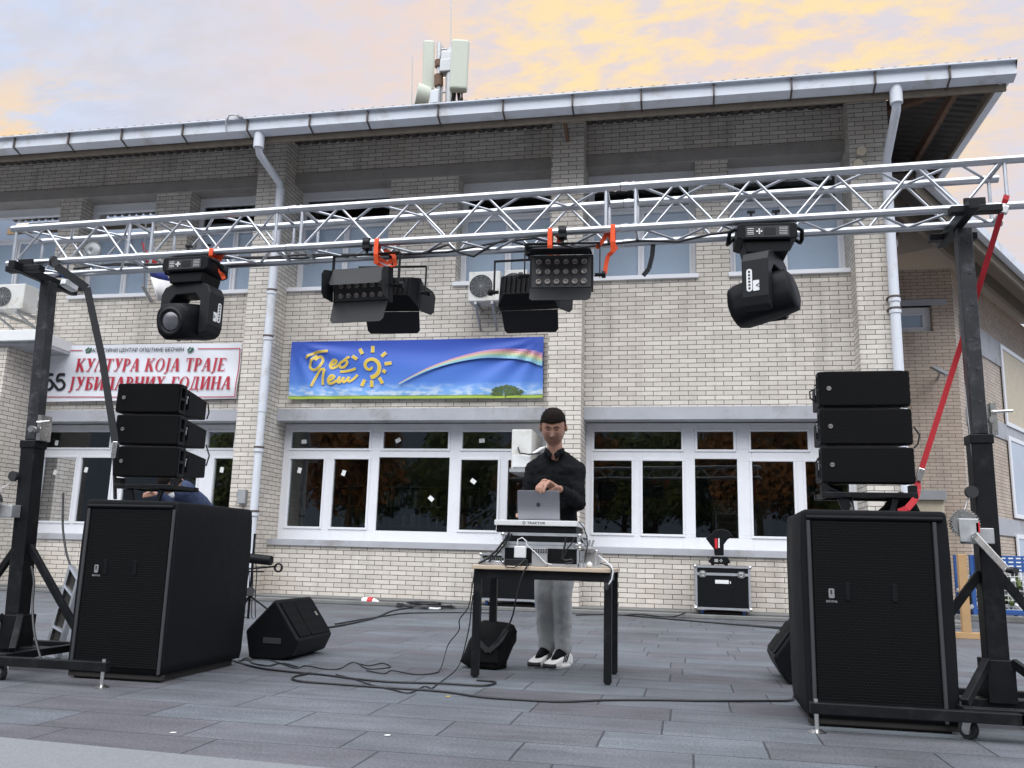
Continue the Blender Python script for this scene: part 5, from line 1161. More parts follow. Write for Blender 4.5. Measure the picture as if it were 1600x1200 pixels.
# ================================================================ slings and straps on the truss
def sling(label, x, tail, y=TF, mm='orange', name='truss_sling', wide=.028, drop=.10):
    z = tz(x, 0); q = MB(); pts = [(x, y-.026, z-.01), (x, y-.026, z+.012), (x, y, z+.027), (x, y+.026, z+.01), (x, y+.02, z-drop*.6), (x, y-.005, z-drop), (x, y-.024, z-drop*.6), (x, y-.026, z-.01)]
    q.ribbon(pts, wide, XA.cross(Vector((0, 0, 1))), .003)
    q2 = MB()
    for a, b in zip(pts, pts[1:]): q2.beam(a, b, .003, wide, 0, (1, 0, 0))
    for i, tl__ in enumerate(tail):
        for a, b in zip(tl__, tl__[1:]): q2.beam(a, b, .004, wide*.9, 0, (.9, .2, .3))
    return tag(q2.build(name, M[mm], None, (x, y, z-drop)), label, 'strap', 'bright orange webbing slings' if mm == 'orange' else None)
def P(*l, y=4.93): return [at(u, v, y) for u, v in l]
sling('orange sling knotted over the left moving head base', at(333, 392, TF).x, [P((322, 388), (333, 400), (345, 422), (350, 436), (338, 410)), P((333, 392), (350, 388), (343, 408)), P((318, 392), (336, 404), (348, 398))], TF, drop=.05)
sling('orange sling hanging beside the clamp of the left front floodlight', at(589.5, 393, TF).x, [P((585, 408), (600, 418), (612, 416)), P((600, 390), (615, 398), (618, 415), (604, 418)), P((592, 405), (608, 412), (612, 405))], TF, drop=.14)
sling('orange sling hooked down to the right front floodlight', at(860, 378, TF).x, [P((860, 392), (863, 403), (872, 401), (872, 393)), P((872, 380), (875, 372), (868, 366))], TF, drop=.15)
sling('orange sling tied round both lower tubes right of the floodlights', at(958, 372, TF).x, [P((952, 358), (942, 376), (932, 388)), P((949, 354), (954, 372), (963, 390), (955, 392)), P((958, 392), (950, 400), (947, 412), (945, 428), y=4.95)], TF, drop=.15)
def strap(label, pts, w, mm, up=(0, -1, 0), cat='strap', name='ratchet_strap', parts=None):
    t = thing(name, label, cat, pts[-1]); q = MB(); th = .003
    for a, b in zip(pts, pts[1:]):
        a = Vector(a); b = Vector(b); d = (b-a).normalized(); sx = Vector(up).cross(d).normalized()
        vs = [p_+sx*(i*w/2)+Vector(up)*(j*th) for p_ in (a, b) for j in (0, 1) for i in (-1, 1)]
        q.add(vs, [(0, 2, 3, 1), (4, 5, 7, 6), (0, 1, 5, 4), (2, 6, 7, 3), (0, 4, 6, 2), (1, 3, 7, 5)])
    q.build('webbing', M[mm], t)
    if parts:
        q = MB()
        for a, b in parts:
            q = MB(); q.beam(a, b, .034, .03, 0, (0, 1, 0)); q.build('buckle', M['chrome'], t, bevel=.004)
    return t
sx_, sy_ = at(1571, 312, TF-.03), at(1440, 732, 5.02)
strap('long red ratchet strap from the right truss end down to the subwoofer', [at(1573, 305, TF-.03), sx_, at(1524, 468, 5.13), at(1493, 565, 5.15), at(1440, 732, 5.15)], .030, 'redstrap', parts=[(at(1440, 732, 5.14), at(1434, 752, 5.14)), (at(1571, 322, TF-.035), at(1568, 334, TF-.035))])
strap('loose red strap tail below the ratchet on the right subwoofer', [at(1433, 752, 5.14), at(1434, 765, 5.12), at(1430, 780, 5.08), at(1417, 795, 5.05), at(1404, 800, 5.03)], .034, 'redstrap')
strap('wide black strap from the left truss tube to the left line array', [at(84, 405, TF-.03), at(88, 416, TF-.03), at(136, 450, 4.95), at(160, 560, 5.0), at(180, 690, 5.05)], .052, 'blackstrap', parts=[(at(182, 690, 5.05), at(178, 716, 5.05))])
q = MB(); q.torus((at(84, 411, TF).x, TF, tz(-4.2, 0)), .030, .012, 'X', 16, 8); tag(q.build('strap_loop', M['blackstrap'], None, (at(84, 411, TF).x, TF, 2.66)), 'black strap loop round the front tube above the left tower', 'strap')
strap('black strap hanging from the back tube below the orange slings', [at(1021, 378, TBk), at(1019, 400, TBk), at(1014, 420, TBk), at(1005, 431, TBk)], .028, 'blackstrap')
q = MB(); q.beam(at(98, 433, 4.95), at(104, 425, 4.95), .05, .05); tag(q.build('tape_roll', M['blue'], None, at(101, 429, 4.95), bevel=.01), 'blue tape wrapped on the fork of the left tower', 'tape')
q = MB(); q.beam(at(98, 440, 5.0), at(118, 452, 5.1), .06, .05); tag(q.build('ratchet_buckle', M['chrome'], None, at(108, 446, 5.05), bevel=.008), 'silver ratchet buckle under the left end of the truss', 'buckle')
# cables lying in the truss
for lab, pts in (('black cable run along the lower back tube of the truss', [(150, 414), (240, 412), (330, 405), (430, 403), (470, 402), (520, 400), (600, 398), (700, 392), (780, 380), (835, 372), (900, 386), (935, 385), (1000, 376), (1060, 376), (1110, 368), (1140, 362)]),
                 ('black cable sagging under the truss between the floodlights', [(630, 398), (660, 394), (700, 384), (716, 394), (740, 399), (770, 384), (790, 374), (830, 384), (860, 386)]),
                 ('second black cable along the truss near the left moving head', [(115, 420), (180, 410), (250, 415), (330, 402), (370, 400), (420, 404), (470, 398), (560, 396)])):
    q = MB(); P_ = [at(u, v+2*sin(i*2.1), 5.1) for i, (u, v) in enumerate(pts)]; q.tube(P_, .008, 6); tag(q.build('truss_cable', M['cable'], None, P_[0]), lab, 'cable')
# ================================================================ table and what stands on it
TX0, TX1, TY0, TY1, TZ = -1.402, -.457, 5.75, 6.37, .725
tbl = thing('folding_table', 'small wooden topped table with slim black steel legs', 'table', ((TX0+TX1)/2, 6.06, 0))
q = MB(); q.prism(rrect(TX0, TX1, TY0, TY1, .02), (0, 0, TZ-.026), XA, YA, (0, 0, .026)); q.build('table_top', M['wood'], tbl, bevel=.004)
q = MB(); z0, z1 = TZ-.085, TZ-.0265
q.box(TX0+.03, TX1-.03, TY0+.035, TY0+.06, z0, z1); q.box(TX0+.03, TX1-.03, TY1-.06, TY1-.035, z0, z1); q.box(TX0+.03, TX0+.055, TY0+.06, TY1-.06, z0, z1); q.box(TX1-.055, TX1-.03, TY0+.06, TY1-.06, z0, z1); q.build('frame_rail', M['black'], tbl, bevel=.002)
for x_, y_ in ((TX0+.012, TY0+.03), (TX1-.062, TY0+.03), (TX0+.012, TY1-.08), (TX1-.062, TY1-.08)):
    q = MB(); q.box(x_, x_+.05, y_, y_+.05, .012, TZ-.0266); lg_ = q.build('leg', M['black'], tbl, bevel=.003)
    q = MB(); q.cyl((x_+.025, y_+.025, 0.0005), (x_+.025, y_+.025, .0125), .017, 12); q.build('foot', M['rubber'], lg_)
def case_edges(q, x0, x1, y0, y1, z0, z1, w=.022, mi=1):
    for zz_ in (z0, z1-w): q.box(x0-.003, x1+.003, y0-.003, y0+w, zz_, zz_+w, mi); q.box(x0-.003, x1+.003, y1-w, y1+.003, zz_, zz_+w, mi)
    for zz_ in (z0, z1-w): q.box(x0-.003, x0+w, y0+w+.001, y1-w-.001, zz_, zz_+w, mi); q.box(x1-w, x1+.003, y0+w+.001, y1-w-.001, zz_, zz_+w, mi)
    for xx in (x0-.003, x1-w+.003):
        for yy in (y0-.003, y1-w+.003): q.box(xx, xx+w, yy, yy+w, z0+w+.001, z1-w-.001, mi)
def ball(q, p, r=.016, mi=2): q.ell(p, r, r, r, 10, 8, mi)
def latch(par, x, y, z, s_=1.0):
    q = MB(); q.prism(rrect(-.034*s_, .034*s_, -.034*s_, .034*s_, .02*s_), (x, y, z), XA, ZA, (0, -.006, 0)); q.torus((x, y-.008, z), .018*s_, .004*s_, 'Y', 14, 6); q.box(x-.004, x+.026*s_, y-.014, y-.006, z-.004, z+.006); q.build('butterfly_latch', M['chrome'], par)
# equipment case in two halves, standing on the table
rk = thing('rack_case', 'black equipment case with aluminium edges on the table under the controller', 'flight case', (-.95, 6.08, TZ))
rx0, rx1, ry0, ry1 = -1.215, -.690, 5.86, 6.34
for nm, z0, z1 in (('case_base', TZ+.001, TZ+.140), ('case_lid', TZ+.142, TZ+.222)):
    q = MB(); q.box(rx0, rx1, ry0, ry1, z0+.001, z1-.001); case_edges(q, rx0, rx1, ry0, ry1, z0+(.0 if nm == 'case_lid' else .0), z1, .020)
    if nm == 'case_base': pass
    for xx in (rx0, rx1):
        for zz_ in (z0+.012, z1-.012): ball(q, (xx, ry0, zz_), .015)
    o_ = q.build(nm, [M['plastic'], M['alu2'], M['chrome']], rk)
for xx in (rx0+.03, rx1-.02): latch(rk, xx, ry0-.004, TZ+.142, .55)
q = MB(); q.box(rx1+.012, rx1+.10, 5.98, 6.33, TZ+.001, TZ+.11); case_edges(q, rx1+.012, rx1+.10, 5.98, 6.33, TZ+.001, TZ+.115, .014); ball(q, (rx1+.10, 5.98, TZ+.11), .013)
tag(q.build('side_case', [M['grey'], M['alu2'], M['chrome']], None, (rx1+.05, 6.1, TZ)), 'narrow grey case with aluminium edges at the right end of the table', 'flight case')
q = MB()
for i in range(3): q.beam((rx1+.03+.02*i, 5.95, TZ+.14), (rx1+.035+.025*i, 5.95, TZ+.185), .016, .014)
q.tube([(rx1+.0, 5.93, TZ+.2), (rx1+.05, 5.92, TZ+.13), (rx1+.09, 5.95, TZ+.12)], .007, 6); q.ell((rx1+.04, 5.94, TZ+.125), .04, .03, .018, 10, 6)
tag(q.build('plug_bundle', M['grey'], None, (rx1+.05, 5.95, TZ+.115)), 'tangle of grey plugs on the narrow case at the right of the table', 'plugs')
ct = thing('dj_controller', 'white edged DJ controller lettered on its back edge, carrying the laptop', 'DJ controller', (-.99, 6.05, TZ+.222))
q = MB(); q.box(-1.262, -.715, 5.86, 6.26, TZ+.223, TZ+.268); q.build('body', M['plastic'], ct, bevel=.005)
q = MB(); q.box(-1.274, -.706, 5.845, 6.27, TZ+.269, TZ+.305); q.build('top_case', M['white2'], ct, bevel=.004)
q = MB(); add_text(q, 'TRAKTOR', (-1.046, 5.8442, TZ+.279), XA, ZA, .125, .017, 0, .022)
q.torus((-1.068, 5.8445, TZ+.2875), .0085, .0022, 'Y', 20, 6); q.build('lettering', M['ink'], ct)
q = MB()
for xx in (-1.15, -.82): q.cyl((xx, 6.1, TZ+.3055), (xx, 6.1, TZ+.318), .07, 24)
q.build('jog_wheel', M['plastic'], ct)
q = MB()
for i in range(8): q.cyl((-1.05+i*.02, 6.06+.05*(i % 2), TZ+.3055), (-1.05+i*.02, 6.06+.05*(i % 2), TZ+.322), .007, 8)
q.build('knob', M['plastic'], ct)
LZ = TZ+.3065
lp = thing('laptop', 'open silver grey laptop with a dark fruit emblem on its lid', 'laptop', (-.99, 6.05, LZ))
q = MB(); q.prism(rrect(-1.137, -.842, 5.985, 6.20, .012), (0, 0, LZ), XA, YA, (0, 0, .013)); q.build('keyboard_base', M['laptop'], lp, bevel=.003)
hz = Vector((0, 5.985, LZ+.012)); top = Vector((0, at(845, 766, 5.935).y, at(845, 766.3, 5.935).z)); ld = (top-hz); ll = ld.length; ld.normalize(); ln_ = Vector((0, -ld.z, ld.y)); ln_ = ln_ if ln_.y < 0 else -ln_
q = MB(); q.prism(rrect(-1.137, -.842, 0, ll, .012), hz, XA, ld, ln_*.006); q.build('lid', M['laptop'], lp, bevel=.002)
q = MB(); q.prism([(-1.128, .012), (-.851, .012), (-.851, ll-.01), (-1.128, ll-.01)], hz-ln_*.0008, XA, ld, -ln_*.0004); q.build('screen', M['void'], lp)
def emblem(s_):
    body = [(0, .78), (.22, .88), (.48, .92), (.72, .80), (.60, .60), (.56, .38), (.66, .16), (.82, .04), (.70, -.30), (.50, -.62), (.30, -.76), (.12, -.72), (0, -.66), (-.12, -.72), (-.30, -.76), (-.52, -.62), (-.74, -.24), (-.82, .14), (-.76, .54), (-.56, .82), (-.30, .90), (-.12, .84)]
    leaf = [(0.0, .92), (.02, 1.12), (.16, 1.32), (.34, 1.38), (.32, 1.18), (.18, 1.0)]
    return [[(a*s_, b*s_*.95) for a, b in body], [(a*s_, b*s_*.95) for a, b in leaf]]
q = MB(); cxp, czp = -.9895, ll*.50
for poly in emblem(.0185): q.prism([(cxp-a*-1, czp+b) for a, b in poly], hz+ln_*.0062, XA, ld, ln_*.0006)
q.build('lid_emblem', M['ink'], lp)
# small things on the table top
q = MB(); a = at(803, 872, 5.82); b = at(822, 853.5, 5.82); q.box(a.x, b.x, 5.815, 5.845, a.z, b.z); tag(q.build('power_adapter', M['white2'], None, (a.x, 5.83, a.z), bevel=.008, seg=3), 'white laptop power adapter standing in front of the equipment case', 'power adapter')
q = MB(); q.tube([at(808, 853, 5.82), at(809, 843, 5.83), at(816, 840, 5.83), at(823, 846, 5.82), at(822, 850, 5.82), at(835, 862, 5.80), at(853, 880, 5.79), at(862, 882, 5.79)], .004, 6); tag(q.build('charging_cable', M['cablew'], None, at(853, 880, 5.79)), 'white charging cable looping from the adapter across the table', 'cable')
q = MB(); a = at(789, 881.5, 5.80); b = at(825, 871.8, 5.80); q.box(a.x, b.x, 5.785, 5.85, TZ+.001, TZ+.045); tag(q.build('audio_interface', M['plastic2'], None, (a.x, 5.8, TZ), bevel=.004), 'low black audio box under the white power adapter', 'audio box')
t = thing('mixer', 'small grey mixer standing on edge against the equipment case', 'mixer', (at(842, 875, 5.82).x, 5.83, TZ))
a = at(831, 879, 5.82); b = at(855, 857, 5.82); q = MB(); q.box(a.x, b.x, 5.812, 5.852, TZ+.001, b.z); q.build('housing', M['grey'], t, bevel=.004)
q = MB()
for i in range(12): q.cyl((a.x+.012+(i % 6)*.017, 5.8115, b.z-.008-.016*(i//6)), (a.x+.012+(i % 6)*.017, 5.804, b.z-.008-.016*(i//6)), .005, 8)
q.build('knob', M['plastic'], t)
t = thing('controller_box', 'little silver mixer with coloured knobs at the left end of the table', 'mixer', (at(770, 879, 5.83).x, 5.85, TZ))
a = at(751, 881, 5.83); b = at(788, 872, 5.83); q = MB(); q.prism([(0, 0), (.12, 0), (.12, .05), (0, .028)], (a.x, 5.82, TZ+.001), YA, ZA, (b.x-a.x, 0, 0)); q.build('housing', M['alu2'], t, bevel=.004)
q = MB()
for i in range(10): q.cyl((a.x+.02+i*.014, 5.85, TZ+.03), (a.x+.02+i*.014, 5.848, TZ+.05), .006, 8, i % 2)
q.build('knob', [M['leaf_g'], M['plastic']], t)
t = thing('glass_tumbler', 'clear plastic bottle and beaker beside the right edge of the case on the table', 'cup', (at(909, 880, 5.8).x, 5.80, TZ))
q = MB(); p = at(909, 882, 5.80); q.cyl((p.x, 5.8, TZ+.001), (p.x, 5.8, TZ+.03), .028, 16, 0, .024); q.cyl((p.x, 5.8, TZ+.03), (p.x, 5.8, TZ+.11), .018, 14); q.build('cup_body', M['chrome'], t)
q = MB(); p = at(921, 879, 5.85); q.ell((p.x, 5.84, TZ+.02), .022, .018, .02, 12, 8); q.cyl((p.x, 5.84, TZ+.03), (p.x, 5.84, TZ+.045), .008, 8); tag(q.build('round_knob', M['white2'], None, (p.x, 5.84, TZ)), 'small round white object near the right table edge', 'adapter')
for i, (pts, r_, mm, lab) in enumerate((
    ([(796, 832), (790, 842), (776, 860), (760, 874), (748, 880)], .009, 'cable', 'thick black cable from the controller down to the left table edge'),
    ([(800, 834), (792, 846), (778, 864), (764, 878)], .007, 'cable', 'second black cable beside the thick one at the left of the table'),
    ([(884, 838), (883, 850), (880, 862), (878, 872), (884, 876), (893, 874), (896, 878), (884, 881)], .007, 'cable', 'black cable hanging from the controller at the right of the case'),
    ([(898, 840), (894, 848), (886, 858), (881, 870)], .005, 'cable', 'thin black cable crossing the right half of the equipment case'),
    ([(905, 816), (912, 824), (917, 838), (918, 852), (915, 868), (913, 880)], .004, 'cable', 'thin cable arching from the right end of the controller'),
    ([(776, 870), (784, 878), (792, 886), (803, 887), (812, 882), (820, 874)], .004, 'cable', 'thin black cable drooping over the front table edge'),
    ([(935, 868), (945, 876), (955, 884), (958, 892), (956, 905), (950, 915)], .005, 'cablew', 'pale cable falling over the right table corner'),
    ([(938, 880), (950, 884), (956, 890), (953, 902), (949, 918)], .004, 'cable', 'dark cable falling over the right table corner'))):
    q = MB(); P_ = [at(u, v, 5.80 if v < 882 else 5.735) for u, v in pts]
    if i >= 6: P_ = [Vector((p_.x, p_.y if p_.z > TZ else 5.735, max(p_.z, TZ+.004) if p_.x < TX1-.01 and p_.y > 5.75 else p_.z)) for p_ in P_]
    q.tube(P_, r_, 6); tag(q.build('table_cable', M[mm], None, P_[-1]), lab, 'cable')
q = MB(); q.beam(at(950, 912, 5.74), at(946, 922, 5.74), .03, .03); tag(q.build('cable_plug', M['rubber'], None, at(948, 918, 5.74), bevel=.006), 'black plug dangling below the right table corner', 'plug')
# ================================================================ flight cases by the wall
def flight_case(label, x0, x1, y0, y1, z0, z1, lid=True):
    t = thing('flight_case', label, 'flight case', ((x0+x1)/2, (y0+y1)/2, .055), 'wheeled flight cases by the wall')
    q = MB(); q.box(x0, x1, y0, y1, z0+.001, z1-.001); zl = z1-.115; q.box(x0, x1, y0-.004, y0+.01, zl-.018, zl+.018, 1); case_edges(q, x0, x1, y0, y1, z0, z1, .030)
    for xx in (x0, x1):
        for yy in (y0, y1):
            for zz_ in (z0+.015, z1-.015): ball(q, (xx, yy, zz_), .026)
    q.build('case_body', [M['plastic'], M['alu2'], M['chrome']], t)
    for xx in (x0+.10, x1-.12): latch(t, xx, y0-.005, zl, 1.35)
    xm = (x0+x1)/2; q = MB(); q.box(xm-.10, xm+.08, y0-.0015, y0-.0005, zl-.125, zl-.075); q.box(xm+.095, xm+.108, y0-.0015, y0-.0005, zl-.12, zl-.09); q.build('tape_label', M['white2'], t)
    for xx in (x0+.09, x1-.09):
        for yy in (y0+.09, y1-.09):
            q = MB(); q.box(xx-.045, xx+.045, yy-.045, yy+.045, z0-.012, z0-.001); q.beam((xx-.02, yy, z0-.01), (xx-.01, yy-.01, .055+.05), .05, .008, 0, (1, 0, 0)); c_ = q.build('caster', M['chrome'], t)
            q = MB(); q.cyl((xx-.016, yy, .055+.046), (xx+.016, yy, .055+.046), .046, 16); q.build('wheel', M['blue'] if yy < y0+.1 else M['rubber'], c_)
    return t
fy = 12.46; a = at(1087, 955, fy); b = at(1172, 886, fy); za = at(1125, 953, fy).z
flight_case('black flight case with aluminium edges carrying a small moving head', a.x, b.x, fy, fy+.5, za, at(1128, 884, fy).z)
FCZ = at(1128, 884, fy).z
fy2 = 12.46; a2 = at(749, 938, fy2); b2 = at(846, 938, fy2)
flight_case('black flight case against the wall seen under the table', a2.x, b2.x, fy2, fy2+.5, at(795, 939, fy2).z, at(795, 939, fy2).z+.66)
# small moving head on the right case
xm = at(1124, 875, fy+.2).x; yb_ = fy+.22
t = thing('beam_light', 'small black moving head with a red label on the right flight case', 'moving light', (xm, yb_, FCZ))
q = MB(); q.prism([(-.15, .02), (-.12, .02), (-.11, .0), (.11, 0), (.12, .02), (.15, .02), (.135, .055), (.10, .105), (-.10, .105), (-.135, .055)], (xm, yb_-.11, FCZ+.018), XA, ZA, (0, .22, 0)); q.build('base', M['plastic'], t, bevel=.008)
q = MB()
for sx_ in (-.09, .09): q.cyl((xm+sx_, yb_-.08, FCZ+.001), (xm+sx_, yb_-.08, FCZ+.02), .02, 10); q.cyl((xm+sx_, yb_+.08, FCZ+.001), (xm+sx_, yb_+.08, FCZ+.02), .02, 10)
q.build('foot', M['rubber'], t)
q = MB()
for dx, dz in ((0, .014), (0, -.014), (.014, 0), (-.014, 0)): q.cyl((xm+.02+dx, yb_-.1105, FCZ+.07+dz), (xm+.02+dx, yb_-.116, FCZ+.07+dz), .006, 8)
for k in range(3): q.box(xm-.07, xm-.02, yb_-.114, yb_-.1105, FCZ+.05+k*.015, FCZ+.056+k*.015)
q.build('buttons', M['white2'], t)
def hp(u, v): w_ = at(u, v, yb_-.09); return (w_.x, w_.z)
prof = [hp(1117, 868), hp(1131, 868), hp(1131, 851), hp(1137, 843), hp(1146, 838), hp(1139, 830), hp(1130, 826), hp(1117, 828), hp(1103, 841), hp(1116, 858)]
q = MB(); q.prism([(x_, z_) for x_, z_ in prof], (0, yb_-.09, 0), XA, ZA, (0, .18, 0)); q.build('head', M['plastic'], t, bevel=.012)
q = MB(); a = hp(1117, 857); b = hp(1121, 841.5); q.box(a[0], b[0], yb_-.093, yb_-.0905, a[1], b[1]); q.box(hp(1122.5, 857)[0], hp(1124.5, 857)[0], yb_-.093, yb_-.0905, hp(1122, 856)[1], hp(1122, 841)[1], 1); q.build('side_label', [M['red'], M['white2']], t)
# ================================================================ bag under the table
bx0, bx1 = -1.50, -1.235; by = 6.20
t = thing('shoulder_bag', 'black canvas shoulder bag slumped behind the front left table leg', 'bag', (-1.38, by+.1, 0))
q = MB(); rings = []
for z_, x0_, x1_, d_ in ((.004, -1.50, -1.27, .20), (.05, -1.575, -1.255, .23), (.12, -1.555, -1.235, .22), (.20, -1.515, -1.205, .19), (.27, -1.49, -1.185, .15), (.315, -1.47, -1.20, .10), (.325, -1.43, -1.23, .05)):
    ring = rrect(x0_, x1_, by+.10-d_/2, by+.10+d_/2, d_*.32, 4); rings.append([(a+.010*sin(b*40+z_*30), b+.014*sin(a*34+z_*22), z_+.012*sin(a*22)) for a, b in ring])
rings[0] = [(a, b, .003) for a, b, _ in rings[0]]
q.loft(rings); q.build('bag_body', M['bag'], t)
q = MB(); q.ribbon([(-1.47, by-.02, .28), (-1.44, by-.035, .20), (-1.36, by-.04, .13), (-1.28, by-.035, .2), (-1.24, by, .28)], .035, (0, -1, 0), .005); q.build('strap', M['blackstrap'], t)
q = MB(); q.box(-1.50, -1.29, by-.025, by-.012, .05, .14); q.build('front_pocket', M['bag'], t, bevel=.012)
# ================================================================ cables on the paving
def z6(*l): return [(400+a/4, 900+b/4) for a, b in l]
def smooth(pts, k=5):
    P_ = [Vector(p_) for p_ in pts]; n = len(P_); out = []
    for i in range(n-1):
        p0, p1, p2, p3 = P_[max(0, i-1)], P_[i], P_[i+1], P_[min(n-1, i+2)]
        for j in range(k):
            t_ = j/k; out.append(.5*((2*p1)+(p2-p0)*t_+(2*p0-5*p1+4*p2-p3)*t_**2+(3*p1-p0-3*p2+p3)*t_**3))
    return out+[P_[-1]]
def ground_cable(label, pts, r_, mm='cable', extra=(), zb=0.0):
    P_ = [gnd(u, v, zb+r_+.001) for u, v in pts] + list(extra); P_ = smooth(P_)
    for p_ in P_: p_.z = max(p_.z, r_+.001)
    q = MB(); q.tube(P_, r_, 7); return tag(q.build('floor_cable', M[mm], None, P_[0]), label, 'cable', 'cables lying on the paving')
ground_cable('thick black cable from the subwoofer to a loop under the table leg', [(352, 1028)] + z6((0, 570), (180, 595), (400, 615), (600, 640), (850, 662), (1150, 670), (1400, 685), (1480, 675), (1490, 660), (1380, 650)), .0065)
ground_cable('long black cable running across the paving to the right subwoofer', z6((340, 605), (235, 630), (260, 655), (500, 675), (850, 700), (1150, 720), (1400, 755), (1600, 770)) + [(800+a/4, 900+b/4) for a, b in ((300, 785), (600, 775), (900, 775), (1200, 780), (1600, 780))] + [(1236, 1094), (1240, 1088)], .0065)
ground_cable('thin wavy cable on the paving before the left monitor', [(372, 1032)] + z6((80, 525), (240, 575), (310, 560), (420, 580), (520, 580), (600, 540), (700, 560), (790, 545), (840, 570), (700, 580), (640, 545)), .004)
ground_cable('thin cable from the table edge to the paving, with a pale joint', z6((690, 590), (800, 610), (850, 590), (1000, 615), (1140, 600)), .004, extra=[at(700, 1008, 6.4), at(717, 985, 6.0), at(718, 968, 5.80), at(732, 948, 5.76), at(738, 915, 5.74), at(742, 890, 5.735)])
ground_cable('second thin cable from the table edge wandering to the left', z6((500, 615), (600, 640), (720, 680), (850, 710), (960, 730), (1050, 690), (1100, 700), (1150, 665)), .004, extra=[at(717, 1040, 5.85), at(732, 985, 5.75), at(736, 955, 5.74), at(739, 930, 5.735)])
ground_cable('pair of black cables from the left monitor to the cable heap', z6((440, 322), (495, 315), (600, 295), (740, 262), (860, 215), (1000, 195)), .010)
ground_cable('black cable beside the pair leading to the cable heap', z6((495, 300), (640, 275), (800, 250), (950, 232), (1250, 228), (1500, 232)), .008)
ground_cable('thin black cable running from the wall to the red plug', z6((540, 155), (600, 155), (690, 150)), .010)
ground_cable('black cable along the wall foot to the right flight case', [(900, 961), (950, 960), (975, 961), (1000, 960), (1030, 963), (1055, 963), (1070, 957), (1083, 952)], .010, zb=.055)
ground_cable('long black cable passing before the right flight case', [(895, 957), (960, 960), (1010, 964), (1080, 970), (1140, 975), (1200, 980), (1237, 985)], .010)
ground_cable('second black cable beside the long one near the right subwoofer', [(1150, 975), (1200, 978.5), (1240, 981)], .008)
ground_cable('white cable from the red plug to the cable heap', z6((745, 165), (800, 172), (870, 180), (920, 190), (990, 195), (1060, 200), (1130, 205), (1155, 200), (1130, 190)), .016, 'cablew')
ground_cable('black cables curling beside the left subwoofer', [(372, 1035), (385, 1028), (395, 1036), (420, 1040), (440, 1036), (465, 1042)], .006)
p = gnd(578, 940, .05); t = thing('power_connector', 'red and white industrial power plug lying near the wall', 'plug', (p.x, p.y, 0))
q = MB(); q.cyl((p.x-.02, p.y, .06), (p.x+.06, p.y-.02, .06), .055, 14); q.build('red_socket', M['red'], t, bevel=.008)
q = MB(); q.cyl((p.x-.12, p.y+.02, .06), (p.x-.021, p.y, .06), .045, 14, 0, .052); q.build('plug_cap', M['white2'], t, bevel=.006)
q = MB(); q.cyl((p.x+.061, p.y-.02, .06), (p.x+.15, p.y-.04, .05), .045, 12, 0, .02); q.build('plug_body', M['white2'], t, bevel=.006)
q = MB(); cc = gnd(664, 948, .02)
for i in range(9):
    a0_ = random.uniform(0, 6); R1 = random.uniform(.12, .34); pts = [(cc.x+cos(a0_+k*.5)*R1*1.2+random.uniform(-.03, .03), cc.y+sin(a0_+k*.5)*R1*.8, .015+.018*(i % 4)+random.uniform(0, .02)) for k in range(12)]; q.tube(smooth(pts, 3), .010, 6)
tag(q.build('cable_heap', M['cable'], None, (cc.x, cc.y, 0)), 'heap of coiled black cable on the paving before the wall', 'cable heap')
t = thing('hanging_cable', 'black cable hanging from the table down to the shoulder bag', 'cable', at(772, 1007, 5.95))
q = MB(); q.tube(smooth([at(825, 882, 5.735), at(818, 895, 5.73), at(812, 912, 5.73), at(805, 941, 5.74), at(801, 962, 5.8), at(790, 986, 5.95), at(772, 1007, 6.05)]), .006, 6); q.build('cable_run', M['cable'], t)
for u, v, lab in ((270, 1146, 'tiny white scrap of paper on the paving front left'), (605, 1150, 'tiny pale scrap on the paving at front centre'), (700, 1089, 'small yellow scrap on the paving before the table')):
    p = gnd(u, v); q = MB(); q.add([(p.x-.013, p.y-.007, .003), (p.x+.011, p.y-.009, .004), (p.x+.014, p.y+.007, .005), (p.x-.010, p.y+.008, .003)], [(0, 1, 2, 3)]); o_ = q.build('paper_scrap', M['paper'] if 'yellow' not in lab else M['yellow'], None, (p.x, p.y, 0)); o_.modifiers.new('thickness', 'SOLIDIFY').thickness = .001; tag(o_, lab, 'litter')
# ================================================================ left background: microphone clamps on stands, leaning case lid
msY = 9.4
t = thing('microphone_stand', 'black stand with microphone clamps and a lamp behind the left subwoofer', 'stand', gnd(382, 1000, 0))
b0 = at(386, 985, msY); b0.z = 0
q = MB(); q.cyl((b0.x, msY, .0), (b0.x, msY, .95), .014, 8)
for a_ in (0.3, 2.4, 4.5): q.cyl((b0.x, msY, .25), (b0.x+cos(a_)*.35, msY+sin(a_)*.35, .01), .010, 6)
q.build('stand_pole', M['black'], t)
for (p0, p1, r_, nm, mm) in ((at(372, 870, msY), at(424, 876, msY), .055, 'lamp_can', 'plastic'), (at(375, 890, msY), at(432, 885, msY), .010, 'clamp_bar', 'black'), (at(378, 893, msY), at(412, 893, msY), .010, 'clamp_bar', 'black')):
    q = MB(); q.cyl(p0, p1, r_, 12); q.build(nm, M[mm], t, bevel=.006 if r_ > .02 else 0)
q = MB(); q.torus(at(435, 887, msY), .045, .012, 'Y', 14, 6); q.build('clamp_ring', M['black'], t)
q = MB(); q.cyl(at(391, 924, msY), at(391, 924, msY-.12), .05, 16); q.build('lamp_tube', M['void'], t)
for k in range(4):
    q = MB(); q.tube(smooth([at(380+k*5, 866, msY), at(383+k*6, 890, msY), at(384+k*5, 930, msY), at(381+k*6, 960, msY), (at(384+k*5, 980, msY).x, msY, .01)]), .006, 5); q.build('lead', M['cable'], t)
A = gnd(72, 1024, .0); B = gnd(90, 1029, 0); dx = Vector((.46, .10, .95)); 
t = thing('leaning_case_lid', 'black case lid with aluminium edges leaning against the left subwoofer', 'case lid', A)
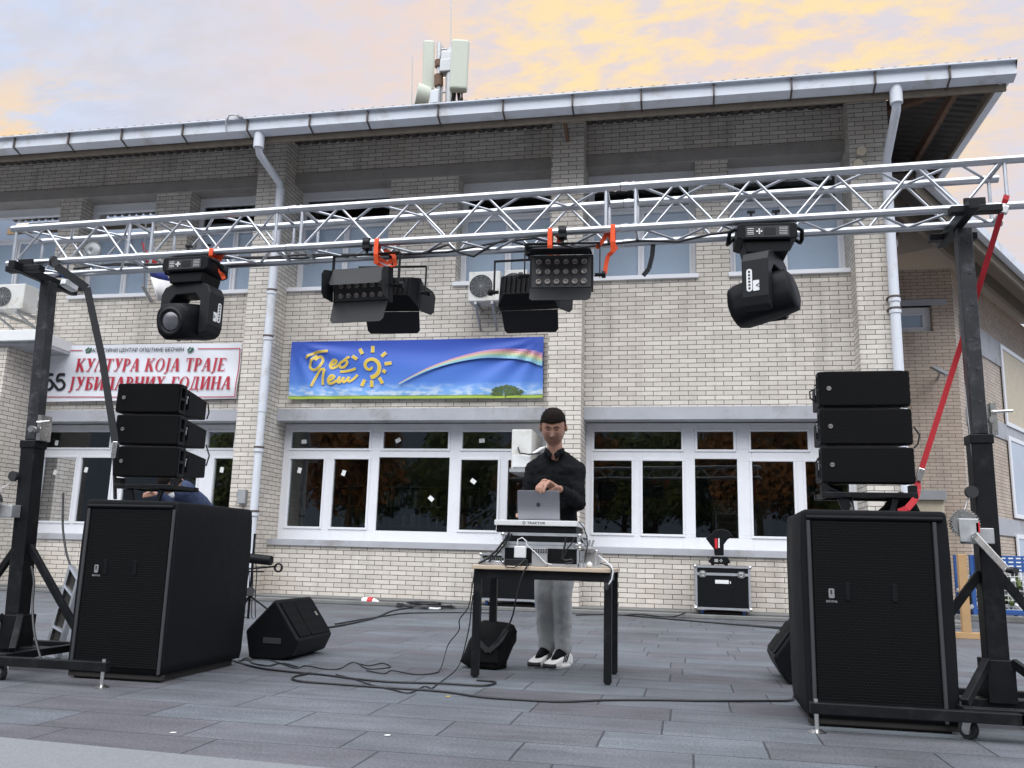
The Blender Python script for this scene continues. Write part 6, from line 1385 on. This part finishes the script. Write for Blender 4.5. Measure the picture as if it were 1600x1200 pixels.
A = Vector((-4.02, 5.62, .02)); A = at(73, 1022, 5.66); A.z = max(A.z, .01); B = at(91, 1027, 5.60); B.z = max(.01, B.z); A2 = at(112, 885, 5.66); B2 = at(124, 905, 5.60)
q = MB()
for k in range(1): q.add([A, B, B2, A2, A+Vector((0, .03, 0)), B+Vector((0, .03, 0)), B2+Vector((0, .03, 0)), A2+Vector((0, .03, 0))], [(0, 1, 2, 3), (4, 5, 6, 7), (0, 1, 5, 4), (1, 2, 6, 5), (2, 3, 7, 6), (3, 0, 4, 7)])
q.build('panel', M['board'], t)
q = MB(); q.beam(A, A2, .018, .05, 0, (0, 1, 0)); q.beam(B, B2, .018, .05, 0, (0, 1, 0))
for k in (.0, .32, .55, .78, 1): q.beam(A.lerp(A2, k), B.lerp(B2, k), .018, .045, 0, (0, 1, 0))
q.build('edge_trim', M['alu2'], t)
q = MB(); q.cyl(at(50, 958, 5.0), at(50, 957, 5.0), .008, 6); q.tube(smooth([at(49, 885, 4.97), at(53, 910, 4.95), at(51, 950, 4.9), at(54, 990, 4.8), at(64, 1030, 4.68)]), .008, 6)
tag(q.build('tower_cable', M['cable'], None, at(64, 1030, 4.68)), 'black cable hanging beside the left tower down to its base frame', 'cable')
q = MB(); q.tube(smooth([at(99, 770, 5.9), at(98, 820, 5.85), at(103, 860, 5.8), at(112, 890, 5.75)]), .008, 6); tag(q.build('array_cable', M['cable'], None, at(112, 890, 5.75)), 'black cable hanging left of the left subwoofer', 'cable')
q = MB(); pts_ = [at(183, 670, 5.2), at(178, 700, 5.2), at(179, 735, 5.2), at(180, 780, 5.2)]; q.tube(pts_, .012, 6); tag(q.build('array_cable', M['cable'], None, pts_[-1]), 'black cable down the left side of the left array boxes', 'cable')
# ================================================================ right background
p = gnd(1511, 998, 0); t = thing('timber_stand', 'bare timber upright on a cross foot behind the right tower', 'post', p)
q = MB(); z1 = at(1509, 866, p.y).z; q.box(p.x-.045, p.x+.045, p.y-.04, p.y+.04, .07, z1); q.build('upright', M['pole'], t, bevel=.006)
q = MB(); q.box(p.x-.25, p.x+.35, p.y-.05, p.y+.05, .0005, .07); q.build('cross_foot', M['pole'], t, bevel=.006)
cy_ = 15.2; x0 = at(1517, 900, cy_).x; x1 = at(1618, 900, cy_).x; zt2_ = at(1560, 868, cy_).z; zb2 = at(1560, 893, cy_).z
t = thing('recycling_cage', 'blue wire cage full of plastic bottles behind the right tower', 'recycling cage', ((x0+x1)/2, cy_, 0))
q = MB()
for xx in (x0, x1-.06): 
    for yy in (cy_, cy_+.84): q.box(xx, xx+.06, yy, yy+.06, .0005, zt2_)
q.box(x0+.061, x1-.061, cy_, cy_+.05, .08, .14); q.box(x0+.061, x1-.061, cy_+.85, cy_+.9, .08, .14); q.box(x0, x1, cy_+.001, cy_+.9, .06, .075); q.build('frame', M['blue'], t, bevel=.005)
q = MB(); q.box(x0+.061, x1-.061, cy_-.01, cy_+.02, zb2, zt2_); q.build('header_board', M['blue'], t)
q = MB()
for k in range(4):
    for i in range(9): q.box(x0+.12+i*.11, x0+.19+i*.11, cy_-.013, cy_-.0105, zt2_-.05-k*.06, zt2_-.03-k*.06)
q.build('faded_print', M['paper'], t)
q = MB(); n = 14
for i in range(n+1): xx = x0+.06+(x1-x0-.12)*i/n; q.cyl((xx, cy_+.02, .14), (xx, cy_+.02, zb2), .006, 5)
for i in range(9): zz_ = .14+(zb2-.14)*i/8; q.cyl((x0+.06, cy_+.02, zz_), (x1-.06, cy_+.02, zz_), .006, 5)
q.build('wire_mesh', M['white2'], t)
q = MB()
for i in range(240):
    p_ = Vector((random.uniform(x0+.1, x1-.15), random.uniform(cy_+.08, cy_+.8), random.uniform(.12, zb2-.08))); d_ = Vector((random.gauss(0, 1), random.gauss(0, 1), random.gauss(0, 1))).normalized()
    q.cyl(p_, p_+d_*.2, .04, 7, random.choice((0, 0, 1, 2)), .035)
bo = q.build('plastic_bottles', [M['white2'], M['leaf_g'], M['void']], t); bo['kind'] = 'stuff'
q = MB(); a = gnd(1330, 984); q.box(3.7, 14, 14.2, 14.35, .0005, .09); struct(q.build('kerb', M['apron'], bevel=.01))
# ================================================================ people
def capsule(mb, a, b, ra, rb, n=18, sq=(1, 1), ref=(0, 1, 0), k=7):
    a = Vector(a); b = Vector(b); d = (b-a); L_ = d.length; d.normalize(); r0_ = Vector(ref); u = (r0_-d*r0_.dot(d)).normalized(); w = d.cross(u); rings = []
    for i in range(1, k): ph = -pi/2+pi/2*i/k; rings.append((a+d*(ra*sin(ph)), ra*cos(ph)))
    for i in range(6): t_ = i/5; rings.append((a+d*L_*t_, ra+(rb-ra)*t_))
    for i in range(1, k): ph = pi/2*i/k; rings.append((b+d*(rb*sin(ph)), rb*cos(ph)))
    mb.loft([[c_+(u*cos(2*pi*i/n)*sq[0]+w*sin(2*pi*i/n)*sq[1])*r_ for i in range(n)] for c_, r_ in rings])
def chain(mb, pts, rs, **k):
    for i in range(len(pts)-1): capsule(mb, pts[i], pts[i+1], rs[i], rs[i+1], **k)
def rings_body(mb, rs, n=28, p=2.4):
    """rs: (cx, cy, z, rx, ry)"""
    out = []
    for cx_, cy_, z_, rx, ry in rs:
        g_ = []
        for i in range(n):
            a_ = 2*pi*i/n; c_, s_ = cos(a_), sin(a_); g_.append((cx_+rx*abs(c_)**(2/p)*(1 if c_ > 0 else -1), cy_+ry*abs(s_)**(2/p)*(1 if s_ > 0 else -1), z_))
        out.append(g_)
    mb.loft(out)
def remesh(o, vox, smooth_=4):
    md = o.modifiers.new('remesh', 'REMESH'); md.mode = 'VOXEL'; md.voxel_size = vox; md.use_smooth_shade = True
    s_ = o.modifiers.new('smooth', 'SMOOTH'); s_.factor = .5; s_.iterations = smooth_
    return o
def wrinkle(o, size, strength):
    tx = bpy.data.textures.new('cloth_folds', 'CLOUDS'); tx.noise_scale = size; tx.noise_depth = 2
    md = o.modifiers.new('folds', 'DISPLACE'); md.texture = tx; md.strength = strength; md.mid_level = .5; md.texture_coords = 'LOCAL'; return o
def head_point(dx, dy, dz):
    """unit direction -> head surface; face towards -y"""
    rx_ = math.sqrt(max(1e-6, 1-dz*dz)); kk = (1-abs(dz)**2.7)**(1/2.7)/rx_ if dz > 0 and abs(dz) < .999 else 1.0
    x_, y_, z_ = dx*.081*min(kk, 3), dy*.099*min(kk, 3), dz*.128
    if z_ < 0:
        t_ = -z_/.132; x_ *= 1+.20*t_**2-.16*t_**6; y_ = y_*(1-.16*t_) - .012*t_ if y_ < 0 else y_*(1-.50*t_)-.006*t_
    else: x_ *= 1+.04*math.sin(pi*min(1, z_/.132)); y_ += .008*z_/.132
    if dy < 0:
        g = lambda cx, cz, sx, sz: math.exp(-((x_-cx)/sx)**2-((z_-cz)/sz)**2)
        fl = max(0, -dy)**.6
        y_ -= fl*(.030*g(0, -.028, .012, .016) + .016*g(0, -.004, .010, .026) + .005*g(0, .040, .05, .012) + .005*g(0, -.062, .022, .006)+.006*g(0, -.074, .020, .007) + .009*g(0, -.108, .026, .016) + .004*g(.045, -.02, .02, .03)+.004*g(-.045, -.02, .02, .03))
        y_ += fl*(.013*g(.031, .013, .019, .008)+.013*g(-.031, .013, .019, .008) - .005*g(.031, .011, .012, .007)-.005*g(-.031, .011, .012, .007) + .003*g(0, -.0685, .02, .003) + .004*g(0, -.090, .02, .008))
    return Vector((x_, y_, z_))
def head_mesh(mb, T, sc_=1.0, lo=-2, hi=2, inflate=0.0, mask=None, nu=44, nv=34):
    rows = []
    for j in range(1, nv):
        ph = -pi/2+pi*j/nv; row = []
        for i in range(nu):
            a_ = 2*pi*i/nu; d_ = Vector((cos(ph)*sin(a_), -cos(ph)*cos(a_), sin(ph))); row.append((head_point(*d_)+d_*inflate, d_))
        rows.append(row)
    if mask is None:
        mb.loft([[T @ (p_*sc_) for p_, _ in r_] for r_ in rows]); return
    vs = [T @ (p_*sc_) for r_ in rows for p_, _ in r_]; fs = []
    for j in range(len(rows)-1):
        for i in range(nu):
            k = (i+1) % nu; qd = [rows[j][i], rows[j][k], rows[j+1][k], rows[j+1][i]]
            if all(mask(p_, d_) for p_, d_ in qd): fs.append((j*nu+i, j*nu+k, (j+1)*nu+k, (j+1)*nu+i))
    fs.append(tuple((len(rows)-1)*nu+i for i in range(nu)))
    mb.add(vs, fs, 0, True)
def hairmask(p_, d_):
    side = abs(p_.x)/.08
    if d_.y < -.25: return p_.z > .060-.012*side+.003*sin(p_.x*260)
    if d_.y < .15: return p_.z > .046-.085*((d_.y+.25)/.4)**.7
    return p_.z > -.030 - .045*min(1, (d_.y-.15)/.6)
# ---- the standing man
dj = thing('person', 'standing man in a black shirt and grey jeans looking down at the laptop', 'person', (-.955, 6.58, 0))
HC = Vector((-.967, 6.43, 1.752)); TH = Matrix.Translation(HC) @ Matrix.Rotation(RAD(4), 4, 'Z') @ Matrix.Rotation(RAD(28), 4, 'X'); HS = 1.07
b = MB(); head_mesh(b, TH, HS)
for s_ in (-1, 1):
    e_ = MB(); e_.ell((0, 0, 0), .011, .021, .034, 12, 8); Te = TH @ Matrix.Translation((s_*.096, .014, -.006)) @ Matrix.Rotation(s_*RAD(18), 4, 'Z') @ Matrix.Rotation(RAD(-10), 4, 'X'); b.add([Te @ v_ for v_ in e_.v], e_.f, 0, True)
chain(b, [(-.962, 6.52, 1.46), (-.965, 6.50, 1.66)], [.062, .056])
rings_body(b, [(-.955, 6.60, .84, .12, .09), (-.955, 6.60, .98, .15, .10), (-.958, 6.58, 1.15, .14, .095), (-.96, 6.56, 1.33, .165, .105), (-.962, 6.55, 1.44, .15, .09), (-.962, 6.54, 1.50, .09, .07)])
SR, ER, WR = Vector((-.805, 6.55, 1.440)), Vector((-.775, 6.46, 1.185)), Vector((-.868, 6.115, 1.262))
SL, EL, WL_ = Vector((-1.120, 6.55, 1.440)), Vector((-1.185, 6.50, 1.19)), Vector((-1.165, 6.235, 1.075))
chain(b, [SR, ER, WR], [.048, .036, .026]); chain(b, [SL, EL, WL_], [.048, .036, .026])
hipL, hipR = Vector((-1.035, 6.61, .92)), Vector((-.875, 6.60, .92)); knL, knR = Vector((-1.035, 6.57, .50)), Vector((-.895, 6.545, .50)); anL, anR = Vector((-1.015, 6.615, .10)), Vector((-.880, 6.555, .10))
for h0, k0, a0 in ((hipL, knL, anL), (hipR, knR, anR)): chain(b, [h0, k0, a0], [.070, .046, .035]); chain(b, [a0+Vector((0, 0, -.02)), a0+Vector((-.02, -.10, -.06))], [.028, .018])
# right-of-picture hand: closing the lid, fingers over the top edge
kn = [at(858, 752.5, 5.99), at(853, 752, 5.985), at(848.5, 753, 5.98), at(845, 755.5, 5.98)]
mid = [at(853, 758, 5.935), at(847, 757.5, 5.93), at(842.5, 758.5, 5.93), at(839.5, 760.5, 5.935)]
tip = [at(849.5, 768.5, 5.912), at(844.5, 770, 5.910), at(840, 767.5, 5.912), at(838, 765, 5.915)]
Wc = WR+Vector((-.01, -.02, .004))
palmc = (kn[1]+kn[2])/2
for i, kk in enumerate(kn):
    chain(b, [Wc.lerp(kk, .15), kk], [.020, .0125]); chain(b, [kk, mid[i], mid[i].lerp(tip[i], .55)+Vector((0, -.004, .003)), tip[i]], [.0115, .0105, .0095, .0082])
capsule(b, Wc, palmc, .026, .027, sq=(1, .62), ref=(1, .4, 0))
th0 = Wc.lerp(kn[0], .45)+Vector((.012, .005, -.012)); chain(b, [Wc+Vector((.0, 0, -.008)), th0, th0+Vector((-.028, -.018, -.022)), th0+Vector((-.050, -.026, -.032))], [.018, .0135, .0115, .0095])
# the other hand, on the keyboard
for i in range(4):
    k_ = WL_+Vector((-.018+.013*i+.01, -.085, .004)); chain(b, [WL_+Vector((-.01+.008*i, -.02, 0)), k_], [.018, .0115]); m_ = k_+Vector((.004, -.036, -.004)); chain(b, [k_, m_, m_+Vector((.004, -.022-.004*(1.5-abs(i-1.5)), -.016))], [.0105, .0098, .0082])
chain(b, [WL_+Vector((.012, -.025, -.004)), WL_+Vector((.04, -.065, -.012)), WL_+Vector((.048, -.095, -.018))], [.016, .0115, .0095])
remesh(b.build('body', M['skin'], dj), .0032, 2)
q = MB(); head_mesh(q, TH, HS, inflate=.007, mask=hairmask)
ho = q.build('hair', M['hair'], dj); md = ho.modifiers.new('thickness', 'SOLIDIFY'); md.thickness = .012; md.offset = -1; wrinkle(ho, .016, .010)
q = MB()
for i in range(900):
    d_ = Vector((random.gauss(0, 1), random.gauss(0, 1), random.gauss(0, 1))).normalized(); p_ = head_point(*d_)
    if not hairmask(p_, d_): continue
    p_ = p_+d_*.008; e_ = (d_*.7+Vector((random.uniform(-.5, .5), -.35+random.uniform(-.5, .5), .35))).normalized()*random.uniform(.006, .014); w_ = d_.cross(e_).normalized()*.0014
    q.add([TH @ (v_*HS) for v_ in (p_-w_, p_+w_, p_+e_)], [(0, 1, 2)])
ht = q.build('cropped_strands', M['hair'], ho)
def fp(x_, z_, out=.0):
    """point on the face surface"""
    dz = max(-.99, min(.99, z_/.128)); r_ = math.sqrt(1-dz*dz); dx = max(-.99, min(.99, x_/(.081*max(r_, (1-abs(dz)**2.7)**(1/2.7) if dz > 0 else r_)))) if r_ > 0 else 0; dx *= r_; dy = -math.sqrt(max(0, 1-dz*dz-dx*dx)); p_ = head_point(dx, dy, dz); return TH @ ((p_+Vector((0, -out, 0)))*HS)
q = MB()
for s_ in (-1, 1): q.tube([fp(s_*.012, .030, .002), fp(s_*.024, .036, .003), fp(s_*.036, .035, .003), fp(s_*.047, .028, .002)], [.003, .0045, .004, .0015], 6)
q.build('eyebrow', M['hair'], dj)
q = MB()
for s_ in (-1, 1): q.tube([fp(s_*.019, .012, .001), fp(s_*.026, .009, .0025), fp(s_*.034, .008, .0025), fp(s_*.043, .012, .001)], [.001, .0018, .0018, .0008], 5)
q.build('eyelash', M['hair'], dj)
q = MB(); q.tube([fp(-.022, -.0685, .000), fp(-.010, -.066, .002), fp(0, -.067, .0025), fp(.010, -.066, .002), fp(.022, -.0685, .000)], [.0015, .0035, .0035, .0035, .0015], 6); q.tube([fp(-.018, -.073, .001), fp(0, -.0755, .003), fp(.018, -.073, .001)], [.002, .0045, .002], 6); q.build('mouth', M['lip'], dj)
# shirt
q = MB(); rings_body(q, [(-.955, 6.595, .80, .155, .115), (-.955, 6.595, .95, .165, .118), (-.957, 6.58, 1.10, .160, .115), (-.96, 6.56, 1.25, .175, .125), (-.961, 6.55, 1.36, .188, .125), (-.962, 6.55, 1.45, .180, .110), (-.962, 6.545, 1.51, .140, .090), (-.963, 6.53, 1.565, .082, .070), (-.963, 6.525, 1.59, .070, .062)])
capsule(q, SR+Vector((.01, 0, .0)), SR.lerp(ER, .5), .068, .060); chain(q, [SR.lerp(ER, .4), ER, ER.lerp(WR, .5), WR.lerp(ER, .10)], [.062, .058, .050, .040])
capsule(q, SL+Vector((-.01, 0, .0)), SL.lerp(EL, .5), .068, .060); chain(q, [SL.lerp(EL, .4), EL, EL.lerp(WL_, .5), WL_.lerp(EL, .12)], [.062, .058, .050, .040])
capsule(q, SR+Vector((0, 0, .012)), (-.90, 6.545, 1.525), .062, .06); capsule(q, SL+Vector((0, 0, .012)), (-1.02, 6.545, 1.525), .062, .06)
st_ = q.build('shirt', M['shirt'], dj); remesh(st_, .011, 4); wrinkle(st_, .075, .026); wrinkle(st_, .030, .010)
cl = MB(); n_ = Vector((-.964, 6.508, 1.585))
for s_ in (-1, 1):
    pts = [(n_.x+s_*.004, n_.y-.078, 1.545), (n_.x+s_*.035, n_.y-.066, 1.580), (n_.x+s_*.064, n_.y-.01, 1.602), (n_.x+s_*.055, n_.y+.045, 1.612), (n_.x+s_*.0, n_.y+.066, 1.615)]
    for a, c_ in zip(pts, pts[1:]):
        a = Vector(a); c_ = Vector(c_); cl.add([a, c_, c_+Vector((s_*.016, -.006, -.040)), a+Vector((s_*.018, -.010, -.046))], [(0, 1, 2, 3)], 0, True)
co_ = cl.build('collar', M['shirt'], st_); md = co_.modifiers.new('thickness', 'SOLIDIFY'); md.thickness = .006
q = MB()
for z_, y_ in ((1.43, 6.425), (1.34, 6.418), (1.25, 6.424)): q.cyl((-.962, y_+.012, z_), (-.962, y_-.004, z_), .006, 10)
q.build('buttons', M['plastic2'], st_)
# jeans
q = MB(); rings_body(q, [(-.955, 6.605, .80, .150, .110), (-.955, 6.605, .90, .160, .118), (-.955, 6.60, .99, .155, .112)])
for h0, k0, a0 in ((hipL, knL, anL), (hipR, knR, anR)): chain(q, [h0, h0.lerp(k0, .5), k0, k0.lerp(a0, .5), a0+Vector((0, 0, .035))], [.090, .084, .072, .068, .064])
je = q.build('jeans', M['jeans'], dj); remesh(je, .012, 4); wrinkle(je, .08, .011); wrinkle(je, .020, .006)
# trainers
for a0, yaw_, nm in ((anL, RAD(-22), 'l'), (anR, RAD(-26), 'r')):
    T_ = Matrix.Translation((a0.x, a0.y, 0)) @ Matrix.Rotation(yaw_, 4, 'Z')
    q = MB(); rr = []
    for y_, w, h_ in ((.075, .022, .050), (.065, .038, .085), (.03, .045, .112), (-.02, .046, .110), (-.07, .048, .088), (-.12, .052, .068), (-.165, .050, .055), (-.20, .036, .044), (-.215, .012, .034)):
        rr.append([T_ @ Vector((w*max(-1, min(1, 1.25*cos(a_))), y_, .012+max(0, (h_-.012)*(.5+.5*max(-1, min(1, 1.15*sin(a_))))))) for a_ in [2*pi*i/20 for i in range(20)]])
    q.loft(rr); so_ = q.build('shoe', M['shoe'], dj)
    q = MB(); rr = []
    for z_, g_ in ((.001, .0), (.022, .004), (.030, .0)):
        rr.append([T_ @ Vector((x_*(1+g_*12), y_*(1+g_*3), z_)) for x_, y_ in [(.050*cos(a_)*(1.0 if sin(a_) > 0 else 1.05), -.068-.147*sin(a_)) for a_ in [2*pi*i/28 for i in range(28)]]])
    q.loft(rr); q.build('sole', M['shoe'], so_)
    q = MB(); q.loft([[T_ @ Vector((.052*cos(a_), -.17-.052*sin(a_) if sin(a_) > 0 else -.17-.02*sin(a_), z_)) for a_ in [2*pi*i/20 for i in range(20)]] for z_ in (.012, .040)]); q.build('toe_cap', M['rubber'], so_)
    q = MB(); rr = [[T_ @ Vector((w*cos(a_), cy_+l_*sin(a_), z_)) for a_ in [2*pi*i/18 for i in range(18)]] for z_, w, l_, cy_ in ((.066, .040, .100, -.048), (.092, .044, .086, -.030), (.122, .043, .066, -.006), (.152, .040, .054, .006))]; q.loft(rr); q.build('ankle_collar', M['shirt'], so_)
    q = MB()
    for s_ in (-1, 1):
        for k in range(3): q.beam(T_ @ Vector((s_*.0485, -.035-.022*k, .045)), T_ @ Vector((s_*.047, -.005-.022*k, .092)), .010, .008, 0, (s_, 0, 0))
    q.build('side_stripe', M['ink'], so_)
# ---- the man bending down behind the left stack
pb = thing('person', 'man in a navy jacket bent over behind the left subwoofer, face masked', 'person', (at(285, 780, 7.4).x, 7.4, 0))
hx = at(268, 754, 7.3); sh_ = at(282, 762, 7.4); bk_ = at(309, 776, 7.55)
b = MB(); TB = Matrix.Translation(hx) @ Matrix.Rotation(RAD(-25), 4, 'Z') @ Matrix.Rotation(RAD(60), 4, 'X'); head_mesh(b, TB, 1.0)
chain(b, [hx+Vector((.02, .08, 0)), sh_+Vector((0, .05, -.02))], [.055, .055]); chain(b, [sh_+Vector((.02, .0, -.04)), bk_+Vector((-.06, .16, -.14)), bk_+Vector((-.05, .26, -.34))], [.10, .12, .12])
hp_ = bk_+Vector((-.05, .26, -.34))
for s_ in (-1, 1):
    k_ = hp_+Vector((s_*.10-.05, -.18, -.38)); k_.z = .42; a_ = Vector((k_.x+.02, k_.y+.12, .06)); chain(b, [hp_+Vector((s_*.09, 0, -.05)), k_, a_], [.075, .05, .035]); chain(b, [a_, a_+Vector((0, -.12, -.03))], [.035, .028])
el = sh_+Vector((-.06, -.10, -.14)); wr = at(244, 772, 7.15); chain(b, [sh_+Vector((-.05, -.02, -.06)), el, wr], [.048, .036, .026])
for i in range(4): chain(b, [wr, wr+Vector((-.06, -.03, -.005+.012*(i-1.5))), wr+Vector((-.095, -.05, -.02+.010*(i-1.5)))], [.02, .011, .008])
chain(b, [wr, wr+Vector((-.03, -.05, .03)), wr+Vector((-.06, -.07, .03))], [.016, .011, .009])
remesh(b.build('body', M['skin'], pb), .008, 3)
q = MB(); head_mesh(q, TB, 1.0, inflate=.007, mask=hairmask); ho = q.build('hair', M['hair'], pb); md = ho.modifiers.new('thickness', 'SOLIDIFY'); md.thickness = .012
q = MB(); head_mesh(q, TB, 1.0, inflate=.006, mask=lambda p_, d_: False); q = MB(); rr = []
q.ell(TB @ Vector((0, -.085, -.06)), .055, .04, .05, 16, 10); q.build('face_mask', M['white2'], pb)
q = MB(); chain(q, [sh_+Vector((.02, .0, -.04)), bk_+Vector((-.06, .16, -.14)), bk_+Vector((-.05, .26, -.30))], [.115, .14, .145]); chain(q, [sh_+Vector((-.05, -.02, -.06)), el, wr.lerp(el, .12)], [.075, .06, .045]); ja = q.build('jacket', M['navy'], pb); remesh(ja, .012, 4); wrinkle(ja, .07, .02)
q = MB(); capsule(q, hp_+Vector((-.09, 0, 0)), hp_+Vector((.09, 0, 0)), .14, .14)
for s_ in (-1, 1):
    k_ = hp_+Vector((s_*.10-.05, -.18, -.38)); k_.z = .42; a_ = Vector((k_.x+.02, k_.y+.12, .08)); chain(q, [hp_+Vector((s_*.09, 0, -.05)), k_, a_], [.10, .075, .06])
tr2 = q.build('trousers', M['shirt'], pb); remesh(tr2, .014, 3)
q = MB()
for s_ in (-1, 1):
    k_ = hp_+Vector((s_*.10-.05, -.18, -.38)); a_ = Vector((k_.x+.02, k_.y+.12, .05)); capsule(q, a_+Vector((0, .02, -.005)), a_+Vector((0, -.15, -.012)), .044, .036)
q.build('shoes', M['rubber'], pb)
